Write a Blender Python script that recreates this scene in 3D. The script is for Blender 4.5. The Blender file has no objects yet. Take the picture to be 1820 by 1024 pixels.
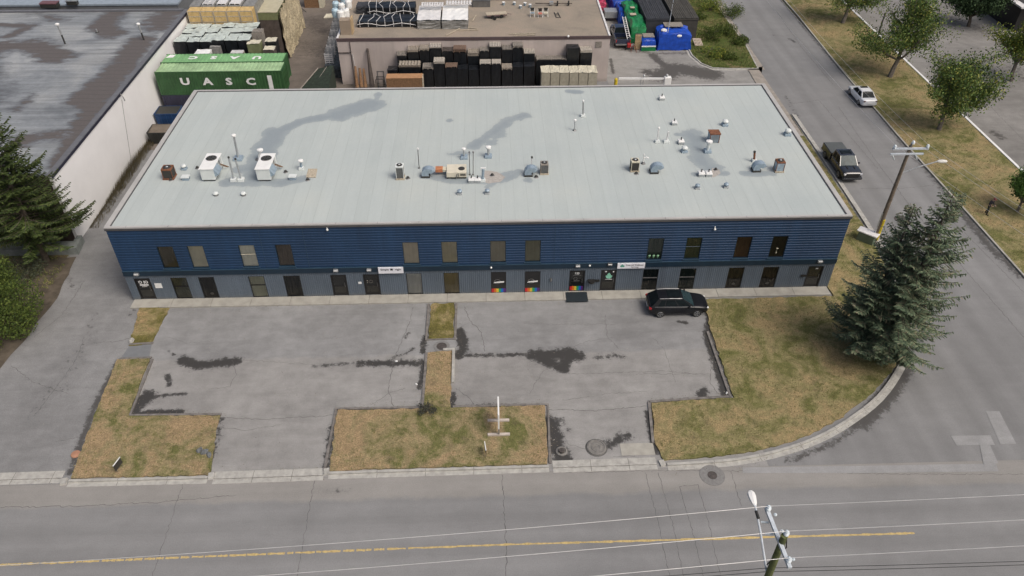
import bpy, bmesh, math, random
import numpy as np
from mathutils import Vector, Matrix, noise as mnoise
random.seed(7)
R_ = math.radians
SC = bpy.context.scene
COL = SC.collection

# ------------------------------------------------------------------ camera
CF, CP, CYAW, CROLL = 1363.035, 0.6891021, 0.0350931, 0.0036269
CPOS = Vector((28.1015, -46.9208, 39.2352))
_cy, _sy = math.cos(CYAW), math.sin(CYAW)
_f = Vector((_sy*math.cos(CP), _cy*math.cos(CP), -math.sin(CP)))
_r = Vector((_cy, -_sy, 0)); _u = _r.cross(_f)
_c, _s = math.cos(CROLL), math.sin(CROLL)
_R = _c*_r+_s*_u; _U = -_s*_r+_c*_u
cam_d = bpy.data.cameras.new('camera'); cam = bpy.data.objects.new('camera', cam_d); COL.objects.link(cam)
cam.matrix_world = Matrix(((_R.x, _U.x, -_f.x, CPOS.x), (_R.y, _U.y, -_f.y, CPOS.y), (_R.z, _U.z, -_f.z, CPOS.z), (0, 0, 0, 1)))
cam_d.sensor_width = 36; cam_d.lens = CF/1820*36; cam_d.clip_end = 3000; cam_d.clip_start = 0.5
SC.camera = cam

# ------------------------------------------------------------------ light
SUN_EL, SUN_AZ = 54, 128      # degrees; azimuth clockwise from +y
w = bpy.data.worlds.new('World'); SC.world = w; w.use_nodes = True
nt = w.node_tree; bg = nt.nodes['Background']
sky = nt.nodes.new('ShaderNodeTexSky'); sky.sky_type = 'NISHITA'; sky.sun_disc = False
sky.sun_elevation = R_(SUN_EL); sky.sun_rotation = R_(SUN_AZ)
sky.air_density = 1.0; sky.dust_density = 8.0; sky.ozone_density = 0.6
nt.links.new(sky.outputs[0], bg.inputs[0]); bg.inputs[1].default_value = 0.11
sd = bpy.data.lights.new('sun', 'SUN'); sd.energy = 1.4; sd.angle = R_(30); sd.color = (1.0, 0.975, 0.94)
so = bpy.data.objects.new('sun', sd); COL.objects.link(so)
_az, _el = R_(SUN_AZ), R_(SUN_EL)
_d = Vector((math.sin(_az)*math.cos(_el), math.cos(_az)*math.cos(_el), math.sin(_el)))
so.rotation_euler = _d.to_track_quat('Z', 'Y').to_euler()
SC.view_settings.view_transform = 'Standard'; SC.view_settings.look = 'None'
SC.view_settings.gamma = 1; SC.view_settings.exposure = 0.07

# ------------------------------------------------------------------ survey helper: a point of the photo on a known plane
def at(px, py, z=0.0, y=None, x=None):
    d = _R*((px-910)/CF) - _U*((py-512)/CF) + _f
    if y is not None: t = (y-CPOS.y)/d.y
    elif x is not None: t = (x-CPOS.x)/d.x
    else: t = (z-CPOS.z)/d.z
    return CPOS + d*t

# ------------------------------------------------------------------ materials
MATS = {}
def lin(c):
    return tuple((v/12.92 if v <= 0.04045 else ((v+0.055)/1.055)**2.4) for v in c)
class NT:
    def __init__(s, m): s.n = m.node_tree.nodes; s.l = m.node_tree.links; s.b = s.n['Principled BSDF']
    def new(s, t, **k):
        n = s.n.new(t)
        for a, v in k.items(): setattr(n, a, v)
        return n
    def lk(s, a, b): s.l.new(a, b)
    def coord(s): return s.new('ShaderNodeTexCoord').outputs['Object']
    def mp(s, v, sc=(1, 1, 1), rot=(0, 0, 0)):
        n = s.new('ShaderNodeMapping'); n.inputs['Scale'].default_value = sc; n.inputs['Rotation'].default_value = rot
        s.lk(v, n.inputs[0]); return n.outputs[0]
    def noise(s, v, scale, det=4, rough=0.55, dist=0.0):
        n = s.new('ShaderNodeTexNoise'); n.inputs['Scale'].default_value = scale; n.inputs['Detail'].default_value = det
        n.inputs['Roughness'].default_value = rough; n.inputs['Distortion'].default_value = dist
        s.lk(v, n.inputs['Vector']); return n.outputs['Fac']
    def ramp(s, f, stops):
        n = s.new('ShaderNodeValToRGB'); e = n.color_ramp.elements
        while len(e) > 1: e.remove(e[0])
        e[0].position = stops[0][0]; c = stops[0][1]; e[0].color = (*c, 1) if isinstance(c, tuple) else (c, c, c, 1)
        for p, c in stops[1:]:
            q = e.new(p); q.color = (*c, 1) if isinstance(c, tuple) else (c, c, c, 1)
        s.lk(f, n.inputs[0]); return n.outputs[0]
    def math(s, op, a, b=None, clamp=False):
        n = s.new('ShaderNodeMath', operation=op); n.use_clamp = clamp
        for i, v in enumerate((a, b)):
            if v is None: continue
            if isinstance(v, (int, float)): n.inputs[i].default_value = v
            else: s.lk(v, n.inputs[i])
        return n.outputs[0]
    def mix(s, f, a, b, mode='MIX'):
        n = s.new('ShaderNodeMix', data_type='RGBA', blend_type=mode)
        for sock, v in ((n.inputs[0], f), (n.inputs[6], a), (n.inputs[7], b)):
            if isinstance(v, (int, float)): sock.default_value = v
            elif isinstance(v, tuple): sock.default_value = (*v, 1)
            else: s.lk(v, sock)
        return n.outputs[2]
    def bump(s, h, st, dist=0.02):
        n = s.new('ShaderNodeBump'); n.inputs['Strength'].default_value = st; n.inputs['Distance'].default_value = dist
        s.lk(h, n.inputs['Height']); s.lk(n.outputs[0], s.b.inputs['Normal'])
def newmat(name):
    m = bpy.data.materials.new(name); m.use_nodes = True; MATS[name] = m; return m, NT(m)
def mat(name, col, rough=0.7, metal=0.0, var=0.15, scale=2.0, bump=0.0, coat=0.0):
    """plain paint / metal / plastic with procedural unevenness"""
    if name in MATS: return MATS[name]
    m, t = newmat(name); v = t.coord(); n = t.noise(v, scale, 5, 0.6)
    lo = tuple(max(0, c*(1-var)) for c in col); hi = tuple(min(1, c*(1+var)) for c in col)
    t.lk(t.ramp(n, [(0.3, lo), (0.7, hi)]), t.b.inputs['Base Color'])
    t.b.inputs['Roughness'].default_value = rough; t.b.inputs['Metallic'].default_value = metal
    if coat: t.b.inputs['Coat Weight'].default_value = coat; t.b.inputs['Coat Roughness'].default_value = 0.05
    if bump: t.bump(t.noise(v, scale*6, 3), bump)
    return m
def asphalt(name, base, stain=0.36, crack=0.5, patch=0.10, grain=0.25, lanes=None, zone=None, warm=(0.99, 1.0, 1.005)):
    m, t = newmat(name); v = t.coord()
    base = tuple(base*c for c in warm)
    big = t.noise(v, 0.12, 5, 0.6, 0.4); mid = t.noise(v, 0.9, 5, 0.65); fine = t.noise(v, 14, 3, 0.7)
    c = t.ramp(big, [(0.3, tuple(x*(1-patch) for x in base)), (0.7, tuple(x*(1+patch) for x in base))])
    k_ = 0.4 if lanes else 1.0
    c = t.mix(1.0, c, t.ramp(mid, [(0.28, 1-0.13*k_), (0.72, 1+0.12*k_)]), 'MULTIPLY')
    c = t.mix(1.0, c, t.ramp(fine, [(0.25, 1-grain), (0.75, 1+grain)]), 'MULTIPLY')
    c = t.mix(1.0, c, t.ramp(t.noise(t.mp(v, (0.25, 1.1, 1), (0, 0, 0.4)), 1.0, 6, 0.7, 0.8), [(0.3, 1-0.12*k_), (0.7, 1+0.09*k_)]), 'MULTIPLY')
    if zone:      # a strip of other, paler surfacing along y = zone[0]
        sz = t.new('ShaderNodeSeparateXYZ'); t.lk(v, sz.inputs[0]); zf = t.math('MULTIPLY', t.math('SUBTRACT', t.math('ADD', sz.outputs[1], t.math('MULTIPLY', t.math('SUBTRACT', t.noise(v, 0.5, 6, 0.7), 0.5), zone[2])), zone[0]), zone[1])
        c = t.mix(t.ramp(zf, [(0.35, 0.0), (0.65, 1.0)]), c, t.mix(1.0, c, zone[3], 'MULTIPLY'))
    c = t.mix(t.ramp(t.noise(v, 30, 2, 0.6), [(0.66, 0.0), (0.72, 0.35)]), c, tuple(x*1.5 for x in base)); c = t.mix(t.ramp(t.noise(v, 6, 6, 0.8), [(0.64, 0.0), (0.72, 0.45)]), c, tuple(x*0.55 for x in base))
    if lanes:       # worn wheel tracks running along x or y
        sx = t.new('ShaderNodeSeparateXYZ'); t.lk(v, sx.inputs[0])
        w1 = t.math('SINE', t.math('MULTIPLY', sx.outputs[lanes[0]], lanes[1]))
        st = t.noise(t.mp(v, lanes[2]), 1.0, 4, 0.55)
        f = t.math('ADD', t.math('MULTIPLY', w1, 0.09), st)
        c = t.mix(1.0, c, t.ramp(f, [(0.25, 0.88), (0.75, 1.08)]), 'MULTIPLY')
    vo = t.new('ShaderNodeTexVoronoi', feature='DISTANCE_TO_EDGE'); vo.inputs['Scale'].default_value = 0.42
    dv = t.new('ShaderNodeVectorMath', operation='ADD')
    nc = t.new('ShaderNodeTexNoise'); nc.inputs['Scale'].default_value = 1.3; nc.inputs['Detail'].default_value = 9; nc.inputs['Roughness'].default_value = 0.72; t.lk(v, nc.inputs['Vector'])
    sc = t.new('ShaderNodeVectorMath', operation='SCALE'); sc.inputs['Scale'].default_value = 2.2; t.lk(nc.outputs['Color'], sc.inputs[0])
    t.lk(v, dv.inputs[0]); t.lk(sc.outputs[0], dv.inputs[1]); t.lk(dv.outputs[0], vo.inputs['Vector'])
    cr = t.ramp(vo.outputs['Distance'], [(0.0, 0.8), (0.007, 0.0)])
    msk = t.ramp(t.noise(v, 0.16, 3), [(0.47, 0.0), (0.58, 1.0)])
    c = t.mix(t.math('MULTIPLY', t.math('MULTIPLY', cr, msk), crack), c, tuple(x*0.45 for x in base))
    at_ = t.new('ShaderNodeAttribute', attribute_name='wet_shade').outputs['Fac']  # mask of wet marks, also a tree shadow painted on the far lot
    rag = t.math('ADD', at_, t.math('MULTIPLY', t.math('SUBTRACT', t.noise(v, 2.2, 10, 0.8), 0.5), 2.0))
    wf = t.ramp(rag, [(0.50, 0.0), (0.57, 0.65), (0.72, 1.0)])
    halo = t.ramp(rag, [(0.25, 0.0), (0.6, 0.28)])
    wc = tuple(x*stain for x in (base[0]*1.0, base[1]*0.96, base[2]*0.92))
    c = t.mix(halo, c, tuple(x*0.6 for x in base)); c = t.mix(wf, c, wc)
    t.lk(c, t.b.inputs['Base Color'])
    t.lk(t.ramp(wf, [(0, 0.92), (1, 0.6)]), t.b.inputs['Roughness'])
    t.b.inputs['Specular IOR Level'].default_value = 0.3
    t.bump(fine, 0.25, 0.01); return m
def lawnmat(name, green, dry, bias=0.5):
    m, t = newmat(name); v = t.coord()
    big = t.noise(v, 0.3, 6, 0.66, 0.8); mid = t.noise(v, 1.6, 6, 0.7); fine = t.noise(v, 11, 4, 0.75)
    f = t.math('ADD', t.math('MULTIPLY', big, 0.75), t.math('MULTIPLY', mid, 0.25))
    soil = tuple(x*0.55 for x in (dry[0]*0.8, dry[1]*0.8, dry[2]*0.9))
    tan = (dry[0]*1.22, dry[1]*1.08, dry[2]*1.15)
    c = t.ramp(f, [(bias-0.12, tuple(x*0.8 for x in green)), (bias-0.045, green), (bias+0.03, dry), (bias+0.095, tan)])
    c = t.mix(t.ramp(t.noise(v, 0.9, 6, 0.7), [(0.55, 0.0), (0.70, 0.6)]), c, soil)
    c = t.mix(1.0, c, t.ramp(fine, [(0.25, 0.5), (0.5, 0.95), (0.75, 1.55)]), 'MULTIPLY')
    c = t.mix(1.0, c, t.ramp(mid, [(0.3, 0.86), (0.7, 1.14)]), 'MULTIPLY'); c = t.mix(1.0, c, t.ramp(t.noise(v, 4.0, 5, 0.75), [(0.32, 0.84), (0.5, 1.0), (0.68, 1.13)]), 'MULTIPLY')
    t.lk(c, t.b.inputs['Base Color']); t.b.inputs['Roughness'].default_value = 0.95
    t.b.inputs['Specular IOR Level'].default_value = 0.15
    t.bump(fine, 0.8, 0.05); return m
def leafmat(name, cols, rough=0.75, trans=0.0):
    m, t = newmat(name)
    g = t.new('ShaderNodeNewGeometry').outputs['Random Per Island']; v = t.coord()
    n = t.noise(v, 0.7, 4, 0.6)
    f = t.math('ADD', t.math('MULTIPLY', g, 0.55), t.math('MULTIPLY', n, 0.6))
    k = len(cols)
    c = t.ramp(f, [(0.18+0.72*i/(k-1), cc) for i, cc in enumerate(cols)])
    t.lk(c, t.b.inputs['Base Color']); t.b.inputs['Roughness'].default_value = rough
    t.b.inputs['Specular IOR Level'].default_value = 0.25
    return m
def glassmat(name, tint=0.85, col=(0.8, 0.86, 0.85)):
    if name in MATS: return MATS[name]
    m, t = newmat(name); t.n.remove(t.b)
    out = t.n['Material Output']; tr = t.new('ShaderNodeBsdfTransparent'); gl = t.new('ShaderNodeBsdfGlossy')
    tr.inputs[0].default_value = (col[0]*tint, col[1]*tint, col[2]*tint, 1); gl.inputs['Roughness'].default_value = 0.06
    fr = t.new('ShaderNodeFresnel'); fr.inputs[0].default_value = 1.5
    mx = t.new('ShaderNodeMixShader'); t.lk(t.math('ADD', fr.outputs[0], 0.015), mx.inputs[0])
    t.lk(tr.outputs[0], mx.inputs[1]); t.lk(gl.outputs[0], mx.inputs[2]); t.lk(mx.outputs[0], out.inputs[0])
    return m

# ------------------------------------------------------------------ mesh builder
class MB:
    def __init__(s): s.v = []; s.f = []; s.m = []; s.a = {}
    def add(s, vs, fs, m=0):
        b = len(s.v); s.v += [tuple(v) for v in vs]; s.f += [tuple(b+i for i in f) for f in fs]; s.m += [m]*len(fs); return b
    def box(s, a, b, m=0):
        x0, y0, z0 = a; x1, y1, z1 = b
        s.add([(x0, y0, z0), (x1, y0, z0), (x1, y1, z0), (x0, y1, z0), (x0, y0, z1), (x1, y0, z1), (x1, y1, z1), (x0, y1, z1)],
              [(0, 3, 2, 1), (4, 5, 6, 7), (0, 1, 5, 4), (1, 2, 6, 5), (2, 3, 7, 6), (3, 0, 4, 7)], m)
    def obox(s, c, size, rot=(0, 0, 0), m=0, taper=1.0):
        from mathutils import Euler
        M = Euler(rot).to_matrix(); c = Vector(c); x, y, z = [q/2 for q in size]
        vs = []
        for sz in (-1, 1):
            k = taper if sz > 0 else 1
            for sx, sy in ((-1, -1), (1, -1), (1, 1), (-1, 1)): vs.append(c+M @ Vector((sx*x*k, sy*y*k, sz*z)))
        s.add(vs, [(0, 3, 2, 1), (4, 5, 6, 7), (0, 1, 5, 4), (1, 2, 6, 5), (2, 3, 7, 6), (3, 0, 4, 7)], m)
    def bar(s, p, q, w, h=None, m=0, up=(0, 0, 1)):
        p = Vector(p); q = Vector(q); d = (q-p).normalized(); h = h or w
        sd_ = d.cross(Vector(up)); sd_ = sd_.normalized() if sd_.length > 1e-4 else Vector((1, 0, 0)); u = sd_.cross(d)
        vs = [o+sd_*a*w/2+u*b*h/2 for o in (p, q) for a, b in ((-1, -1), (1, -1), (1, 1), (-1, 1))]
        s.add(vs, [(0, 3, 2, 1), (4, 5, 6, 7), (0, 1, 5, 4), (1, 2, 6, 5), (2, 3, 7, 6), (3, 0, 4, 7)], m)
    def tube(s, pts, r, seg=8, m=0, cap=True):
        pts = [Vector(p) for p in pts]; n = len(pts); rs = r if isinstance(r, (list, tuple)) else [r]*n
        vs = []; pu = None
        for i, p in enumerate(pts):
            d = (pts[min(i+1, n-1)]-pts[max(i-1, 0)]).normalized()
            if pu is None: pu = d.orthogonal().normalized()
            pu = (pu-d*pu.dot(d)).normalized(); q = d.cross(pu)
            for k in range(seg):
                a = 2*math.pi*k/seg; vs.append(p+(pu*math.cos(a)+q*math.sin(a))*rs[i])
        fs = [(i*seg+k, i*seg+(k+1) % seg, (i+1)*seg+(k+1) % seg, (i+1)*seg+k) for i in range(n-1) for k in range(seg)]
        if cap: fs += [tuple(range(seg-1, -1, -1)), tuple((n-1)*seg+k for k in range(seg))]
        s.add(vs, fs, m)
    def lathe(s, c, prof, seg=12, m=0, axis='z', cap=True):
        c = Vector(c); vs = []
        for r, h in prof:
            for k in range(seg):
                a = 2*math.pi*k/seg; x, y = r*math.cos(a), r*math.sin(a)
                vs.append(c+(Vector((x, y, h)) if axis == 'z' else Vector((x, h, y)) if axis == 'y' else Vector((h, x, y))))
        n = len(prof)
        fs = [(i*seg+k, i*seg+(k+1) % seg, (i+1)*seg+(k+1) % seg, (i+1)*seg+k) for i in range(n-1) for k in range(seg)]
        if cap: fs += [tuple(range(seg-1, -1, -1)), tuple((n-1)*seg+k for k in range(seg))]
        s.add(vs, fs, m)
    def prism(s, poly, z0, z1, m=0, mside=None):
        n = len(poly); ar = sum(poly[i][0]*poly[(i+1) % n][1]-poly[(i+1) % n][0]*poly[i][1] for i in range(n))
        if ar < 0: poly = poly[::-1]
        vs = [(p[0], p[1], z0) for p in poly]+[(p[0], p[1], z1) for p in poly]
        b = s.add(vs, [tuple(range(n, 2*n))], m)
        s.add([], [], m)
        for i in range(n):
            j = (i+1) % n; s.f.append((b+i, b+j, b+n+j, b+n+i)); s.m.append(m if mside is None else mside)
    def sheet(s, poly, z, m=0):
        n = len(poly); ar = sum(poly[i][0]*poly[(i+1) % n][1]-poly[(i+1) % n][0]*poly[i][1] for i in range(n))
        if ar < 0: poly = poly[::-1]
        s.add([(p[0], p[1], z) for p in poly], [tuple(range(n))], m)
    def sphere(s, c, r, m=0, seg=10, rings=6, sc=(1, 1, 1)):
        prof = [(max(0.001, r*math.sin(math.pi*i/rings)), -r*math.cos(math.pi*i/rings)) for i in range(rings+1)]
        b = len(s.v); s.lathe((0, 0, 0), prof, seg, m)
        c = Vector(c)
        for i in range(b, len(s.v)):
            v = s.v[i]; s.v[i] = (c.x+v[0]*sc[0], c.y+v[1]*sc[1], c.z+v[2]*sc[2])
    def ribbon(s, pts, w, z, m=0):
        """thin flat strip on the ground with ragged width (cracks, seams)"""
        P = [Vector((p[0], p[1])) for p in pts]; vs = []
        for i, p in enumerate(P):
            d = (P[min(i+1, len(P)-1)]-P[max(i-1, 0)]); d = d.normalized() if d.length > 0 else Vector((1, 0)); n = Vector((-d.y, d.x))
            ww = w*random.uniform(0.5, 1.3)/2; vs += [(*(p-n*ww), z), (*(p+n*ww), z)]
        s.add(vs, [(2*i, 2*i+2, 2*i+3, 2*i+1) for i in range(len(P)-1)], m)
    def build(s, name, mats, parent=None, loc=None, bevel=0, smooth=False, seg=2):
        me = bpy.data.meshes.new(name); me.from_pydata(s.v, [], s.f)
        if not isinstance(mats, (list, tuple)): mats = [mats]
        for m in mats: me.materials.append(m)
        if len(mats) > 1: me.polygons.foreach_set('material_index', s.m)
        for k, arr in s.a.items():
            at_ = me.attributes.new(k, 'FLOAT', 'POINT'); full = np.zeros(len(s.v), dtype=np.float32); full[:len(arr)] = arr
            at_.data.foreach_set('value', full)
        if smooth: me.polygons.foreach_set('use_smooth', [True]*len(me.polygons))
        me.update(); o = bpy.data.objects.new(name, me); COL.objects.link(o)
        if parent: o.parent = parent
        if loc is not None: o.location = loc
        if bevel:
            b = o.modifiers.new('bevel', 'BEVEL'); b.width = bevel; b.segments = seg; b.limit_method = 'ANGLE'
        return o
def thing(name, label, cat, loc=(0, 0, 0), rz=0, group=None):
    o = bpy.data.objects.new(name, None); COL.objects.link(o); o.location = loc; o.rotation_euler = (0, 0, rz)
    o.empty_display_size = 0.2; return tag(o, label, cat, group)
def tag(o, label, cat, group=None):
    o['label'] = label; o['category'] = cat
    if group: o['group'] = group
    return o
def kind(o, k='structure'): o['kind'] = k; return o
def dup(root, loc, rz, label=None, group=None, scale=None):
    r = root.copy(); COL.objects.link(r); r.location = loc; r.rotation_euler = (0, 0, rz)
    if label: r['label'] = label
    if group: r['group'] = group
    if scale: r.scale = scale
    for ch in list(root.children):
        c = ch.copy(); COL.objects.link(c); c.parent = r
        for g in list(ch.children):
            d = g.copy(); COL.objects.link(d); d.parent = c
    return r
def text(body, size, m, parent, loc, rot, bold=0.0, ext=0.004, sx=1.0, name='lettering'):
    cu = bpy.data.curves.new('t', 'FONT'); cu.body = body; cu.size = size; cu.align_x = 'CENTER'; cu.align_y = 'CENTER'
    cu.extrude = ext; cu.offset = bold; cu.resolution_u = 2
    tmp = bpy.data.objects.new('t', cu); me = bpy.data.meshes.new_from_object(tmp); bpy.data.objects.remove(tmp); bpy.data.curves.remove(cu)
    me.materials.clear(); me.materials.append(m)
    o = bpy.data.objects.new(name, me); COL.objects.link(o); o.parent = parent; o.location = loc; o.rotation_euler = rot; o.scale = (sx, 1, 1); return o
ORD = ['first', 'second', 'third', 'fourth', 'fifth', 'sixth', 'seventh', 'eighth', 'ninth', 'tenth', 'eleventh', 'twelfth', 'thirteenth', 'fourteenth', 'fifteenth', 'sixteenth', 'seventeenth', 'eighteenth']

# shared materials
M = dict(
 concrete=mat('concrete', (0.33, 0.32, 0.285), 0.9, var=0.16, scale=1.3, bump=0.2),
 kerb=mat('kerb_concrete', (0.36, 0.355, 0.33), 0.9, var=0.22, scale=2.5, bump=0.2),
 joint=mat('joint_dark', (0.11, 0.105, 0.095), 0.95, scale=3),
 crack=mat('crack_fill', (0.095, 0.094, 0.09), 0.95, var=0.35, scale=4),
 tar=mat('tar', (0.03, 0.03, 0.03), 0.6, scale=3),
 blue=mat('blue_siding', (0.009, 0.037, 0.093), 0.55, var=0.10, scale=0.35),
 band=mat('navy_fascia', (0.007, 0.023, 0.043), 0.45, var=0.1, scale=0.5),
 bandtop=mat('fascia_flashing', (0.022, 0.052, 0.085), 0.5, var=0.1),
 grey=mat('grey_siding', (0.098, 0.125, 0.158), 0.55, var=0.08, scale=0.4),
 cap=mat('cap_flashing', (0.40, 0.395, 0.385), 0.55, var=0.1, scale=0.8),
 capdark=mat('cap_dark_trim', (0.07, 0.07, 0.075), 0.6),  # dark gutter and trim lines of the roof edge
 sidewall=mat('side_block', (0.16, 0.17, 0.18), 0.8, var=0.1),
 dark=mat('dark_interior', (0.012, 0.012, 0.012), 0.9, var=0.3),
 frame=mat('black_frame', (0.012, 0.012, 0.013), 0.4),
 white=mat('white_paint', (0.74, 0.75, 0.74), 0.5, var=0.06),
 whitemetal=mat('white_metal', (0.62, 0.66, 0.65), 0.45, var=0.08, scale=1.5),
 galv=mat('galvanised', (0.45, 0.47, 0.48), 0.4, 0.6, var=0.2, scale=5),
 bluegalv=mat('weathered_galvanised', (0.30, 0.38, 0.45), 0.5, 0.3, var=0.2, scale=3),
 steel=mat('dull_steel', (0.2, 0.2, 0.2), 0.45, 0.6, var=0.2),
 rust=mat('rusty_steel', (0.20, 0.085, 0.045), 0.8, 0.2, var=0.45, scale=5),
 beige=mat('beige_metal', (0.62, 0.58, 0.47), 0.5, var=0.08),
 fan=mat('fan_dark', (0.035, 0.035, 0.032), 0.6),
 fin=mat('condenser_fins', (0.12, 0.125, 0.125), 0.6, 0.3, var=0.35, scale=20),
 green=mat('container_green', (0.036, 0.098, 0.036), 0.5, var=0.3, scale=0.8),
 greentop=mat('container_roof_green', (0.29, 0.43, 0.24), 0.7, var=0.28, scale=0.7),
 purple=mat('container_indigo', (0.035, 0.035, 0.06), 0.6, var=0.3, scale=1),
 bluebin=mat('dumpster_blue', (0.015, 0.05, 0.14), 0.5, var=0.35, scale=2),
 brownlid=mat('dumpster_brown', (0.14, 0.115, 0.09), 0.7, var=0.25),
 plywood=mat('plywood', (0.42, 0.31, 0.18), 0.85, var=0.15, scale=3),
 palewood=mat('pale_wood', (0.40, 0.35, 0.27), 0.9, var=0.3, scale=6),
 greywood=mat('weathered_wood', (0.23, 0.21, 0.185), 0.9, var=0.35, scale=6),
 brownwood=mat('brown_wood', (0.20, 0.115, 0.06), 0.9, var=0.35, scale=5),
 darkwood=mat('dark_wood', (0.075, 0.062, 0.055), 0.9, var=0.3),
 yellowply=mat('yellow_crate_wood', (0.52, 0.37, 0.16), 0.85, var=0.22, scale=3),
 olive=mat('olive_wrap', (0.16, 0.18, 0.09), 0.7, var=0.2),
 wrap=mat('black_wrap', (0.010, 0.012, 0.015), 0.3, var=0.5, scale=3, bump=0.8),
 wraptop=mat('pale_wrap', (0.46, 0.52, 0.49), 0.4, var=0.22, scale=2.5, bump=0.9),
 greywrap=mat('grey_wrap', (0.22, 0.22, 0.21), 0.45, var=0.3, scale=3, bump=0.8),
 cream=mat('cream_wrap', (0.56, 0.53, 0.42), 0.55, var=0.2, scale=3, bump=0.8),
 khaki=mat('khaki_wrap', (0.36, 0.34, 0.27), 0.6, var=0.2, scale=2, bump=0.8),
 rope=mat('white_strap', (0.62, 0.62, 0.62), 0.7),
 tanwall=mat('tan_stucco', (0.46, 0.405, 0.38), 0.9, var=0.10, scale=0.4, bump=0.1),
 tantrim=mat('plum_trim', (0.085, 0.06, 0.062), 0.7),
 tarpblue=mat('blue_tarp', (0.008, 0.06, 0.40), 0.4, var=0.35, scale=2, bump=0.9),
 tarpgreen=mat('green_tarp', (0.01, 0.17, 0.055), 0.4, var=0.4, scale=1.5, bump=0.9),
 tarpdark=mat('dark_tarp', (0.033, 0.036, 0.043), 0.75, var=0.3, scale=1, bump=0.4),
 tarpbrown=mat('brown_grey_tarp', (0.055, 0.052, 0.045), 0.8, var=0.3, scale=1, bump=0.4),
 red=mat('red_paint', (0.35, 0.02, 0.02), 0.5),
 yellow=mat('yellow_marker', (0.55, 0.42, 0.02), 0.6, var=0.2, scale=4),
 rubber=mat('rubber', (0.016, 0.016, 0.016), 0.85, var=0.3, scale=4),
 alloy=mat('alloy', (0.35, 0.36, 0.37), 0.3, 0.8),
 carblack=mat('black_car_paint', (0.006, 0.007, 0.010), 0.35, 0.0, var=0.2, coat=0.35),
 carblue=mat('navy_car_paint', (0.008, 0.016, 0.045), 0.25, 0.0, var=0.2, coat=1.0),
 carwhite=mat('white_car_paint', (0.72, 0.74, 0.76), 0.3, 0.0, var=0.03, coat=1.0),
 cartrim=mat('car_trim', (0.012, 0.012, 0.012), 0.6),
 carglass=mat('car_glass', (0.008, 0.012, 0.014), 0.22, 0.0, var=0.3, scale=3),
 windscreen=mat('windscreen_glass', (0.022, 0.042, 0.048), 0.2, 0.0, var=0.35, scale=3),
 taillight=mat('tail_lamp', (0.35, 0.008, 0.012), 0.25, coat=1),
 headlight=mat('head_lamp', (0.7, 0.72, 0.74), 0.15, coat=1),
 bark=mat('bark', (0.10, 0.082, 0.065), 0.95, var=0.4, scale=4, bump=0.8),
 greybark=mat('grey_bark', (0.16, 0.14, 0.12), 0.95, var=0.35, scale=4, bump=0.8),
 polewood=mat('pole_wood', (0.16, 0.13, 0.10), 0.9, var=0.35, scale=3, bump=0.4),
 greenpole=mat('treated_pole', (0.105, 0.125, 0.05), 0.9, var=0.35, scale=3, bump=0.4),
 armgrey=mat('crossarm_paint', (0.50, 0.55, 0.60), 0.6, var=0.15, scale=5),
 porcelain=mat('porcelain', (0.55, 0.62, 0.66), 0.2, coat=0.6),
 wire=mat('aluminium_wire', (0.55, 0.55, 0.55), 0.45, 0.3),
 wiredark=mat('black_cable', (0.03, 0.03, 0.03), 0.6),
 stone=mat('stone', (0.13, 0.14, 0.145), 0.9, var=0.4, scale=4, bump=0.5),
 iron=mat('cast_iron', (0.085, 0.075, 0.07), 0.7, 0.3, var=0.35, scale=6),
)
M['carblack'].node_tree.nodes['Principled BSDF'].inputs['Specular IOR Level'].default_value = 0.3
M['carglass'].node_tree.nodes['Principled BSDF'].inputs['Specular IOR Level'].default_value = 0.12
M['windscreen'].node_tree.nodes['Principled BSDF'].inputs['Specular IOR Level'].default_value = 0.15
M['glass'] = glassmat('window_glass', 0.97, (0.95, 0.97, 0.96)); M['darkglass'] = glassmat('dark_window_glass', 0.5, (0.75, 0.85, 0.8))
A_street = asphalt('street_asphalt', 0.212, zone=(-19.6, 1.0, 0.9, (1.20, 1.155, 1.09)), lanes=(1, 3.4, (0.02, 0.8, 1)), crack=0.3, grain=0.12)
A_side = asphalt('side_street_asphalt', 0.205, lanes=(0, 2.6, (0.9, 0.03, 1)), crack=0.3, grain=0.12)
A_lot = asphalt('parking_asphalt', 0.228, zone=(-6.4, -1.2, 1.2, (1.12, 1.095, 1.06)), crack=0.45, grain=0.14, stain=0.21, patch=0.17)
A_drive = asphalt('driveway_asphalt', 0.212, crack=0.4, grain=0.2, patch=0.16)
A_lane = asphalt('lane_asphalt', 0.25, crack=0.2, stain=0.34, warm=(1, 0.985, 0.94))
A_yard = asphalt('yard_dirt', 0.15, crack=0.0, patch=0.3, grain=0.3, stain=0.5, warm=(1, 0.87, 0.75))
A_right = asphalt('far_lot_asphalt', 0.21, crack=0.5, patch=0.2, warm=(1, 0.975, 0.93))
GREEN, DRY = (0.125, 0.132, 0.044), (0.225, 0.195, 0.088)
L_front = lawnmat('lawn_dry', (0.135, 0.138, 0.052), (0.245, 0.205, 0.112), 0.46)
L_olive = lawnmat('lawn_olive', (0.135, 0.136, 0.050), (0.225, 0.198, 0.098), 0.47)
L_strip = lawnmat('lawn_strip', (0.15, 0.135, 0.045), (0.255, 0.21, 0.105), 0.5)

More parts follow.
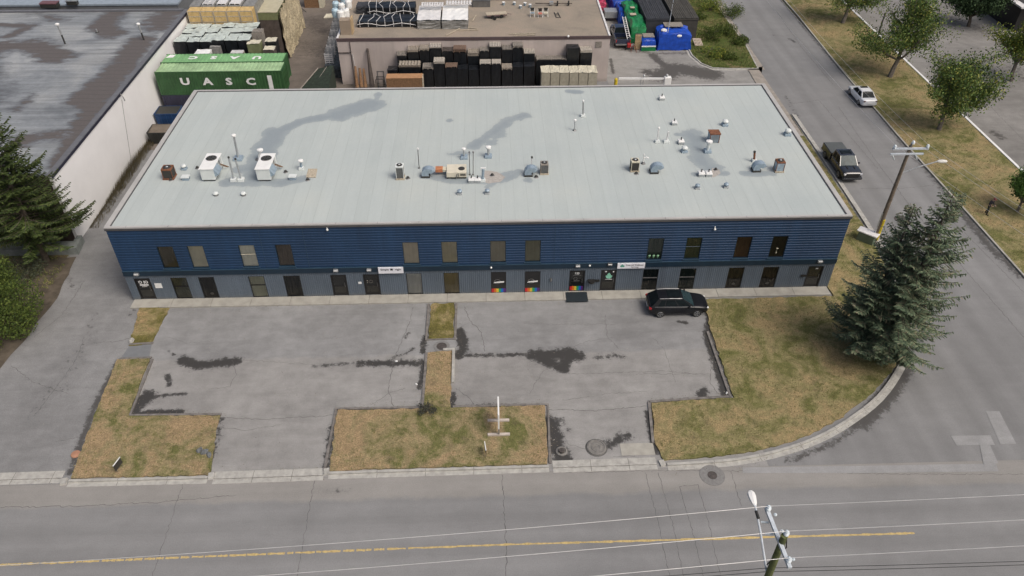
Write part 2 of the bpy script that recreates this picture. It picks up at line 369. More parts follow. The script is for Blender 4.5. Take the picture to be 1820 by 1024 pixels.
# ------------------------------------------------------------------ ground sheets
def px(pts, z=0): return [tuple(at(a, b, z)[:2]) for a, b in pts]
def seg_dist(X, Y, pts):
    D = np.full(X.shape, 1e9)
    P = pts if len(pts) > 1 else pts+pts
    for (x0, y0), (x1, y1) in zip(P[:-1], P[1:]):
        dx, dy = x1-x0, y1-y0; L = dx*dx+dy*dy+1e-9
        t = np.clip(((X-x0)*dx+(Y-y0)*dy)/L, 0, 1); D = np.minimum(D, np.hypot(X-x0-t*dx, Y-y0-t*dy))
    return D
def sheet_grid(x0, x1, y0, y1, z, res, blobs=(), wide=True):
    nx = max(1, int((x1-x0)/res)); ny = max(1, int((y1-y0)/res))
    xs = np.linspace(x0, x1, nx+1); ys = np.linspace(y0, y1, ny+1); X, Y = np.meshgrid(xs, ys)
    W = np.zeros(X.shape)
    for pts, r, s in blobs: W = np.maximum(W, s*np.clip(1.14-seg_dist(X, Y, pts)/(1.45*r), 0, 1) if wide else s*np.clip(1-seg_dist(X, Y, pts)/r, 0, 1)**0.7)
    b = MB(); b.v = [(float(a), float(c), z) for a, c in zip(X.ravel(), Y.ravel())]; n = nx+1
    b.f = [(j*n+i, j*n+i+1, (j+1)*n+i+1, (j+1)*n+i) for j in range(ny) for i in range(nx)]; b.m = [0]*len(b.f)
    b.a['wet_shade'] = W.ravel().astype(np.float32); return b
def crackline(b, pts, w=0.05, z=0.012, jit=0.12, m=1, step=0.16):
    w *= 0.62; jit = min(jit, 0.06)
    out = []
    for (x0, y0), (x1, y1) in zip(pts[:-1], pts[1:]):
        n = max(1, int(math.hypot(x1-x0, y1-y0)/step))
        for i in range(n):
            t = i/n; out.append((x0+(x1-x0)*t+random.uniform(-jit, jit), y0+(y1-y0)*t+random.uniform(-jit, jit)))
    out.append(pts[-1]); b.ribbon(out, w, z, m)

g = MB(); g.add([(-900, -500, -0.05), (1000, -500, -0.05), (1000, 1500, -0.05), (-900, 1500, -0.05)], [(0, 1, 2, 3)])
kind(g.build('ground', lawnmat('rough_ground', (0.10, 0.11, 0.045), (0.16, 0.13, 0.08), 0.5)))

# front street
b = sheet_grid(-60, 130, -28.6, -17.4, 0.0, 0.35, [
    (px([(1590, 665), (1560, 705), (1500, 765)]), 0.8, 0.9), (px([(1490, 772), (1400, 812)]), 0.35, 0.7),
    (px([(560, 870), (620, 872)]), 0.3, 0.5)])
for x_, w_ in ((px([(893, 845)])[0][0], 0.06), (px([(592, 860)])[0][0]-1.2, 0.05), (9.0, 0.04)):
    crackline(b, [(x_, -17.5), (x_+0.1, -23), (x_, -28.5)], w_, 0.004)
for a in ([(1147, 840), (1170, 930), (1190, 1024)], [(1170, 840), (1195, 930), (1215, 1024)], [(1208, 865), (1232, 950), (1250, 1024)],
          [(1240, 860), (1262, 940), (1280, 1024)], [(1300, 840), (1318, 900)], [(1208, 865), (1240, 862)]):
    crackline(b, px(a), 0.045, 0.004, 0.04)
crackline(b, px([(0, 902), (130, 900), (280, 893), (420, 880)]), 0.05, 0.004, 0.15)
crackline(b, px([(1000, 840), (1200, 836), (1400, 838), (1600, 843), (1820, 843)]), 0.04, 0.004, 0.05)
kind(b.build('front_street', [A_street, M['crack']]))
# lighter far edge band and light patched trenches lie 4 mm above the street
b = MB(); PZ = 0
for poly in ([(1775, 838), (1770, 824), (1540, 828), (1320, 831), (1320, 841), (1540, 841)], [(1752, 731), (1776, 731), (1806, 789), (1778, 790)],
             [(1690, 775), (1760, 774), (1768, 791), (1700, 792)], [(1738, 775), (1752, 775), (1774, 824), (1748, 826)]):
    zz_ = 0.012+0.004*PZ; PZ += 1; b.sheet(px(poly), zz_)
kind(b.build('road_repair_patch', asphalt('patch_asphalt', 0.275, crack=0, grain=0.12)))
# worn yellow centre line
b = MB(); x_ = -40.0
while x_ < 52.3:
    l = min(random.uniform(0.25, 1.1) if x_ < 22 else random.uniform(1.5, 3), 52.4-x_)
    y_ = -22.79+0.0149*min(max(x_, 0), 27) if x_ < 27 else -22.39
    b.ribbon([(x_+i*l/6, y_+random.uniform(-0.012, 0.012)) for i in range(7)], 0.135, 0.006)
    x_ += l+(random.uniform(0.02, 0.16) if x_ < 22 else 0.0)
kind(b.build('yellow_centre_line', mat('worn_yellow_paint', (0.46, 0.35, 0.15), 0.85, var=0.3, scale=6)))

# side street
b = sheet_grid(38.9, 71.9, -17.4, 150, 0.004, 0.4, [
    (px([(1500, 130), (1440, 60), (1390, 0)]), 0.45, 0.75), (px([(1560, 195), (1600, 250), (1700, 365)]), 0.6, 0.62),
    (px([(1700, 365), (1760, 440), (1815, 490)]), 0.8, 0.72), (px([(1580, 200), (1545, 198)]), 0.4, 0.5),
    (px([(1395, 170), (1420, 210)]), 0.35, 0.6), (px([(1500, 350), (1535, 400)]), 0.6, 0.62),
    (px([(1608, 655), (1580, 700), (1530, 752)]), 0.75, 0.95), (px([(1520, 760), (1480, 790), (1400, 820)]), 0.35, 0.7), (px([(1412, 75), (1402, 68)]), 0.3, 0.8), (px([(1375, 62)]), 0.3, 0.8)])
for a in ([(1380, 20), (1425, 85), (1480, 150)], [(1490, 190), (1560, 290), (1620, 370), (1820, 600)],
          [(1530, 335), (1600, 335), (1660, 330)], [(1400, 186), (1455, 178), (1500, 230), (1560, 300)], [(1660, 360), (1820, 520)]):
    crackline(b, px(a), 0.06, 0.009, 0.06)
kind(b.build('side_street', [A_side, M['crack']]))

# parking lots
b = sheet_grid(3.0, 45.3, -17.4, -0.9, 0.010, 0.14, [
    (px([(325, 640), (352, 650), (395, 645), (420, 642)]), 0.55, 0.9), (px([(300, 625), (320, 637)]), 0.18, 0.6),
    (px([(232, 738), (240, 718), (262, 706)]), 0.75, 1.0), (px([(250, 736), (320, 733)]), 0.4, 0.95),
    (px([(298, 668), (302, 684)]), 0.35, 0.75), (px([(270, 705), (295, 703), (330, 700)]), 0.3, 0.65),
    (px([(560, 651), (640, 645)]), 0.3, 0.62), (px([(640, 646), (700, 646), (750, 645)]), 0.45, 0.8), (px([(700, 635), (722, 628), (735, 620)]), 0.25, 0.6),
    (px([(755, 600), (752, 625)]), 0.35, 0.75), (px([(818, 590), (824, 620), (815, 632)]), 0.5, 0.95), (px([(826, 632), (880, 632), (930, 630)]), 0.32, 0.72),
    (px([(950, 632), (1000, 630), (1025, 632)]), 0.7, 1.0), (px([(965, 640), (1000, 655), (1012, 625)]), 0.6, 0.95), (px([(1060, 634), (1105, 632)]), 0.5, 0.55),
    (px([(1262, 570), (1258, 600), (1272, 640), (1290, 700)]), 0.45, 0.95), (px([(1245, 705), (1252, 695)]), 0.5, 0.85), (px([(1290, 708), (1180, 712)]), 0.3, 0.6),
    (px([(978, 750), (990, 800), (1000, 815)]), 0.7, 0.95), (px([(1155, 735), (1165, 800)]), 0.45, 0.9), (px([(1080, 790), (1115, 775)]), 0.6, 0.72),
    (px([(590, 760), (582, 830)]), 0.5, 0.65), (px([(395, 745), (375, 820)]), 0.4, 0.6), (px([(960, 722), (830, 722)]), 0.3, 0.7), (px([(600, 728), (745, 726)]), 0.25, 0.7),
    (px([(1000, 745), (1012, 765)]), 0.3, 0.6), (px([(1205, 572), (1222, 574)]), 0.25, 0.75), (px([(720, 600), (727, 590)]), 0.3, 0.6), (px([(745, 690), (752, 650)]), 0.3, 0.75),
    (px([(805, 700), (806, 735)]), 0.3, 0.8), (px([(1255, 545), (1262, 560)]), 0.6, 0.85)])
for a, w_ in (([(390, 742), (470, 746), (600, 738)], .05), ([(975, 728), (1060, 730), (1150, 722)], .06), ([(395, 760), (440, 765), (500, 755)], .04),
          ([(735, 545), (730, 570), (712, 610), (700, 640), (690, 690), (700, 725)], .05), ([(825, 545), (835, 570), (855, 590), (862, 625)], .06),
          ([(412, 640), (420, 665), (408, 688), (370, 692)], .04), ([(1075, 560), (1080, 600), (1100, 620)], .04), ([(940, 700), (965, 660), (1000, 645)], .04),
          ([(1130, 665), (1290, 665)], .04), ([(1010, 665), (1180, 660), (1240, 665)], .04), ([(930, 575), (990, 577), (1100, 576)], .03), ([(1000, 712), (1080, 700), (1150, 696)], .035),
          ([(660, 720), (690, 700), (720, 690)], .04), ([(1265, 640), (1262, 680), (1275, 700)], .05), ([(1160, 600), (1180, 620), (1200, 680)], .03),
          ([(300, 600), (330, 610), (380, 606)], .03), ([(425, 640), (560, 648)], .03), ([(810, 690), (830, 705), (845, 722)], .05), ([(1090, 600), (1040, 608), (1000, 625)], .035),
          ([(990, 745), (1010, 790), (1050, 800)], .03), ([(1118, 792), (1128, 812), (1090, 812)], .05)):
    crackline(b, px(a), w_, 0.0145)
kind(b.build('parking_lot', [A_lot, M['crack']]))
# left driveway
b = sheet_grid(-7.6, 3.0, -17.4, 24, 0.010, 0.2, [
    (px([(160, 600), (120, 660), (110, 700)]), 1.2, 0.40), (px([(90, 690), (60, 730)]), 1.0, 0.40), (px([(170, 560), (150, 600)]), 0.8, 0.38), (px([(248, 535), (232, 560)]), 0.3, 0.55),
    (px([(212, 640), (165, 730), (125, 840)]), 0.35, 0.8), (px([(225, 632), (260, 634)]), 0.3, 0.85), (px([(100, 460), (135, 520)]), 0.4, 0.5)])
for a in ([(160, 610), (200, 608), (230, 602)], [(150, 600), (135, 640), (100, 690), (60, 740)], [(100, 785), (130, 780), (150, 776)], [(20, 650), (60, 680), (120, 700)],
          [(0, 850), (110, 846)], [(60, 600), (110, 560), (150, 500)]):
    crackline(b, px(a), 0.05, 0.0145)
kind(b.build('driveway', [A_drive, M['crack']]))
# back lane, yard, far-right lot
b = sheet_grid(42.5, 61.6, 22, 75, 0.006, 0.25, [
    (px([(1175, 135), (1200, 122), (1240, 128), (1262, 132)]), 2.0, 0.95), (px([(1160, 98), (1172, 110), (1190, 122)]), 0.8, 0.85), (px([(1150, 128), (1180, 135)]), 1.2, 0.8),
    (px([(1085, 105), (1090, 130)]), 0.3, 0.8), (px([(1100, 88), (1160, 95), (1230, 95)]), 0.6, 0.6)])
kind(b.build('back_lane', [A_lane]))
b = sheet_grid(-30, 42.5, 24, 90, 0.002, 0.8, [([(3, 52), (8, 48)], 4, 0.5), ([(4, 60), (6, 56)], 3, 0.6)])
kind(b.build('yard', [A_yard]))
b = sheet_grid(80.7, 150, -40, 120, 0.0, 0.5, [
    (px([(1765, 235), (1780, 245)]), 0.8, 0.7), (px([(1740, 50), (1760, 60)]), 3, 0.55), (px([(1690, 30), (1700, 45)]), 2.5, 0.5), (px([(1800, 120), (1820, 140)]), 2, 0.55)])  # the widest mark is a tree shadow painted into the asphalt
for a in ([(1720, 140), (1770, 200), (1820, 250)], [(1700, 75), (1760, 90), (1820, 110)], [(1710, 60), (1780, 85)]): crackline(b, px(a), 0.06, 0.005)
kind(b.build('far_lot', [A_right, M['crack']]))

# ------------------------------------------------------------------ lawns with blades
def inpoly(x, y, P):
    c = False; n = len(P); j = n-1
    for i in range(n):
        if (P[i][1] > y) != (P[j][1] > y) and x < (P[j][0]-P[i][0])*(y-P[i][1])/(P[j][1]-P[i][1])+P[i][0]: c = not c
        j = i
    return c
def ragged(poly, step=0.35, j=0.07):
    out = []
    for i in range(len(poly)):
        (x0, y0), (x1, y1) = poly[i], poly[(i+1) % len(poly)]
        n = max(1, int(math.hypot(x1-x0, y1-y0)/step))
        for k in range(n):
            t = k/n; out.append((x0+(x1-x0)*t+random.uniform(-j, j), y0+(y1-y0)*t+random.uniform(-j, j)))
    return out
bladeM = leafmat('grass_blades', [(0.075, 0.085, 0.025), (0.13, 0.135, 0.04), (0.21, 0.18, 0.075), (0.31, 0.25, 0.13)])
bladeG = leafmat('green_blades', [(0.05, 0.075, 0.02), (0.09, 0.12, 0.03), (0.15, 0.15, 0.05), (0.25, 0.21, 0.10)])
def blades(poly, dens, h, m, name='grass', z=0.1):
    xs = [p[0] for p in poly]; ys = [p[1] for p in poly]; b = MB(); A = (max(xs)-min(xs))*(max(ys)-min(ys))
    for _ in range(int(A*dens)):
        x, y = random.uniform(min(xs), max(xs)), random.uniform(min(ys), max(ys))
        if mnoise.noise(Vector((x*0.5, y*0.5, 3))) < random.uniform(-0.5, 0.1) or not inpoly(x, y, poly): continue
        for k in range(3):
            a = random.uniform(0, 6.28); q = random.uniform(0.4, 1.3)*h; dx, dy = math.cos(a), math.sin(a); wd = random.uniform(0.012, 0.035)
            b.add([(x-dy*wd, y+dx*wd, z-0.02), (x+dy*wd, y-dx*wd, z-0.02), (x+dx*q*1.1, y+dy*q*1.1, z+q)], [(0, 1, 2)])
    return kind(b.build(name, m), 'stuff')
def lawn(poly, m, z=0.1, bl=26, bm=None, h=0.07):
    b = MB(); p = ragged(poly); b.prism(p, -0.02, z); kind(b.build('lawn', m)); blades(poly, bl, h, bm or bladeM, z=z)
lawn([(0.77, -1.02), (3.08, -1.02), (3.02, -5.07), (1.42, -5.2)], L_strip)
lawn([(1.1, -6.65), (3.44, -6.6), (3.72, -12.03), (9.8, -12.22), (10.45, -17.05), (1.95, -17.05)], L_front)
lawn([(23.38, -1.13), (25.2, -1.15), (25.22, -5.12), (23.4, -5.19)], L_strip)
lawn([(23.4, -6.62), (25.2, -6.5), (25.18, -11.99), (31.6, -12.0), (31.45, -16.85), (17.8, -16.95), (17.61, -11.96), (23.36, -12.03)], L_front)
KC = [(38.94, -17.04), (42.75, -16.85), (45.58, -16.36), (48.58, -15.4), (51.29, -14.0), (54.43, -11.8), (57.1, -9.0), (58.4, -7.0), (59.6, -4.2), (60.6, -0.5), (61.3, 3), (61.6, 6.47), (61.75, 12.8), (61.8, 20), (61.8, 30)]
inner = [(x-0.25*(1 if y > -9 else 0.7), y+(0.25 if y < -9 else 0)) for x, y in KC]
lawn(inner+[(61.5, 25), (59.3, 25), (59.2, 12), (55.5, 8), (55.2, 0.3), (55.3, -1.15), (44.95, -1.3), (44.6, -4), (44.55, -11.66), (38.86, -12.0), (38.45, -15.4)], L_olive)
b = MB(); b.prism([(55.25, -1.1), (59.4, 12), (59.5, 25), (55.25, 23)], -0.03, 0.05); kind(b.build('lawn', L_strip))
blades([(55.25, -1.1), (59.4, 12), (59.5, 25), (55.25, 23)], 14, 0.08, bladeM, z=0.05)
lawn([(71.95, -60), (80.6, -60), (80.6, 16), (80.7, 46), (81.0, 60), (81.2, 120), (72.5, 120), (72.3, 60), (71.75, 41), (71.65, 24), (71.85, 10)], L_olive, bl=13, h=0.09)
isl = [(61.5, 66.9), (61.9, 50), (61.4, 42.3), (55.6, 42.9), (54.5, 45.2), (54.3, 48.5), (57.5, 62), (58, 90), (61.5, 90)]
lawn(isl, lawnmat('weedy_verge', (0.085, 0.115, 0.03), (0.19, 0.16, 0.08), 0.55), bl=35, bm=bladeG, h=0.22)
b = MB(); b.sheet(ragged([(-40, -17.0), (-8.6, -17.0), (-7.4, -9), (-6.8, -6), (-6.2, 0.3), (-6.9, 5.9), (-40, 6.0)], 0.8, 0.15), 0.02)
kind(b.build('bare_soil', mat('needle_soil', (0.085, 0.07, 0.052), 0.95, var=0.45, scale=1.2, bump=0.5)))
blades([(-18, 1), (-7.3, 1), (-7.2, 6), (-18, 6)], 40, 0.15, bladeG, z=0.02)

# ------------------------------------------------------------------ kerbs, gutters, sidewalk
def strip(pts, off0, off1, z0, z1, m, b):
    P = [Vector((p[0], p[1])) for p in pts]; L, R = [], []
    for i, p in enumerate(P):
        d = (P[min(i+1, len(P)-1)]-P[max(i-1, 0)]).normalized(); n = Vector((d.y, -d.x)); L.append(p+n*off0); R.append(p+n*off1)
    n = len(P); vs = [(*q, z1) for q in L]+[(*q, z1) for q in R]+[(*q, z0) for q in L]+[(*q, z0) for q in R]
    fs = []
    for i in range(n-1):
        fs += [(i, n+i, n+i+1, i+1), (2*n+i, i, i+1, 2*n+i+1), (n+i, 3*n+i, 3*n+i+1, n+i+1)]
    fs += [(0, 2*n, 3*n, n), (n-1, 2*n-1, 4*n-1, 3*n-1)]
    b.add(vs, fs, m)
def joints(pts, off0, off1, z, b, step=3.0, m=1):
    P = [Vector((p[0], p[1])) for p in pts]; acc = 0
    for i in range(len(P)-1):
        d = P[i+1]-P[i]; L = d.length; d.normalize(); n = Vector((d.y, -d.x)); t = step-acc
        while t < L:
            c = P[i]+d*t; b.add([(*(c+n*off0-d*0.012), z), (*(c+n*off1-d*0.012), z), (*(c+n*off1+d*0.012), z), (*(c+n*off0+d*0.012), z)], [(0, 1, 2, 3)], m); t += step
        acc = (acc+L) % step
def smooth_poly(pts, k=4):
    out = []
    P = [Vector(p) for p in pts]
    for i in range(len(P)-1):
        p0, p1, p2, p3 = P[max(i-1, 0)], P[i], P[i+1], P[min(i+2, len(P)-1)]
        for j in range(k):
            t = j/k; out.append(tuple(0.5*((2*p1)+(p2-p0)*t+(2*p0-5*p1+4*p2-p3)*t*t+(3*p1-p0-3*p2+p3)*t**3)))
    out.append(tuple(P[-1])); return out
KCs = smooth_poly(KC)
for line in ([(1.95, -17.15), (10.4, -17.15)], [(17.8, -17.05), (31.5, -16.95)], KCs, [(71.85, 10), (71.65, 24), (71.75, 41), (72.3, 60), (72.5, 120)][::-1],
             [(71.95, -60), (71.95, 0), (71.85, 10)][::-1], [(61.9, 50), (61.4, 42.3), (58, 42.35), (56.0, 42.6), (54.9, 44), (54.3, 46.5), (54.3, 48.5)][::-1], [(61.55, 66.9), (61.85, 50)][::-1]):
    b = MB(); strip(line, 0.0, 0.17, -0.05, 0.13, 0, b)
    far = line[0][0] > 60 and line[0][1] > 20 or line[0][0] > 71
    if not far: strip(line, 0.17, 0.5, -0.05, 0.018, 0, b); joints(line, 0.0, 0.172, 0.134, b); joints(line, 0.18, 0.5, 0.022, b)
    kind(b.build('kerb', [M['kerb'] if not far else M['concrete'], M['joint']]))
b = MB()      # dropped kerbs across the drive entries
for x0, x1, y0 in ((-40, 1.4, -17.25), (10.75, 17.5, -17.2), (31.75, 38.3, -17.0)):
    strip([(x0, y0), (x1, y0+0.01*(x1-x0))], -0.42, 0.12, -0.05, 0.035, 0, b); strip([(x0, y0), (x1, y0+0.01*(x1-x0))], 0.12, 0.5, -0.05, 0.02, 0, b)
    joints([(x0, y0), (x1, y0+0.01*(x1-x0))], -0.42, 0.5, 0.039, b, 2.4)
    crackline(b, [(x0, y0-0.14), (x1, y0+0.01*(x1-x0)-0.14)], 0.05, 0.039, 0.02)
for x_, y_ in ((1.65, -17.35), (10.58, -17.2), (17.65, -17.1), (38.65, -17.1)): b.obox((x_, y_+0.1, 0.05), (0.42, 0.5, 0.18), (0, 0, 0.2), 0, 0.8)
kind(b.build('driveway_apron', [M['kerb'], M['joint']]))
b = MB(); b.box((36.2, -16.3, -0.02), (38.35, -15.35, 0.03)); kind(b.build('concrete_pad', M['concrete']))
# thin asphalt / concrete edgings of the islands
b = MB()
for line in ([(25.27, -6.5), (25.3, -9.7)], [(24.5, -6.42), (25.35, -6.4)]): strip(line, -0.1, 0.09, -0.02, 0.2, 1, b)
for line in ([(3.1, -5.0), (1.4, -5.12)], [(1.3, -6.6), (3.5, -6.55)], [(3.6, -6.7), (3.85, -12.0), (9.9, -12.1)], [(25.35, -11.9), (31.8, -11.9), (31.6, -16.8)],
             [(17.5, -16.9), (17.5, -11.85), (23.3, -11.9)], [(23.3, -11.9), (23.3, -6.6)], [(38.7, -11.85), (44.3, -11.55)], [(38.35, -15.4), (38.7, -11.85)], [(44.3, -5), (44.35, -11.6)],
             [(25.35, -1.2), (25.35, -5.2), (23.2, -5.25), (23.2, -1.2)]):
    strip(line, -0.09, 0.09, -0.02, 0.11, 0, b)
kind(b.build('island_edging', [mat('old_edging', (0.16, 0.15, 0.14), 0.95, var=0.35, scale=3), M['kerb']]))
b = MB(); b.sheet([(1.42, -5.2), (3.02, -5.1), (3.3, -6.5), (1.29, -6.5)], 0.03); kind(b.build('drain_pad', M['sidewall']))
b = MB(); x_ = 0.05
for i in range(18):
    x2 = min(x_+3.07, 55.1); z_ = 0.12+random.uniform(-0.006, 0.006); b.box((x_+0.012, -1.02, -0.05), (x2-0.012, -0.005, z_)); x_ = x2
b.box((0.05, -1.0, -0.05), (55.1, -0.01, 0.08), 1)
kind(b.build('sidewalk', [M['concrete'], M['joint']]))
b = MB(); b.box((80.62, 17.0, -0.02), (80.9, 110, 0.16)); b.box((80.62, -60, -0.02), (80.9, 8, 0.16)); kind(b.build('kerb', M['white']))
b = MB(); b.sheet(ragged([(60.0, 42), (61.5, 36), (61.8, 67), (62.5, 67), (62.3, 42)], 1, 0.05), 0.02)
b.prism([(59.6, 25), (61.55, 25), (61.5, 41.8), (60.2, 41.8)], -0.02, 0.09); kind(b.build('lane_footpath', mat('tan_concrete', (0.27, 0.245, 0.215), 0.9, var=0.2, scale=1.5, bump=0.2)))

random.seed(77); b = MB()
for line, n_ in (([(-7.5, -16.9), (1.3, -16.9)], 120), ([(10.6, -16.9), (17.4, -16.9)], 140), ([(3.6, -6.8), (3.95, -11.9), (9.8, -12.0)], 260), ([(44.2, -5), (44.25, -11.4), (39, -11.8)], 300), ([(23.2, -1.5), (23.2, -11.8), (17.6, -11.8)], 260), ([(25.5, -1.5), (25.5, -11.8), (31.8, -11.8), (31.9, -16.6)], 320),
                 ([(72.0, 60), (71.4, 24), (71.6, 0)], 700), ([(3, -1.3), (44, -1.3)], 260), (KC, 500), ([(3, -8), (44, -8)], 300)):
    for _ in range(n_):
        k = random.randrange(len(line)-1); t_ = random.random(); sp = 5 if line[0] == (3, -8) else 0.3
        x = line[k][0]+(line[k+1][0]-line[k][0])*t_+random.gauss(0, sp if sp > 1 else 0.25); y = line[k][1]+(line[k+1][1]-line[k][1])*t_+random.gauss(0, 0.25 if sp < 1 else 3)
        if line is KC: x += 0.45; y -= 0.4
        r = random.uniform(0.012, 0.045); a = random.uniform(0, 6.28)
        b.add([(x+r*math.cos(a+q*1.57)*(1 if q % 2 else 0.6), y+r*math.sin(a+q*1.57)*(1 if q % 2 else 0.6), 0.026+random.random()*0.01) for q in range(4)], [(0, 1, 2, 3)])
kind(b.build('grit_and_leaves', leafmat('grit', [(0.05, 0.045, 0.04), (0.12, 0.10, 0.07), (0.22, 0.19, 0.14), (0.40, 0.38, 0.34)])), 'stuff')

# ------------------------------------------------------------------ main building
BW, BD, BH = 55.19, 22.93, 7.0
def streak(m, k=0.12):
    t = NT(m); src = t.b.inputs['Base Color'].links[0].from_socket; v = t.coord()
    c = t.mix(1.0, src, t.ramp(t.noise(t.mp(v, (2.2, 1, 0.12)), 1.0, 5, 0.7), [(0.3, 1-k), (0.7, 1+k)]), 'MULTIPLY')
    sz = t.new('ShaderNodeSeparateXYZ'); t.lk(v, sz.inputs[0]); f = t.math('ADD', sz.outputs[2], t.math('MULTIPLY', t.noise(v, 1.1, 5, 0.7), 0.5))
    c = t.mix(t.ramp(t.math('MULTIPLY', f, 0.5), [(0.18, 0.35), (0.36, 0.0)]), c, (0.16, 0.15, 0.13))
    wn = t.new('ShaderNodeTexWhiteNoise', noise_dimensions='1D'); sx = t.new('ShaderNodeSeparateXYZ'); t.lk(v, sx.inputs[0]); t.lk(t.math('FLOOR', t.math('MULTIPLY', sx.outputs[0], 0.31)), wn.inputs['W'])
    c = t.mix(1.0, c, t.ramp(wn.outputs['Value'], [(0, 0.94), (1, 1.06)]), 'MULTIPLY'); t.lk(c, t.b.inputs['Base Color'])
streak(M['blue'], 0.14); streak(M['grey'], 0.10); streak(M['band'], 0.12); streak(M['tanwall'], 0.06)
bld = thing('office_building', 'long two storey building with navy upper cladding, grey lower cladding and flat pale roof', 'building', (0, 0, 0))
UP = [(3.2, 4.4), (5.43, 6.63), (9.22, 10.42), (11.95, 13.15), (21.45, 22.65), (24.38, 25.58), (28.07, 29.27), (30.73, 31.93), (40.13, 41.33), (43.05, 44.25), (46.9, 48.1), (49.66, 50.86)]
LO = [(0.6, 1.82), (3.4, 4.6), (5.52, 6.72), (9.34, 10.54), (12.02, 13.3), (15.64, 16.86), (18.15, 19.39), (21.49, 22.68), (24.4, 25.59), (28.09, 29.29), (30.75, 31.97), (34.26, 35.48), (36.73, 37.96), (40.06, 41.27), (42.99, 44.24), (46.82, 48.06), (49.56, 50.8), (53.15, 54.37)]
UZ = (3.14, 5.2); LZ = (0.12, 2.22)
def profile(t, pitch, d, t0, t1):
    """trapezoid rib break points between t0 and t1"""
    ks = [t0]; k = math.floor(t0/pitch)
    while k*pitch < t1:
        for f in (0.0, 0.55, 0.65, 0.9):
            q = (k+f)*pitch
            if t0 < q < t1: ks.append(q)
        k += 1
    ks.append(t1); out = []
    for q in ks:
        f = (q/pitch) % 1.0
        dep = d if f < 0.55 else d*(0.65-f)/0.1 if f < 0.65 else 0 if f < 0.9 else d*(f-0.9)/0.1
        out.append((q, -dep))
    return out
def cell(b, x0, x1, z0, z1, horiz, pitch, d):
    if x1-x0 < 1e-3 or z1-z0 < 1e-3: return
    if horiz:
        P = profile(0, pitch, d, z0, z1); vs = [(x0, y, z) for z, y in P]+[(x1, y, z) for z, y in P]
    else:
        P = profile(0, pitch, d, x0, x1); vs = [(x, y, z1) for x, y in P]+[(x, y, z0) for x, y in P]
    n = len(P); b.add(vs, [(i, n+i, n+i+1, i+1) for i in range(n-1)])
def facade(b, z0, z1, ops, oz, horiz, pitch, d):
    x = 0.0
    for a, c in ops:
        cell(b, x, a, z0, z1, horiz, pitch, d); cell(b, a, c, z0, oz[0], horiz, pitch, d); cell(b, a, c, oz[1], z1, horiz, pitch, d); x = c
    cell(b, x, BW, z0, z1, horiz, pitch, d)
b = MB(); facade(b, 2.95, 6.93, UP, UZ, True, 0.235, 0.022)
for sx in (11.0, 14.22, 33.0): b.box((sx-0.012, -0.034, 3.0), (sx+0.012, -0.023, 6.9), 1)
b.build('upper_cladding', [M['blue'], M['bandtop']], bld)
b = MB(); facade(b, 0.1, 2.55, LO, LZ, False, 0.16, 0.02); b.build('lower_cladding', M['grey'], bld)
b = MB()
for x0, x1 in ((0, 0.12), (BW-0.12, BW)): b.box((x0, 0.004, 0), (x1, BD, 6.9))
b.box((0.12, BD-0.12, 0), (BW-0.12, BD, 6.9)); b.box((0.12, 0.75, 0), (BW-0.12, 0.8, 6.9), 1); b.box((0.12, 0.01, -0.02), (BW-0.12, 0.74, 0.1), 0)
b.build('wall', [M['sidewall'], M['dark']], bld)
b = MB(); b.box((0.0, -0.10, 2.5), (BW, 0.0, 2.93)); b.box((-0.005, -0.115, 2.93), (BW+0.005, 0.0, 2.965), 1); b.build('fascia', [M['band'], M['bandtop']], bld)
# roof with ponding stains
def P7(l): return [tuple(at(a, c, 6.93)[:2]) for a, c in l]
rb = sheet_grid(0.2, BW-0.2, 0.2, BD-0.2, 6.93, 0.15, [
    (P7([(455, 320), (470, 265), (490, 235)]), 1.6, 0.9), (P7([(490, 235), (540, 215), (600, 205)]), 1.0, 0.85), (P7([(600, 205), (660, 185)]), 1.9, 0.9), (P7([(670, 175), (672, 168)]), 0.8, 0.6),
    (P7([(400, 325), (500, 325), (540, 318)]), 0.9, 0.75), (P7([(430, 300), (480, 300)]), 1.3, 0.7), (P7([(840, 260), (880, 235), (900, 215), (935, 205)]), 1.1, 0.68), (P7([(870, 255), (890, 235)]), 1.2, 0.55),
    (P7([(800, 275), (830, 272)]), 1.0, 0.5), (P7([(800, 215)]), 0.7, 0.6), (P7([(755, 312), (800, 320), (850, 322)]), 0.8, 0.75), (P7([(860, 325), (900, 318)]), 0.7, 0.6), (P7([(850, 318), (925, 305), (870, 330)]), 0.9, 0.55),
    (P7([(940, 320)]), 0.7, 0.7), (P7([(1230, 240), (1250, 290), (1265, 300)]), 1.7, 0.72), (P7([(1205, 240), (1240, 242)]), 0.7, 0.6), (P7([(1235, 310), (1290, 308)]), 0.7, 0.7),
    (P7([(1325, 308), (1370, 308)]), 0.8, 0.7), (P7([(1010, 163), (1030, 164)]), 0.7, 0.7), (P7([(300, 315), (330, 320)]), 0.6, 0.4)], wide=False)
m, t = newmat('roof_membrane'); v = t.coord(); sx = t.new('ShaderNodeSeparateXYZ'); t.lk(v, sx.inputs[0])
big = t.noise(v, 0.15, 5, 0.6); c = t.ramp(big, [(0.3, (0.385, 0.43, 0.43)), (0.55, (0.415, 0.458, 0.45)), (0.75, (0.44, 0.475, 0.455))])
xx = t.math('ADD', sx.outputs[0], t.math('MULTIPLY', t.noise(v, 0.5, 2), 0.05))
st = t.math('FRACT', t.math('MULTIPLY', xx, 1.0)); wn = t.new('ShaderNodeTexWhiteNoise', noise_dimensions='1D'); t.lk(t.math('FLOOR', xx), wn.inputs['W'])
c = t.mix(1.0, c, t.ramp(wn.outputs['Value'], [(0, 0.975), (1, 1.018)]), 'MULTIPLY')
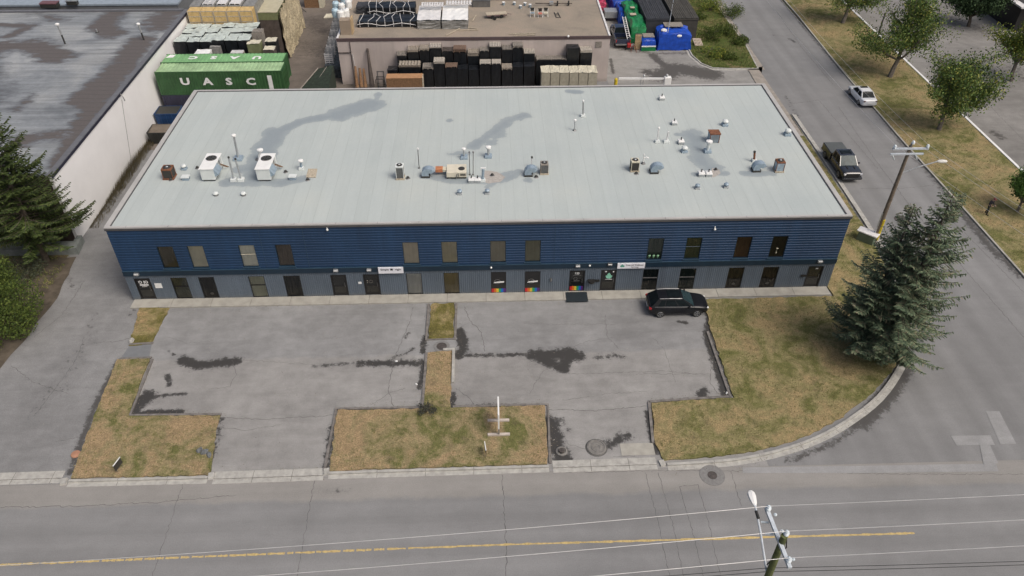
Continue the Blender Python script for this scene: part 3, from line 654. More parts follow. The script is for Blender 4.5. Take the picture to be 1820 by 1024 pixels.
seam = t.ramp(st, [(0.0, 1.0), (0.03, 1.0), (0.05, 0.0), (1.0, 0.0)]); c = t.mix(t.math('MULTIPLY', seam, t.ramp(t.noise(v, 0.6, 4), [(0.35, 0.1), (0.7, 0.6)])), c, (0.27, 0.30, 0.30))
streak = t.noise(t.mp(v, (2.5, 0.16, 1)), 1.0, 5, 0.65); c = t.mix(1.0, c, t.ramp(streak, [(0.3, 0.965), (0.7, 1.025)]), 'MULTIPLY')
wet_shade = t.new('ShaderNodeAttribute', attribute_name='wet_shade').outputs['Fac']
rg = t.math('ADD', wet_shade, t.math('MULTIPLY', t.math('SUBTRACT', t.noise(v, 0.9, 5, 0.6), 0.5), 0.7))
f = t.ramp(rg, [(0.36, 0.0), (0.42, 0.62), (0.7, 0.9)]); f2 = t.ramp(rg, [(0.2, 0.0), (0.38, 0.25)])
c = t.mix(f2, c, (0.33, 0.355, 0.355)); c = t.mix(f, c, (0.23, 0.27, 0.295))
c = t.mix(1.0, c, t.ramp(t.noise(v, 9, 3), [(0.3, 0.97), (0.7, 1.03)]), 'MULTIPLY')
t.lk(c, t.b.inputs['Base Color']); t.b.inputs['Roughness'].default_value = 0.75; t.b.inputs['Specular IOR Level'].default_value = 0.3
rb.box((0.2, 0.2, 6.7), (BW-0.2, BD-0.2, 6.9), 0)
roof = rb.build('roof', m, bld)
b = MB()
b.box((-0.06, -0.06, 6.86), (BW+0.06, 0.16, 7.0)); b.box((-0.06, BD-0.2, 6.86), (BW+0.06, BD+0.06, 7.0))
b.box((-0.06, 0.16, 6.86), (0.30, BD-0.2, 7.02)); b.box((BW-0.30, 0.16, 6.86), (BW+0.06, BD-0.2, 7.02))
b.box((-0.075, -0.08, 6.72), (BW+0.075, -0.061, 6.90), 1); b.box((0.301, 0.17, 6.9), (0.37, BD-0.21, 6.985), 1); b.box((BW-0.37, 0.17, 6.9), (BW-0.301, BD-0.21, 6.985), 1)
b.box((0.38, BD-0.28, 6.9), (BW-0.38, BD-0.201, 6.985), 1)
for i in range(18): b.box((i*3.05+1.5, -0.062, 6.999), (i*3.05+1.52, 0.161, 7.003), 1)
b.build('roof_edge', [M['cap'], M['capdark']], bld)
# windows
def curtain(c, v=0.12): return mat('curtain_%d_%d_%d' % tuple(int(q*1000) for q in c), c, 0.95, var=v, scale=1.2)
UC = [(0.13, 0.11, 0.07), (0.72, 0.67, 0.54), (0.85, 0.82, 0.72), (0.17, 0.135, 0.11), (0.70, 0.62, 0.50), (0.62, 0.56, 0.43), (0.42, 0.38, 0.30), (0.32, 0.30, 0.21), (0.05, 0.075, 0.06), (0.045, 0.07, 0.035), (0.09, 0.045, 0.025), (0.075, 0.06, 0.035)]
def window(x0, x1, z0, z1, col, rec, upper):
    f = MB(); w_ = 0.035
    f.box((x0, 0.0, z0), (x0+w_, rec+0.05, z1)); f.box((x1-w_, 0.0, z0), (x1, rec+0.05, z1)); f.box((x0+w_, 0.0, z1-w_), (x1-w_, rec+0.05, z1)); f.box((x0+w_, 0.0, z0), (x1-w_, rec+0.05, z0+w_))
    f.box((x0, rec+0.05, z0), (x0+0.01, 0.74, z1), 1); f.box((x1-0.01, rec+0.05, z0), (x1, 0.74, z1), 1); f.box((x0+.01, rec+0.05, z0), (x1-.01, 0.74, z0+0.01), 1); f.box((x0+.01, rec+0.05, z1-0.01), (x1-.01, 0.74, z1), 1)
    if upper: f.box((x0-0.06, -0.075, z0-0.10), (x1+0.06, -0.001, z0-0.001), 2)
    o = f.build('window', [M['frame'] if not upper else M['band'], M['dark'], M['bandtop']], bld)
    p = MB(); p.add([(x0+w_, rec, z0+w_), (x1-w_, rec, z0+w_), (x1-w_, rec, z1-w_), (x0+w_, rec, z1-w_)], [(0, 1, 2, 3)]); p.build('pane', M['glass'], o)
    if col is not None:
        q = MB(); n = 12; Y = rec+0.035
        vs = []
        for i in range(n+1):
            xx_ = x0+w_+(x1-x0-2*w_)*i/n; dy = (0.004 if upper else 0.012)*math.sin(i*2.1)+random.uniform(-.003, .003); vs += [(xx_, Y+dy, z0+w_), (xx_, Y+dy, z1-w_)]
        q.add(vs, [(2*i, 2*i+2, 2*i+3, 2*i+1) for i in range(n)]); q.build('blind', curtain(col), o)
    return o
for i, (a, c) in enumerate(UP):
    o = window(a, c, *UZ, UC[i], 0.07, True)
    if i in (2, 9):
        q = MB(); q.box((a+0.036, 0.045, 4.28), (c-0.036, 0.069, 4.31)); q.build('mullion', M['grey'] if i == 9 else M['cream'], o)
    if i == 8:
        q = MB()
        for k in range(3): q.lathe((a+0.25+0.33*k, 0.3-0.15, 3.2), [(0.06, 0), (0.09, 0.12), (0.13, 0.3), (0.02, 0.42)], 8, 0)
        q.build('potted_plant', mat('window_plant', (0.22, 0.42, 0.25), 0.8, var=0.4, scale=8), o)
    if i == 11:
        q = MB(); q.lathe((a+0.6, 0.15, 3.35), [(0.03, 0), (0.10, 0.2), (0.06, 0.5), (0.12, 0.62), (0.02, 0.75)], 8, 0); q.build('ornament', M['cream'], o)
LC = {1: (0.11, 0.11, 0.08), 2: (0.018, 0.018, 0.018), 3: (0.46, 0.45, 0.34), 4: (0.012, 0.014, 0.014), 7: (0.60, 0.58, 0.54), 8: (0.36, 0.29, 0.17), 13: (0.02, 0.032, 0.032), 14: (0.02, 0.034, 0.03), 15: (0.028, 0.021, 0.015), 16: (0.03, 0.022, 0.018)}
for i, c in LC.items():
    a, e = LO[i]; o = window(a, e, *LZ, c, 0.05, False)
    if i in (13, 14, 1, 3):
        q = MB(); q.box((a+0.036, 0.02, 1.28), (e-0.036, 0.049, 1.36)); q.build('mullion', M['steel'] if i > 4 else M['frame'], o)
    if i in (2, 15, 16):
        q = MB(); q.sphere((a+0.65, 0.085, 0.5), 0.11, 0, 8, 5, (1.6, 0.2, 1)); q.build('ornament', M['greywood'], o)
RB = [mat('stripe_red', (0.5, 0.02, 0.03), 0.4), mat('stripe_orange', (0.6, 0.15, 0.02), 0.4), mat('stripe_yellow', (0.6, 0.45, 0.05), 0.4), mat('stripe_green', (0.02, 0.28, 0.10), 0.4), mat('stripe_blue', (0.01, 0.12, 0.45), 0.4), mat('stripe_purple', (0.09, 0.02, 0.16), 0.4)]
blackgloss = mat('black_film', (0.008, 0.008, 0.009), 0.15, coat=0.5)
def ring(b, cx, y, cz, r0, r1, m=0, n=20, sx=1.0):
    vs = []
    for k in range(n):
        a = 2*math.pi*k/n; vs += [(cx+sx*r0*math.cos(a), y, cz+r0*math.sin(a)), (cx+sx*r1*math.cos(a), y, cz+r1*math.sin(a))]
    b.add(vs, [(2*k, 2*k+1, (2*k+3) % (2*n), (2*k+2) % (2*n)) for k in range(n)], m)
for i in (9, 10):
    a, e = LO[i]; f = MB(); f.box((a, 0.0, LZ[0]), (e, 0.05, LZ[1])); o = f.build('window', M['frame'], bld)
    q = MB(); q.box((a+0.04, -0.012, LZ[0]+0.04), (e-0.04, -0.001, LZ[1]-0.04)); p = q.build('window_graphic', blackgloss, o)
    q = MB(); W_ = (e-a-0.08)/6
    for k in range(6): q.box((a+0.04+W_*k, -0.018, LZ[0]+0.05), (a+0.04+W_*(k+1), -0.0125, LZ[0]+0.42), k)
    q.build('rainbow_band', RB, o)
    q = MB(); ring(q, (a+e)/2-0.1, -0.016, 1.24, 0.19, 0.235, 0, 24, 1.15)
    q.add([(a+0.18, -0.02, 1.10), (a+0.7, -0.02, 1.12), (a+1.02, -0.02, 1.15), (a+1.04, -0.02, 1.29), (a+0.66, -0.02, 1.27), (a+0.3, -0.02, 1.22)], [(0, 1, 2, 3, 4, 5)], 1)
    q.build('logo', [M['steel'], M['white']], o)
def door(i, leaf=M['frame'], label=None):
    a, e = LO[i]; f = MB(); w_ = 0.06
    f.box((a, -0.01, 0.12), (a+w_, 0.12, 2.22)); f.box((e-w_, -0.01, 0.12), (e, 0.12, 2.22)); f.box((a+w_, -0.01, 2.16), (e-w_, 0.12, 2.22))
    f.box((a+w_, 0.05, 0.13), (a+w_+0.1, 0.10, 2.159)); f.box((e-w_-0.1, 0.05, 0.13), (e-w_, 0.10, 2.159)); f.box((a+w_+0.1, 0.05, 2.02), (e-w_-0.1, 0.10, 2.159)); f.box((a+w_+0.1, 0.05, 0.13), (e-w_-0.1, 0.10, 0.32)); f.box((a+w_+0.1, 0.05, 1.0), (e-w_-0.1, 0.10, 1.1))
    o = f.build('door', leaf, bld)
    if label: o['label'] = label
    q = MB(); q.box((a+0.16, 0.068, 0.3), (e-0.16, 0.08, 2.04)); q.build('glass', mat('door_glass', (0.010, 0.011, 0.011), 0.1, coat=0.5), o)
    q = MB(); q.tube([(e-0.2, -0.03, 1.0), (e-0.2, -0.03, 1.4)], 0.018); q.box((e-0.21, -0.03, 1.02), (e-0.19, 0.05, 1.05)); q.box((e-0.21, -0.03, 1.35), (e-0.19, 0.05, 1.38)); q.build('handle', M['steel'], o)
    return o
d0 = door(0, label='black door with two round white marks'); q = MB(); a = LO[0][0]
ring(q, a+0.38, 0.045, 1.80, 0.07, 0.14); ring(q, a+0.84, 0.045, 1.80, 0.07, 0.14); q.box((a+0.64, 0.04, 1.62), (a+0.70, 0.045, 1.93)); q.box((a+0.28, 0.04, 1.44), (a+0.95, 0.045, 1.60)); q.box((a+0.4, 0.04, 1.33), (a+0.8, 0.045, 1.37))
q.build('logo', M['rope'], d0)
q = MB(); q.box((2.05, -0.05, 1.25), (2.58, -0.031, 1.72)); q.build('notice_board', M['white'], bld)
d5 = door(5); d6 = door(6); q = MB(); a = LO[6][0]; ring(q, a+0.55, 0.045, 1.45, 0.13, 0.15); q.box((a+0.24, 0.04, 1.30), (a+0.31, 0.045, 1.37)); q.box((a+0.24, 0.04, 1.48), (a+0.31, 0.045, 1.58)); q.build('logo', M['greywood'], d6)
q = MB(); q.box((17.72, -0.05, 1.3), (17.98, -0.031, 1.5)); q.build('notice', M['white'], bld)
d11 = door(11, label='black door with unit number and rainbow strip'); q = MB(); a, e = LO[11]; W_ = (e-a-0.16)/6
for k in range(6): q.box((a+0.08+W_*k, 0.02, 0.20), (a+0.08+W_*(k+1), 0.045, 0.58), k)
q.build('rainbow_band', RB, d11); text('123', 0.26, M['white'], d11, (a+0.6, 0.04, 1.88), (R_(90), 0, 0), 0.006)
q = MB(); ring(q, a+0.5, 0.04, 1.35, 0.12, 0.16); q.box((a+0.35, 0.035, 1.10), (a+0.82, 0.04, 1.17)); q.box((a+0.28, 0.035, 1.66), (a+0.92, 0.04, 1.70)); q.build('logo', M['steel'], d11)
d12 = door(12, label='dark door with pale green leaf emblem'); q = MB(); a, e = LO[12]
cx, cz = a+0.66, 1.55
q.add([(cx-0.26, 0.04, cz+0.06), (cx-0.14, 0.04, cz+0.08), (cx-0.12, 0.04, cz+0.20), (cx, 0.04, cz+0.34), (cx+0.12, 0.04, cz+0.20), (cx+0.14, 0.04, cz+0.08), (cx+0.26, 0.04, cz+0.06), (cx+0.22, 0.04, cz-0.14), (cx+0.1, 0.04, cz-0.24), (cx-0.1, 0.04, cz-0.24), (cx-0.22, 0.04, cz-0.14)], [tuple(range(11))])
q.build('leaf_emblem', mat('mint_green', (0.22, 0.52, 0.38), 0.6), d12)
q = MB(); q.box((a+0.4, 0.035, 1.22), (a+0.95, 0.04, 1.26)); q.sphere((a+0.38, 0.03, 2.02), 0.07, 0, 8, 5, (1.2, 0.3, 0.8)); q.sphere((a+0.98, 0.03, 2.0), 0.07, 0, 8, 5, (1, 0.3, 1)); q.build('logo', M['white'], d12)
d17 = door(17); text('101', 0.16, M['white'], d17, (LO[17][0]+0.72, 0.04, 1.93), (R_(90), 0, 0), 0.004)
q = MB(); q.box((LO[17][0]-0.45, -0.12, 1.25), (LO[17][0]-0.02, -0.035, 1.42)); q.build('letter_box', M['cartrim'], bld)
q = MB(); q.lathe((36.0, -0.16, 1.02), [(0.05, 0), (0.26, 0.12), (0.30, 0.3)], 12); q.box((35.9, -0.1, 1.0), (36.1, -0.03, 1.3)); q.build('wall_planter', M['cartrim'], bld)
q = MB(); q.box((36.28, -0.14, 1.12), (36.66, -0.035, 1.3)); q.build('letter_box', M['cartrim'], bld)
q = MB(); q.box((32.75, -0.1, 1.2), (32.87, -0.035, 1.55)); q.sphere((32.81, -0.12, 1.38), 0.07); q.build('meter', M['steel'], bld)
def wlight(x, z, round_=False, mm='galv'):
    q = MB()
    if round_: q.sphere((x, -0.16, z), 0.085)
    else: q.box((x-0.17, -0.26, z-0.09), (x+0.17, -0.101, z+0.1)); q.obox((x, -0.24, z-0.02), (0.3, 0.05, 0.2), (0.5, 0, 0), 1)
    q.build('wall_light', [M['white'] if round_ else M[mm], M['rope']], bld)
for pxx, pyy in ((243, 487), (597, 480), (656, 479), (1027, 472), (1457, 464)):
    p = at(pxx, pyy, y=-0.1); wlight(p.x, p.z)
for pxx, pyy in ((873, 475), (1048, 471.5)): p = at(pxx, pyy, y=-0.1); wlight(p.x, p.z, True)
p = at(1084, 469, y=-0.1); wlight(p.x, p.z, False, 'steel')
for pxx, pyy in ((582, 407), (1270, 406)): p = at(pxx, pyy, y=0); q = MB(); q.sphere((p.x, -0.12, p.z), 0.09); q.box((p.x-0.03, -0.1, p.z), (p.x+0.03, -0.03, p.z+0.2)); q.build('camera_dome', M['white'], bld)
# signs on the fascia
signwhite = mat('sign_face', (0.74, 0.75, 0.80), 0.45, var=0.03)
q = MB(); q.box((19.43, -0.20, 2.40), (21.35, -0.12, 2.98)); sg = q.build('sign_board', signwhite, bld, bevel=0.01)
text('Simple', 0.24, M['frame'], sg, (19.93, -0.205, 2.78), (R_(90), 0, 0), 0.003, sx=1.0); text('rigin', 0.24, M['frame'], sg, (20.96, -0.205, 2.78), (R_(90), 0, 0), 0.003, sx=1.2)
q = MB(); q.box((20.36, -0.207, 2.70), (20.55, -0.201, 2.87)); q.add([(20.5, -0.206, 2.68), (20.62, -0.206, 2.88), (20.55, -0.206, 2.70)], [(0, 1, 2)]); q.build('sign_mark', M['frame'], sg)
q = MB(); q.box((37.93, -0.20, 2.46), (40.07, -0.12, 2.97)); sg = q.build('sign_board', signwhite, bld, bevel=0.01)
text('Tree All Wellness', 0.19, M['steel'], sg, (39.26, -0.205, 2.79), (R_(90), 0, 0), 0.003); text('Psychology', 0.13, M['steel'], sg, (39.3, -0.205, 2.60), (R_(90), 0, 0), 0.002)
q = MB(); q.add([(38.12, -0.206, 2.72), (38.3, -0.206, 2.9), (38.5, -0.206, 2.72), (38.44, -0.206, 2.62), (38.18, -0.206, 2.62)], [(0, 1, 2, 3, 4)]); q.build('sign_mark', mat('logo_green', (0.10, 0.32, 0.24), 0.6), sg)
mt = MB(); p0 = at(1004, 519, z=0.13)
mt.prism([tuple(at(a_, c_, 0.14)[:2]) for a_, c_ in ((1005, 519.5), (1043, 519), (1045.5, 536), (1007, 536.5))], 0.121, 0.15)
for k in range(9): mt.box((34.0+k*0.17, -1.05, 0.1495), (34.05+k*0.17, -0.16, 0.158), 0)
tag(mt.build('door_mat', mat('mat_rubber', (0.010, 0.018, 0.024), 0.85, var=0.2, scale=6)), 'dark navy rubber mat on the sidewalk before the unit number door', 'mat')

# ------------------------------------------------------------------ rooftop equipment
RZ = 6.935
def rp(a, c): p = at(a, c, RZ); return p
def rh(a, c, y): return at(a, c, y=y).z-RZ
def curb(b, w_=0.5, h=0.2, m=0): b.obox((0, 0, h/2), (w_, w_, h), (0, 0, 0), m, 0.9)
def roof_thing(name, label, cat, a, c, rz=0, group=None):
    p = rp(a, c); return thing(name, label, cat, (p.x, p.y, RZ), rz, group), p
def flue(a, c, top, label, r=0.07, base=0.5, cap='disk', mt_='galv', lean=None, group=None, capm='white'):
    t_, p = roof_thing('flue_pipe', label, 'flue', a, c, 0, group); h = rh(top[0], top[1], p.y)
    lx = at(top[0], top[1], y=p.y).x-p.x
    if base: b_ = MB(); curb(b_, base, 0.22); b_.build('flashing_base', M['whitemetal'] if base < 0.6 else M['bluegalv'], t_, bevel=0.02)
    else: b_ = MB(); b_.lathe((0, 0, 0), [(r*3, 0), (r*1.4, 0.12), (r*1.2, 0.14)], 12); b_.build('flashing_base', M['steel'], t_)
    b_ = MB(); b_.tube([(0, 0, 0.1), (lx, 0, h-0.05)], r, 10); b_.build('pipe', M[mt_], t_, smooth=False)
    b_ = MB()
    if cap == 'disk': b_.lathe((lx, 0, h-0.12), [(r*1.5, 0), (r*2.1, 0.03), (r*2.1, 0.14), (r*0.6, 0.2)], 14)
    elif cap == 'open': b_.lathe((lx, 0, h-0.1), [(r*1.15, 0), (r*1.15, 0.12)], 10)
    else: b_.bar((lx-0.22, 0, h), (lx+0.22, 0, h), 0.1, 0.1)
    b_.build('cap', M[capm], t_); return t_
flue(424, 283, (415, 240), 'tall galvanised flue with white cap on a square base, behind the left white rooftop unit', 0.09, 0.75)
flue(416, 321, (406, 279), 'thin leaning grey flue beside the right side of the left white rooftop unit', 0.07, 0.5, 'open', capm='fan')
flue(429, 321, (418, 282), 'thin leaning grey flue, right one of the close pair by the left white rooftop unit', 0.07, 0.5, 'open', capm='fan')
flue(745, 299, (742.5, 264), 'slim lone flue with white disk cap between left condenser and gooseneck', 0.035, 0, mt_='steel')
flue(825, 281, (824, 264), 'short flue with white cap on a blue grey curb behind the beige rooftop unit', 0.08, 0.62)
flue(868, 279, (868, 261), 'stout hooded flue on a blue grey curb, right of the twin dark flues', 0.11, 0.62)
flue(841, 311, (841, 270), 'thin dark flue, right one of the twin tall flues behind the beige unit', 0.03, 0, 'disk', 'steel', capm='steel')
flue(835, 311, (834, 270), 'thin dark flue, left one of the twin tall flues behind the beige unit', 0.03, 0, 'disk', 'steel', capm='steel')
flue(858, 322, (859, 299), 'short vent with a white T shaped top beside the beige rooftop unit', 0.11, 0.45, 'tee', 'bluegalv')
flue(1036, 207, (1036.5, 179), 'slim vent pipe on white curb near the rear middle of the roof', 0.05, 0.45, mt_='steel')
flue(1021, 232, (1022, 213), 'small mushroom topped vent just in front of the slim rear vent pipe', 0.06, 0)
flue(1168, 253, (1171, 227), 'slim pipe on white curb, left of the pair right of centre', 0.045, 0.42, mt_='rope')
flue(1184, 253, (1188, 234), 'white slim pipe on white curb, right of the pair right of centre', 0.055, 0.5, 'open', mt_='rope')
flue(1257, 270, (1261, 251), 'white flue on a blue curb in front of the rusty topped cabinet', 0.13, 0.62, mt_='whitemetal')
flue(1340, 287, (1341.5, 269), 'short dark brown flue on blue curb behind the rightmost gooseneck', 0.09, 0.42, 'open', 'rust', capm='fan')
flue(536, 301, (534, 285), 'short white vent pipe on a blue curb right of the two white rooftop units', 0.10, 0.42, mt_='bluegalv')
flue(461, 283, (462, 266), 'white domed vent behind the right white rooftop unit', 0.12, 0, mt_='white')
flue(944, 297, (945.5, 279), 'thin white vent behind the middle gooseneck', 0.04, 0, mt_='rope', capm='fan')
def domevent(a, c, s, label, base='bluegalv', top='whitemetal', group=None):
    t_, p = roof_thing('roof_vent', label, 'roof vent', a, c, 0, group)
    b_ = MB(); curb(b_, 0.55*s, 0.2*s); b_.build('curb', M[base], t_, bevel=0.02)
    b_ = MB(); b_.lathe((0, 0, 0.18*s), [(0.12*s, 0), (0.12*s, 0.14*s), (0.26*s, 0.16*s), (0.27*s, 0.26*s), (0.18*s, 0.36*s), (0.04*s, 0.4*s)], 14); b_.build('hood', M[top], t_, smooth=False); return t_
domevent(328, 301, 0.8, 'small grey vent between the rusty condenser and the left white unit'); domevent(1216, 270, 0.95, 'round headed vent just left of the dark stain')
domevent(1288, 223, 1.0, 'white hooded vent right of the rusty topped cabinet'); domevent(1399, 240, 1.05, 'white hooded vent nearest the right edge of the roof')
for a, c, n in ((817, 345, 'leftmost'), (866, 344, 'second'), (1239, 335, 'third'), (1290, 333, 'rightmost')):
    domevent(a, c, 0.72, 'tiny hooded vent, %s of four along the roof front' % n, 'galv', 'bluegalv', 'small hooded vents along the front')
for a, c, n in ((384, 347, 'left'), (433, 347, 'right')):
    t_, p = roof_thing('roof_vent', 'low white dome vent in front of the white rooftop units, %s one' % n, 'roof vent', a, c, 0, 'low dome vents')
    b_ = MB(); b_.lathe((0, 0, 0), [(0.2, 0), (0.17, 0.14)], 12); b_.build('collar', M['steel'], t_); b_ = MB(); b_.lathe((0, 0, 0.14), [(0.21, 0), (0.2, 0.08), (0.1, 0.14), (0.02, 0.15)], 12); b_.build('dome', M['whitemetal'], t_)
def curbbox(a, c, s, label, group=None, vent=True):
    t_, p = roof_thing('pipe_curb', label, 'roof curb', a, c, 0, group)
    b_ = MB(); b_.box((-0.28*s, -0.28*s, 0), (0.28*s, 0.28*s, 0.25*s)); b_.build('curb', M['galv'], t_, bevel=0.02)
    b_ = MB(); b_.obox((0, 0, 0.31*s), (0.62*s, 0.62*s, 0.11*s), (0, 0, 0), 0, 0.85); b_.build('lid', M['white'], t_, bevel=0.02)
    if vent: b_ = MB(); b_.tube([(0, 0.05, 0.3*s), (0, 0.05, 0.62*s)], 0.05, 8); b_.build('pipe', M['fan'], t_)
for a, c, s, l in ((838, 323, 0.85, 'white capped curb, left of the pair beside the beige rooftop unit'), (849, 323, 0.85, 'white capped curb, right of the pair beside the beige rooftop unit'),
                   (1246, 312, 0.9, 'white capped curb, left of the pair on the stained patch'), (1259, 312, 0.9, 'white capped curb, right of the pair on the stained patch'),
                   (1176, 177, 0.9, 'lone white capped curb nearest the rear edge of the roof'), (1198, 221, 0.85, 'white capped curb left of the rusty topped cabinet, further back'), (1210, 255, 0.9, 'white capped curb at the left edge of the dark stain')):
    curbbox(a, c, s, l)
for a, c, l in ((331, 319, 'low grey vent box beside the rusty condenser'), (521, 318, 'low blue grey vent box right of the right white unit')):
    t_, p = roof_thing('vent_box', l, 'vent box', a, c); b_ = MB(); b_.box((-0.26, -0.2, 0), (0.26, 0.2, 0.24)); b_.build('body', M['bluegalv'], t_); b_ = MB(); b_.obox((0, 0, 0.27), (0.62, 0.5, 0.07)); b_.build('lid', M['whitemetal'], t_)
for a, c, l in ((304, 320, 'dark roof drain in front of the rusty condenser'), (351, 299, 'dark roof drain left of the left white unit'), (508, 306, 'dark roof drain right of the right white unit'), (547, 320, 'dark roof drain in front of the plywood sheet'),
                (875, 312, 'black roof drain on the sandy patch'), (1272, 302, 'black roof drain on the stained patch right of two curbs'), (1131, 309, 'dark drain in front of the right hand condenser'), (725, 317, 'dark drain beside the white condenser'), (953, 315, 'dark drain between middle gooseneck and condenser')):
    t_, p = roof_thing('roof_drain', l, 'roof drain', a, c); b_ = MB(); b_.lathe((0, 0, 0), [(0.2, 0), (0.18, 0.02), (0.13, 0.04)], 12); b_.build('ring', M['steel'], t_); b_ = MB(); b_.lathe((0, 0, 0.04), [(0.12, 0), (0.11, 0.1), (0.04, 0.16)], 8); b_.build('strainer', M['fan'], t_)
b_ = MB(); q4 = [tuple(at(a, c, RZ+0.05)[:2]) for a, c in ((548, 300), (564, 300), (561, 315), (544, 315))]; b_.prism(q4, RZ+0.003, RZ+0.06)
tag(b_.build('plywood_sheet', M['palewood']), 'pale plywood sheet lying flat on the roof right of the white units', 'plywood')
b_ = MB(); pa = [tuple(at(a, c, RZ)[:2]) for a, c in ((862, 303), (885, 306), (898, 315), (890, 323), (868, 326), (856, 322))]; b_.sheet(ragged(pa, 0.3, 0.05), RZ+0.006); b_.build('gravel_patch', mat('gravel_patch', (0.36, 0.34, 0.315), 0.95, var=0.2, scale=5), bld); b_ = MB()
pa = [tuple(at(a, c, RZ)[:2]) for a, c in ((1266, 299), (1278, 301), (1281, 308), (1270, 315), (1262, 314))]; b_.sheet(ragged(pa, 0.3, 0.04), RZ+0.006)
b_.build('gravel_patch', mat('gravel_patch', (0.36, 0.34, 0.315), 0.95, var=0.2, scale=5), bld)
def condenser(a, c, wpx, top, label, body='whitemetal', fin='fin', topm='whitemetal', rz=0):
    t_, p = roof_thing('air_conditioner', label, 'air conditioner', a, c, rz); w_ = wpx*0.042; h = rh(a, top, p.y+0.1)
    b_ = MB(); b_.box((-w_/2-0.04, -w_/2-0.06, 0), (w_/2+0.04, w_/2, 0.1)); b_.build('pad', M['palewood'] if body != 'rust' else M['rust'], t_)
    b_ = MB(); b_.box((-w_/2+0.03, -w_/2+0.03, 0.1), (w_/2-0.03, w_/2-0.03, h-0.12)); b_.build('coil', M[fin], t_)
    b_ = MB()
    for sx_ in (-1, 1):
        for sy_ in (-1, 1): b_.box((min(sx_*w_/2, sx_*(w_/2-.05)), min(sy_*w_/2, sy_*(w_/2-.05)), 0.1), (max(sx_*w_/2, sx_*(w_/2-.05)), max(sy_*w_/2, sy_*(w_/2-.05)), h-.12))
    b_.box((-w_/2, -w_/2, h-0.12), (w_/2, w_/2, h)); b_.build('casing', M[topm], t_, bevel=0.015)
    b_ = MB(); b_.lathe((0, 0, h+0.002), [(w_*0.38, 0), (w_*0.36, 0.03), (w_*0.16, 0.05)], 18); b_.build('fan_grille', M['fan'], t_)
    b_ = MB(); b_.lathe((0, 0, h+0.055), [(w_*0.14, 0), (w_*0.10, 0.03)], 12); b_.build('fan_hub', M['galv'], t_); return t_
condenser(302.5, 315, 19, 296, 'small rusty condenser, leftmost unit on the roof', 'rust', 'fan', 'rust')
condenser(712, 316, 15, 292, 'white condenser left of the middle group on the roof')
condenser(967, 307, 15, 288, 'grey condenser beside the middle gooseneck', 'galv', 'fin', 'greywood')
condenser(1127, 302, 16, 283, 'dark sided condenser with white top left of a gooseneck', 'galv', 'fan', 'cream')
condenser(1383, 303, 16, 284, 'rusty sided condenser nearest the right edge of the roof', 'galv', 'bluegalv', 'rust')
def gooseneck(a, c, top, r, label, d=1):
    t_, p = roof_thing('gooseneck_vent', label, 'roof vent', a, c); h = rh(a, top, p.y)-0.12
    b_ = MB(); b_.box((-0.34, -0.34, 0), (0.34, 0.34, 0.16)); b_.build('curb', M['fan'], t_, bevel=0.02)
    b_ = MB(); W_ = 0.30; n = 10; Rr = 0.52; vs = []
    base = [(-0.3, 0.16), (-0.3, h-Rr*0.9)]
    outer = [(-0.3, 0.16)]+[(0.24-0.56*math.cos(math.pi*k/n*0.83), max(0.3, h-0.5)+0.5*math.sin(math.pi*k/n*0.83)) for k in range(n+1)]
    inn = [(0.26, 0.16)]+[(0.32-0.10*math.cos(math.pi*k/n*0.83), max(0.3, h-0.5)-0.05+0.16*math.sin(math.pi*k/n*0.83)) for k in range(n+1)]
    for (x0, z0), (x1, z1) in zip(outer, inn): vs += [(x0, -W_, z0), (x0, W_, z0), (x1, W_, z1), (x1, -W_, z1)]
    k_ = len(outer); fs = [(4*i+j, 4*i+(j+1) % 4, 4*i+4+(j+1) % 4, 4*i+4+j) for i in range(k_-1) for j in range(4)]+[(3, 2, 1, 0)]
    b_.add(vs, fs, 0)
    for f_i in range(len(b_.m)):
        pass
    o_ = b_.build('duct', [M['bluegalv']], t_)
    b_ = MB(); x0, z0 = outer[-1]; x1, z1 = inn[-1]; b_.add([(x0, -W_-.01, z0), (x0, W_+.01, z0), (x1, W_+.01, z1), (x1, -W_-.01, z1)], [(0, 1, 2, 3)]); b_.build('screen', M['fan'], t_); return t_
gooseneck(757, 313, 296, 1, 'blue grey gooseneck vent left of the beige rooftop unit'); gooseneck(939, 311, 294, 1, 'blue grey gooseneck vent in the middle, beside the grey condenser')
gooseneck(1162, 306, 289, 1, 'blue grey gooseneck vent right of the dark sided condenser'); gooseneck(1343, 303, 286, 1, 'blue grey gooseneck vent nearest the right edge of the roof')
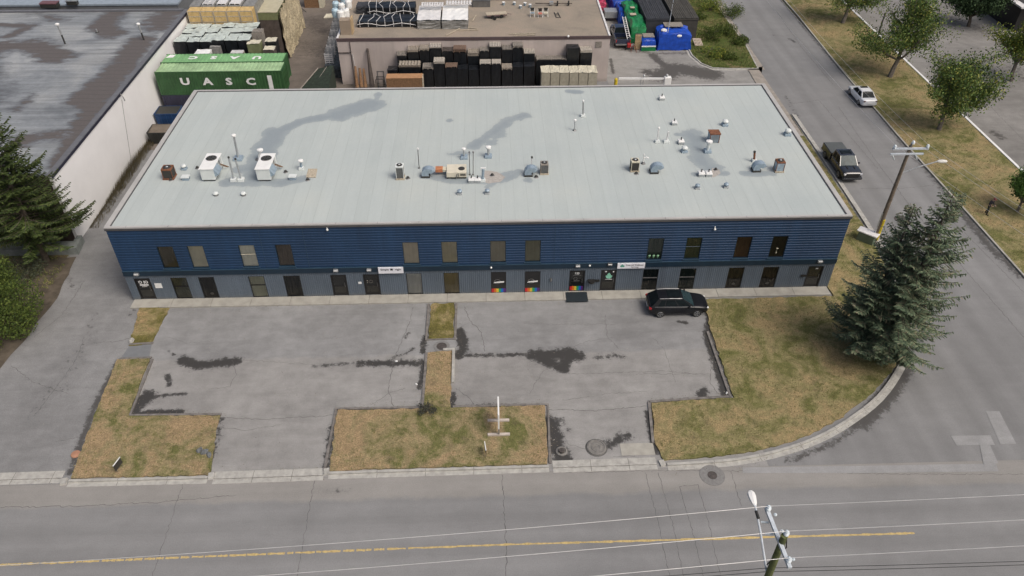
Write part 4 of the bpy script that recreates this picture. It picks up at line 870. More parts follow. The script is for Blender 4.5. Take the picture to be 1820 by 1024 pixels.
def rtu(x0px, x1px, ybot, ytop, xt0, xt1, yback, label):
    p = rp(x0px, ybot); q_ = rp(x1px, ybot); Y = p.y; zt = at(xt0, ytop, y=Y).z; x0 = p.x; x1 = q_.x; yb = at(xt1, yback, zt).y
    w_ = x1-x0; dp = yb-Y; h = zt-RZ
    t_ = thing('rooftop_unit', label, 'rooftop unit', (x0, Y, RZ))
    b_ = MB(); b_.box((0.08, 0.12, 0), (w_-0.08, dp-0.1, 0.14)); b_.build('curb', M['fan'], t_)
    b_ = MB(); b_.box((0, 0, 0.14), (w_, dp, h-0.06)); b_.build('cabinet', M['whitemetal'], t_, bevel=0.02)
    b_ = MB(); b_.box((-0.05, -0.05, h-0.06), (w_+0.05, dp+0.05, h)); b_.build('top_panel', M['white'], t_, bevel=0.015)
    b_ = MB(); b_.add([(w_+0.002, 0.05, h-0.1), (w_+0.002, dp*0.45, h-0.1), (w_+0.32, dp*0.45, 0.55), (w_+0.32, 0.05, 0.55), (w_+0.002, 0.05, 0.42), (w_+0.002, dp*0.45, 0.42)], [(0, 3, 2, 1), (0, 4, 3), (1, 2, 5), (3, 4, 5, 2)]); b_.build('intake_hood', M['bluegalv'], t_)
    b_ = MB()
    for k in range(3): b_.box((w_+0.001, dp*(0.5+0.16*k), 0.5), (w_+0.012, dp*(0.5+0.16*k)+0.03, h-0.15))
    b_.box((w_+0.001, dp*0.6, 0.7), (w_+0.02, dp*0.72, 1.0)); b_.build('access_panel', M['steel'], t_)
    b_ = MB(); b_.lathe((w_/2, dp*0.68, h+0.002), [(0.38, 0), (0.36, 0.05), (0.30, 0.02), (0.05, 0.02)], 22); b_.build('fan_grille', M['fan'], t_)
    b_ = MB(); b_.lathe((w_/2, dp*0.68, h+0.002), [(0.43, 0), (0.43, 0.03), (0.385, 0.035), (0.385, 0.0)], 22, cap=False)
    for k in range(6): an = k*1.047; b_.bar((w_/2+0.1*math.cos(an), dp*0.68+0.1*math.sin(an), h+0.045), (w_/2+0.37*math.cos(an), dp*0.68+0.37*math.sin(an), h+0.045), 0.02)
    b_.build('fan_guard', M['steel'], t_)
    b_ = MB()
    for k in range(4): b_.tube([(w_+0.02, dp*0.7, 0.5+0.05*k), (w_+0.35, dp*0.75, 0.25+0.05*k), (w_+0.5, dp*0.9, 0.03)], 0.018, 5)
    b_.build('conduit', M['brownwood'], t_)
rtu(360, 384, 323, 300.5, 355.5, 368, 273, 'big white rooftop unit with round fan, left one of the two')
rtu(458.5, 482.5, 323, 300.5, 454.5, 467, 273, 'big white rooftop unit with round fan, right one of the two')
# beige horizontal unit
p = rp(794, 319); q_ = rp(829, 319); Y = p.y; zt = at(794, 307, y=Y).z; h = zt-RZ; w_ = q_.x-p.x; dp = at(795, 292, zt).y-Y
t_ = thing('rooftop_unit', 'long beige rooftop unit with side fan and orange duct in the middle of the roof', 'rooftop unit', (p.x, Y, RZ))
b_ = MB(); b_.box((0, 0.1, 0), (w_, dp-0.1, 0.18)); b_.build('curb', M['fan'], t_)
b_ = MB(); b_.box((0, 0, 0.18), (w_, dp, h)); b_.build('cabinet', M['beige'], t_, bevel=0.02)
b_ = MB(); b_.lathe((w_-0.38, dp*0.45, h+0.001), [(0.27, 0), (0.26, 0.03), (0.05, 0.03)], 18); b_.build('fan_grille', M['fan'], t_)
b_ = MB()
for k in range(7): b_.box((w_-0.5, -0.006, 0.3+k*(h-0.4)/7), (w_-0.04, -0.001, 0.3+(k+0.6)*(h-0.4)/7))
b_.build('louvre', M['fan'], t_)
b_ = MB(); b_.box((-0.32, dp*0.45, 0.35), (-0.001, dp*0.85, h-0.1)); b_.box((-0.9, dp*0.45, 0.3), (-0.321, dp*0.85, h-0.05), 1); b_.build('duct', [M['cream'], mat('orange_duct', (0.42, 0.17, 0.08), 0.8, var=0.3)], t_)
b_ = MB(); b_.tube([(w_*0.5, -0.05, 0.1), (w_*0.52, -0.08, h*0.8), (w_*0.6, -0.06, h*0.9), (w_*0.62, -0.05, 0.2)], 0.03, 6); b_.build('conduit', M['steel'], t_)
# rusty topped cabinet
t_, p = roof_thing('vent_cabinet', 'tall blue grey louvred cabinet with rusty top', 'vent cabinet', 1267.5, 251); h = rh(1268, 235, p.y)
b_ = MB(); b_.box((-0.42, -0.3, 0.05), (0.42, 0.45, h-0.08)); b_.build('cabinet', M['bluegalv'], t_, bevel=0.01)
b_ = MB(); b_.box((-0.47, -0.36, h-0.08), (0.47, 0.5, h)); b_.build('lid', M['rust'], t_, bevel=0.01)
b_ = MB(); [b_.box((-0.30, -0.315, 0.15+k*0.12), (0.30, -0.301, 0.2+k*0.12)) for k in range(6)]; b_.build('louvre', M['steel'], t_)
b_ = MB(); [b_.box((x_, -0.34, 0), (x_+0.05, -0.301, h-0.09)) for x_ in (-0.42, 0.37)]; b_.build('frame', M['rust'], t_)
t_, p = roof_thing('bent_pipe', 'small bent white pipe behind the dark sided condenser', 'pipe', 1143, 291)
b_ = MB(); b_.tube([(0, 0, 0.1), (0, 0, 0.9)], 0.05); b_.tube([(0.02, 0, 0.5), (0.2, 0, 0.62), (0.4, 0, 0.5)], 0.05); b_.build('pipe', M['white'], t_)
b_ = MB(); b_.lathe((0, 0, 0), [(0.2, 0), (0.1, 0.15)], 10); b_.build('flashing_base', M['steel'], t_)

# ------------------------------------------------------------------ neighbouring building on the left
NX, NY0, NY1, NH = -7.45, 8.1, 46.0, 6.6
nb = thing('warehouse', 'white walled warehouse with patchy flat tar roof, behind the spruce on the left', 'building', (-30, NY0, 0))
def nbuild(b, name, m): b.v = [(x+30, y-NY0, z) for x, y, z in b.v]; return b.build(name, m, nb)
b = MB(); b.box((NX-0.25, NY0, -0.02), (NX, NY1, NH-0.05)); nbuild(b, 'side_wall', mat('white_wall', (0.79, 0.79, 0.79), 0.85, var=0.05, scale=0.3))
b = MB(); b.box((-80, NY0, -0.02), (NX-0.25, NY0+0.25, NH-0.05)); nbuild(b, 'front_wall', mat('shade_darkened_wall', (0.06, 0.045, 0.038), 0.9, var=0.2)); b = MB(); b.box((-80, NY1-0.2, -0.02), (NX-0.25, NY1, NH-0.05)); nbuild(b, 'rear_wall', MATS['shade_darkened_wall'])  # front wall coloured dark for the shade under the trees; rear wall shares it
b = MB(); b.box((-30, NY0-0.9, 2.35), (-13.2, NY0-0.01, 2.95)); nbuild(b, 'awning', M['red'])
def P66(l): return [tuple(at(a, c, 6.5)[:2]) for a, c in l]
b = sheet_grid(-80, NX-0.3, NY0+0.3, NY1-0.3, 6.5, 0.4, [
    (P66([(225, 10), (180, 45), (200, 60)]), 2.2, 1.0), (P66([(300, 20), (280, 45)]), 3.0, 0.95), (P66([(250, 70), (200, 130), (140, 180), (190, 190)]), 2.0, 1.0), (P66([(260, 70), (160, 200), (110, 290)]), 1.6, 1.0),
    (P66([(0, 85), (60, 80), (100, 100)]), 2.6, 1.0), (P66([(60, 25), (110, 35)]), 1.6, 0.6), (P66([(0, 45), (60, 45), (15, 65)]), 1.2, 0.85), (P66([(90, 100), (130, 100)]), 1.2, 0.8), (P66([(100, 240), (40, 250)]), 2.0, 0.8), (P66([(0, 15)]), 2, 0.9), (P66([(60, 165), (30, 195)]), 1.2, 0.6), (P66([(-80, 60), (-60, 180)]), 5, 0.9)], wide=False)
m, t = newmat('tar_roof'); v = t.coord()
c = t.ramp(t.noise(v, 0.13, 5, 0.65, 0.5), [(0.3, (0.14, 0.155, 0.17)), (0.48, (0.24, 0.26, 0.275)), (0.62, (0.30, 0.315, 0.32))])
lay = t.noise(t.mp(v, (0.12, 1.4, 1)), 1.0, 4, 0.6); c = t.mix(1.0, c, t.ramp(lay, [(0.35, 0.72), (0.6, 1.05)]), 'MULTIPLY')
sy_ = t.new('ShaderNodeSeparateXYZ'); t.lk(v, sy_.inputs[0])
sm = t.ramp(t.math('FRACT', t.math('MULTIPLY', t.math('ADD', sy_.outputs[1], t.math('MULTIPLY', t.noise(v, 0.3, 2), 0.5)), 1.1)), [(0.0, 0.62), (0.06, 0.72), (0.1, 1.0)]); 
wt = t.new('ShaderNodeAttribute', attribute_name='wet_shade').outputs['Fac']; rg = t.math('ADD', wt, t.math('MULTIPLY', t.math('SUBTRACT', t.noise(t.mp(v, (0.6, 1.6, 1)), 0.8, 8, 0.72), 0.5), 2.0))
c = t.mix(t.ramp(rg, [(0.2, 0.0), (0.6, 0.85)]), c, (0.085, 0.09, 0.10)); c = t.mix(t.ramp(rg, [(0.53, 0.0), (0.64, 0.9)]), c, (0.105, 0.092, 0.085))
smf = t.mix(t.ramp(rg, [(0.3, 0.25), (0.6, 1.0)]), (1.0, 1.0, 1.0), sm); c = t.mix(1.0, c, smf, 'MULTIPLY')
c = t.mix(1.0, c, t.ramp(t.noise(v, 5, 4, 0.7), [(0.3, 0.9), (0.7, 1.1)]), 'MULTIPLY')
t.lk(c, t.b.inputs['Base Color']); t.b.inputs['Roughness'].default_value = 0.6
nbuild(b, 'roof', m)
b = MB(); b.box((NX-0.42, NY0-0.05, NH-0.08), (NX+0.06, NY1+0.05, NH+0.02)); b.box((-80, NY0-0.05, NH-0.08), (NX-0.43, NY0+0.32, NH+0.02)); b.box((-80, NY1-0.35, NH-0.1), (NX-0.43, NY1+0.05, NH+0.12))
b.box((NX+0.061, NY0-0.05, NH-0.28), (NX+0.085, NY1+0.05, NH-0.04), 1); nbuild(b, 'parapet_cap', [mat('slate_cap', (0.13, 0.135, 0.15), 0.6), mat('slate_trim', (0.025, 0.026, 0.045), 0.6)])
b = MB(); p = at(216, 178, x=NX); b.tube([(NX+0.1, p.y, 6.5), (NX+0.3, p.y-0.1, 6.2), (NX+0.35, p.y-0.1, 5.8)], 0.04, 6); nbuild(b, 'service_mast', M['steel'])
b = MB(); p2 = at(237, 300, x=NX+0.05); b.tube([(NX+0.03, p.y, 5.9), (NX+0.03, p2.y, 0.1)], 0.015, 5); nbuild(b, 'downlead', M['steel'])
for a, c, tp, l in ((116, 78, (101, 42), 'leaning flue with white cap on the warehouse roof, left one'), (256, 71, (245, 42), 'leaning flue with white cap on the warehouse roof, right one')):
    p = at(a, c, 6.5); h = at(tp[0], tp[1], y=p.y); t_ = thing('flue_pipe', l, 'flue', p); d_ = h-p
    b = MB(); b.tube([(0, 0, 0), tuple(d_*0.45)], 0.09, 8); b.build('lower_pipe', M['fan'], t_); b = MB(); b.tube([tuple(d_*0.45), tuple(d_*0.95)], 0.09, 8); b.build('upper_pipe', M['galv'], t_)
    b = MB(); b.lathe(tuple(d_*0.93), [(0.2, 0), (0.22, 0.14), (0.1, 0.2)], 12); b.build('cap', M['white'], t_)
for a, c, w_, mm, l in ((90, 12, 0.95, mat('maroon_hatch', (0.14, 0.07, 0.08), 0.7), 'maroon roof hatch at the back of the warehouse roof'), (130, 8, 0.6, M['galv'], 'small grey roof hatch beside the maroon one')):
    p = at(a, c, 6.5); t_ = thing('roof_hatch', l, 'roof hatch', p); b = MB(); b.box((-w_, -w_*0.5, 0), (w_, w_*0.5, 0.45)); b.build('curb', M['fan'], t_); b = MB(); b.box((-w_-.05, -w_*.5-.05, 0.45), (w_+.05, w_*.5+.05, 0.55)); b.build('lid', mm, t_)
p = at(173, 58, 6.5); t_ = thing('roof_vent', 'tiny vent between the two leaning flues on the warehouse roof', 'roof vent', p); b = MB(); b.tube([(0, 0, 0), (0, 0, 0.4)], 0.08); b.build('pipe', M['galv'], t_); b = MB(); b.lathe((0, 0, 0), [(0.25, 0), (0.12, 0.1)], 10); b.build('flashing_base', M['fan'], t_)
# building behind the warehouse
b = MB(); b.box((-80, 48.5, 0), (-9.5, 90, 6.3)); b.box((-80, 48.4, 6.3), (-9.45, 90, 6.45), 1); b.box((-79, 49, 6.45), (-10, 89, 6.5), 2)
o = thing('warehouse', 'grey blue roofed building beyond the white walled warehouse', 'building', (0, 0, 0)); b2 = MB(); b2.box((-80, 48.5, 0), (-9.5, 90, 6.3)); b2.build('wall', M['sidewall'], o)
b2 = MB(); b2.box((-80.1, 48.4, 6.3), (-9.4, 90.1, 6.5)); b2.build('roof', mat('grey_blue_roof', (0.25, 0.30, 0.35), 0.7), o)
# low planter wall below the spruce
b = MB(); b.box((-30, 6.2, -0.02), (-7.05, 7.3, 0.65)); b.prism([(-7.05, 6.2), (-6.75, 6.2), (-7.0, 8.05), (-7.4, 8.05), (-7.4, 7.3), (-7.05, 7.3)], -0.02, 0.7)
tag(b.build('planter_wall', mat('mossy_concrete', (0.19, 0.21, 0.20), 0.9, var=0.25, scale=2)), 'low grey concrete wall under the left spruce', 'wall')

# ------------------------------------------------------------------ tan building behind
TX0, TX1, TY0, TY1, TH = 11.0, 42.35, 39.2, 75.0, 5.5
tb = thing('stucco_building', 'tan stucco building with flat gravel roof used for storage', 'building', (TX0, TY0, 0))
def tbuild(b, name, m, **k): b.v = [(x-TX0, y-TY0, z) for x, y, z in b.v]; return b.build(name, m, tb, **k)
b = MB(); b.box((TX0, TY0, -0.02), (TX1, TY1, TH-0.1)); tbuild(b, 'wall', M['tanwall'])
m, t = newmat('gravel_roof'); v = t.coord(); c = t.ramp(t.noise(v, 0.25, 6, 0.65, 0.4), [(0.3, (0.20, 0.175, 0.145)), (0.5, (0.26, 0.225, 0.18)), (0.72, (0.31, 0.25, 0.20))])
c = t.mix(1.0, c, t.ramp(t.noise(v, 7, 4, 0.7), [(0.3, 0.85), (0.7, 1.15)]), 'MULTIPLY'); t.lk(c, t.b.inputs['Base Color']); t.b.inputs['Roughness'].default_value = 0.95
b = MB(); b.box((TX0+0.16, TY0+0.16, TH-0.1), (TX1-0.16, TY1-0.2, TH-0.06)); tbuild(b, 'roof', m)
b = MB(); b.box((TX0-0.04, TY0-0.04, TH-0.3), (TX1+0.04, TY0+0.16, TH+0.03)); tbuild(b, 'parapet_trim', M['tantrim'])
b = MB(); b.box((TX1-0.16, TY0+0.161, TH-0.2), (TX1+0.05, TY1, TH+0.05)); tbuild(b, 'parapet_cap', M['rope']); b = MB(); b.box((TX0-0.05, TY0+0.161, TH-0.2), (TX0+0.16, TY1, TH+0.05)); tbuild(b, 'parapet_cap', M['rope'])
b = MB(); p = at(1064, 79, y=TY0); b.box((p.x-0.35, TY0-0.06, p.z-0.35), (p.x+0.35, TY0-0.002, p.z+0.35)); tbuild(b, 'vent', M['greywood'])
b = MB(); b.tube([(12.45, TY0-0.1, 5.2), (12.45, TY0-0.1, 0.1)], 0.05, 6); b.tube([(TX0, TY0-0.06, 3.9), (12.4, TY0-0.06, 3.9)], 0.06, 6); tbuild(b, 'downpipe', M['darkwood'])
b = MB(); b.tube([(12.6, TY0-0.12, 3.8), (12.75, TY0-0.12, 1.8)], 0.035, 6); tbuild(b, 'strip_lamp', M['rope'])

# ------------------------------------------------------------------ stacks
def lumpy(b, x0, x1, y0, y1, z0, z1, j=0.03, m=0, mt_=None, n=3):
    """box with dented faces"""
    vs = {}; F = []
    def vid(i, jx, k):
        key = (i, jx, k)
        if key not in vs:
            fx, fy, fz = i/n, jx/n, k/n
            edge = (i in (0, n))+(jx in (0, n))+(k in (0, n)); s_ = 0.4 if edge > 1 else 1
            vs[key] = len(P); P.append((x0+(x1-x0)*fx+random.uniform(-j, j)*s_, y0+(y1-y0)*fy+random.uniform(-j, j)*s_, z0+(z1-z0)*fz+(random.uniform(-j, j)*s_ if k > 0 else 0)))
        return vs[key]
    P = []; mi = []
    for a in range(n):
        for c in range(n):
            for q, f in enumerate(([(a, c, n), (a+1, c, n), (a+1, c+1, n), (a, c+1, n)], [(a, 0, c), (a+1, 0, c), (a+1, 0, c+1), (a, 0, c+1)], [(a+1, n, c), (a, n, c), (a, n, c+1), (a+1, n, c+1)],
                      [(0, a+1, c), (0, a, c), (0, a, c+1), (0, a+1, c+1)], [(n, a, c), (n, a+1, c), (n, a+1, c+1), (n, a, c+1)])):
                F.append([vid(*w_) for w_ in f]); mi.append(m if (q or mt_ is None) else mt_)
    b0 = b.add(P, [], m); b.f += [tuple(b0+i for i in f) for f in F]; b.m += mi
def pallet(b, x0, x1, y0, y1, z, m=0, along='y', n=7, gap=0.35):
    if along == 'y':
        w_ = (x1-x0)/n
        for i in range(n): b.box((x0+w_*i+w_*gap/2, y0, z+0.11), (x0+w_*(i+1)-w_*gap/2, y1, z+0.13), m)
        for yy in (y0+0.03, (y0+y1)/2-0.03, y1-0.09): b.box((x0, yy, z), (x1, yy+0.08, z+0.109), m)
    else:
        w_ = (y1-y0)/n
        for i in range(n): b.box((x0, y0+w_*i+w_*gap/2, z+0.11), (x1, y0+w_*(i+1)-w_*gap/2, z+0.13), m)
        for xx in (x0+0.02, (x0+x1)/2-0.04, x1-0.1): b.box((xx, y0, z), (xx+0.08, y1, z+0.109), m)
SHARP = {}
def stack(pl, pr, pt, Y, dep, z0, label, wrap='wrap', top=None, tn=1, tm='greywood', group=None, name='pallet_stack', cat='pallet stack', j=0.03):
    a = at(pl, pt, y=Y); c = at(pr, pt, y=Y); z1 = a.z; th = tn*0.14 if top else 0
    t_ = thing(name, label, cat, ((a.x+c.x)/2, Y+dep/2, z0), 0, group); w_ = (c.x-a.x)/2-0.02; h = z1-z0
    b = MB(); lumpy(b, -w_, w_, -dep/2, dep/2, 0, h-0.001, j, 0); b.build('wrapped_load', M[wrap], t_)
    if top == 'cover':
        b = MB(); n = 5; vs = [(-w_*1.03+2.06*w_*i/n, -dep/2*1.04+1.04*dep*k/n, h+0.015+random.uniform(0, 0.09)) for k in range(n+1) for i in range(n+1)]
        b.add(vs, [(k*(n+1)+i, k*(n+1)+i+1, (k+1)*(n+1)+i+1, (k+1)*(n+1)+i) for k in range(n) for i in range(n)])
        for q in range(2): 
            xx_ = random.uniform(-w_*.8, w_*.8); b.bar((xx_, -dep/2, h+0.1), (xx_+random.uniform(-.3, .3), dep/2, h+0.1), 0.02, 0.01, 0)
        b.build('top_sheet', M[tm], t_)
    elif top:
        for q in range(tn):
            b = MB(); ox, oy = random.uniform(-.05, .05), random.uniform(-.05, .05); pallet(b, -w_+ox, w_+ox, -dep/2+oy, dep/2+oy, h+0.01+0.14*q, 0, top); b.build('pallet', M[tm], t_)
    return t_
# black wrapped stacks against the tan wall: (left, right, top, Y, pallets, direction, wood)
M['stackwood'] = mat('stack_wood', (0.30, 0.265, 0.22), 0.9, var=0.35, scale=8); M['stackred'] = mat('stack_red_wood', (0.17, 0.115, 0.085), 0.9, var=0.35, scale=8); M['stackpale'] = mat('stack_pale_wood', (0.42, 0.39, 0.34), 0.9, var=0.3, scale=8)
UPR = [(705, 723, 100, 'y', 1, 'greywood'), (724, 744, 93, 'y', 2, 'stackwood'), (745, 763, 91, 'x', 2, 'stackwood'), (763, 784, 86, 'y', 1, 'stackpale'), (785, 805, 93, 'x', 1, 'darkwood'), (806, 829, 94, 'x', 3, 'stackred'),
       (831, 851, 100, 'y', 3, 'stackwood'), (852, 869, 92, 'x', 1, 'greywood'), (870, 891, 84, 'y', 1, 'stackpale'), (892, 911, 89, 'y', 1, 'greywood'), (911, 930, 86, 'x', 2, 'greywood'), (931, 951, 96, 'y', 1, 'stackpale'),
       (1008, 1030, 86, None, 0, 'wrap'), (1032, 1053, 94, 'y', 2, 'stackpale')]
for i, (a, c, tp, al, n_, wd) in enumerate(UPR):
    stack(a, c, tp, 37.85, 1.25, 0, 'black wrapped pallet stack against the tan wall, rear row, %s from left' % ORD[i], top=al, tn=n_, tm=wd, group='black wrapped stacks in the rear row', j=0.045)
stack(953, 1007, 108, 37.85, 1.25, 0, 'long low black wrapped load with grey lattice on top, rear row', top='x', tn=1, tm='greywood')
FR = [(688, 707, 125, None, 0, 'wrap'), (708, 747, 120, 'y', 2, 'stackwood'), (750, 770, 124, 'x', 2, 'greywood'), (770, 790, 114, 'y', 2, 'stackpale'), (791, 813, 121, 'x', 1, 'stackred'), (813, 832, 123, None, 0, 'wrap'), (833, 851, 124, None, 0, 'wrap'),
      (852, 872, 115, 'x', 1, 'stackpale'), (873, 890, 115, 'x', 1, 'stackpale'), (892, 911, 125, 'x', 2, 'stackwood'), (911, 930, 119, None, 0, 'wrap'), (931, 951, 118, None, 0, 'wrap')]
for i, (a, c, tp, al, n_, wd) in enumerate(FR):
    stack(a, c, tp, 36.3, 1.25, 0, 'black wrapped pallet stack below the tan wall, front row, %s from left' % ORD[i], top=al, tn=n_, tm=wd, group='black wrapped stacks in the front row', j=0.045)
for i in range(6):
    a = 962+16.8*i; stack(a, a+16.4, 130, 35.0, 1.9, 0, 'cream wrapped bundle below the tan wall, %s from the left of six' % ORD[i], 'khaki', 'cover', tm='cream', group='cream wrapped bundles', name='wrapped_bundle', cat='bundle')
# rows of pale topped stacks beside the warehouse
for r in range(4):
    for k in range(6):
        if r == 0: lb = 'front'
        else: lb = ('front', 'second', 'third', 'rear')[r]
        x0 = -7.2+1.42*k+0.06*random.random(); Yr = 38.6+1.42*r; z_ = 5.5+random.uniform(-0.2, 0.15)
        t_ = thing('pallet_stack', 'pale topped black stack beside the white wall, %s row, %s from the wall' % (lb, ORD[k]), 'pallet stack', (x0+0.68, Yr+0.68, 0), 0, 'pale topped black stacks')
        b = MB(); lumpy(b, -0.67, 0.67, -0.66, 0.66, 0, z_, 0.04); b.build('wrapped_load', M['wrap'], t_)
        b = MB(); n = 4; vs = [(-0.69+1.38*i/n, -0.68+1.36*q/n, z_+0.03+random.uniform(0, 0.10)) for q in range(n+1) for i in range(n+1)]
        b.add(vs, [(q*(n+1)+i, q*(n+1)+i+1, (q+1)*(n+1)+i+1, (q+1)*(n+1)+i) for q in range(n) for i in range(n)]); b.build('top_sheet', M['wraptop'], t_)
for i in range(5):
    x0 = -7.1+1.52*i; t_ = thing('timber_crate', 'yellow timber crate behind the pale topped stacks, %s from the white wall' % ORD[i], 'crate', (x0+0.75, 45.3, 0), 0, 'yellow timber crates')
    b = MB(); b.box((-0.72, -0.7, 0), (0.72, 0.7, 6.9)); b.build('crate_body', M['yellowply'], t_)
    b = MB(); [b.box((-0.74, -0.725, z_), (0.74, -0.701, z_+0.1)) for z_ in (5.55, 6.2, 6.8)]; [b.box((x_, -0.735, 5.4), (x_+0.08, -0.726, 6.9)) for x_ in (-0.74, 0.66)]; b.build('batten', M['palewood'], t_)
for i, (x0, w_) in enumerate(((-7.3, 1.2), (-5.9, 1.5), (-4.2, 1.3), (-2.7, 1.5), (-1.0, 1.4))):
    t_ = thing('grey_stack', 'grey panel stack behind the yellow crates, %s from the white wall' % ORD[i], 'panel stack', (x0+w_/2, 48.2, 0), 0, 'grey panel stacks')
    b = MB(); lumpy(b, -w_/2, w_/2, -2.0, 2.6, 0, 6.9, 0.03); b.build('panels', M['greywrap'], t_)
    if i in (1, 2, 3): b = MB(); pallet(b, -w_/2+.1, w_/2-.1, -1.7, -0.2, 6.95, 0, 'x', 6, 0.5 if i == 1 else 0.1); b.build('pallet', M['rope'], t_)
t_ = thing('timber_stack', 'big beige topped timber stack with torn pale wrapping down its right side', 'timber stack', (1.4, 47.0, 0))
b = MB(); b.box((-1.6, 0.0, 0), (1.3, 11, 4.9)); b.build('lower_load', M['darkwood'], t_); b = MB(); b.box((-1.62, -0.02, 4.9), (1.32, 11, 5.8)); b.build('upper_load', M['olive'], t_)
b = MB(); b.box((-1.66, -0.05, 5.8), (1.36, 11, 5.86)); b.build('top_sheet', mat('beige_sheet', (0.42, 0.39, 0.28), 0.8, var=0.1), t_)
b = MB(); n = 30; vs = []
for i in range(n+1):
    for k in range(9): vs.append((1.4+random.uniform(0, 0.35)+0.6*(1-k/8)*0.6, -0.1+11*i/n, 5.9*k/8+random.uniform(-.1, .1)))
b.add(vs, [(i*9+k, (i+1)*9+k, (i+1)*9+k+1, i*9+k+1) for i in range(n) for k in range(8)]); b.build('torn_wrapping', mat('torn_wrap', (0.36, 0.31, 0.21), 0.85, var=0.5, scale=5, bump=0.8), t_)
for a, c, tp, Y, l, wr, tm_ in ((438, 461, 79, 38.0, 'olive stack with pale top right of the black stacks', 'olive', 'cream'), (470, 490, 75, 38.8, 'black stack with pale top beside the torn timber stack', 'wrap', 'cream'),
                       (467, 487, 90, 37.3, 'lower dark stack with pale top in front of the torn timber stack', 'darkwood', 'cream'), (446, 465, 60, 40.0, 'weathered timber stack with slatted top behind the olive stack', 'greywood', 'greywood'),
                       (372, 391, 85, 38.3-0.4, 'grey stack protruding from the front of the black stacks', 'greywrap', 'greywrap')):
    stack(a, c, tp, Y, 1.2 if a != 372 else 0.5, 0, l, wr, 'cover' if a != 446 else 'y', 1, tm_)
stack(345, 371, 97, 36.3, 1.3, 0, 'white wrapped bale just behind the green containers', 'white', 'cover', tm='white', name='wrapped_bale', cat='bale')
stack(409, 431, 98, 36.3, 1.1, 0, 'slatted pale stack just behind the green containers', 'greywood', 'x', 1, 'rope')
# shipping containers
def container(label, x0, y0, z0, L, W_, H_, side, top, letters=None):
    t_ = thing('shipping_container', label, 'shipping container', (x0, y0, z0))
    b = MB(); P = profile(0, 0.32, 0.04, 0.12, L-0.12)
    vs = [(x, -y_*1.0-0.04+0.04, H_-0.12) for x, y_ in P]; n = len(P)
    b.add([(x, 0.045+y_, H_-0.12) for x, y_ in P]+[(x, 0.045+y_, 0.14) for x, y_ in P], [(i, n+i, n+i+1, i+1) for i in range(n-1)])
    b.box((0.05, 0.06, 0.1), (L-0.05, W_-0.03, H_-0.08)); b.build('wall', side, t_)
    b = MB()
    for x_ in (0, L-0.12): 
        for y_ in (0, W_-0.12): b.box((x_, y_, 0), (x_+0.12, y_+0.12, H_))
    b.box((0.12, 0, 0), (L-0.12, 0.1, 0.14)); b.box((0.12, 0, H_-0.12), (L-0.12, 0.05, H_)); b.box((0.12, W_-0.05, H_-0.12), (L-0.12, W_, H_)); b.build('frame', side, t_)
    b = MB(); P = profile(0, 0.42, 0.03, 0.12, L-0.12); n = len(P)
    b.add([(x, 0.05, H_-0.03-y_) for x, y_ in P]+[(x, W_-0.05, H_-0.03-y_) for x, y_ in P], [(i, i+1, n+i+1, n+i) for i in range(n-1)]); b.build('roof', top, t_)
    return t_
gr = container('green shipping container with four white letters on its side, on a dark container', -6.95, 31.0, 2.75, 13.3, 2.3, 2.6, M['green'], M['greentop'])
for i, ch in enumerate('UASC'): 
    p = at((329, 369, 407, 446)[i], 145.5, y=31.0); text(ch, 1.05, M['white'], gr, (p.x+6.95, -0.012, p.z-2.75), (R_(90), 0, 0), 0.045, sx=1.35)
b = MB(); p = at(481, 146, y=31.0); b.box((p.x+6.95-0.25, -0.015, 0.55), (p.x+6.95+0.2, -0.003, 2.1)); b.build('white_panel', M['white'], gr)
b = MB(); b.box((13.301, 0.1, 0.1), (13.34, 2.2, 2.5)); [b.tube([(13.38, y_, 0.1), (13.38, y_, 2.5)], 0.03, 6) for y_ in (0.4, 0.9, 1.4, 1.9)]; b.build('door', M['green'], gr)
g2 = container('green shipping container with upside down roof letters, behind the lettered one', -7.1, 33.45, 2.75, 13.2, 2.3, 2.6, M['green'], mat('container_roof_mid_green', (0.17, 0.36, 0.16), 0.7, var=0.2, scale=0.7))
for i, ch in enumerate('UASC'):
    p = at((457, 417, 380, 344)[i], 103.5, 5.3); text(ch, 1.0, M['white'], g2, (p.x+7.1, p.y-33.45, 2.63), (0, 0, R_(180)), 0.05, sx=1.35)
b = MB(); b.sheet([(0.2, 1.2), (1.0, 1.3), (1.1, 2.0), (0.5, 2.1)], 2.62); b.build('white_patch', M['white'], g2)
container('dark indigo shipping container under the green lettered one', -6.9, 31.0, 0, 12.5, 2.35, 2.7, M['purple'], M['purple'])
container('dark container under the rear green one', -7.0, 33.5, 0, 12.5, 2.3, 2.7, M['purple'], M['purple'])
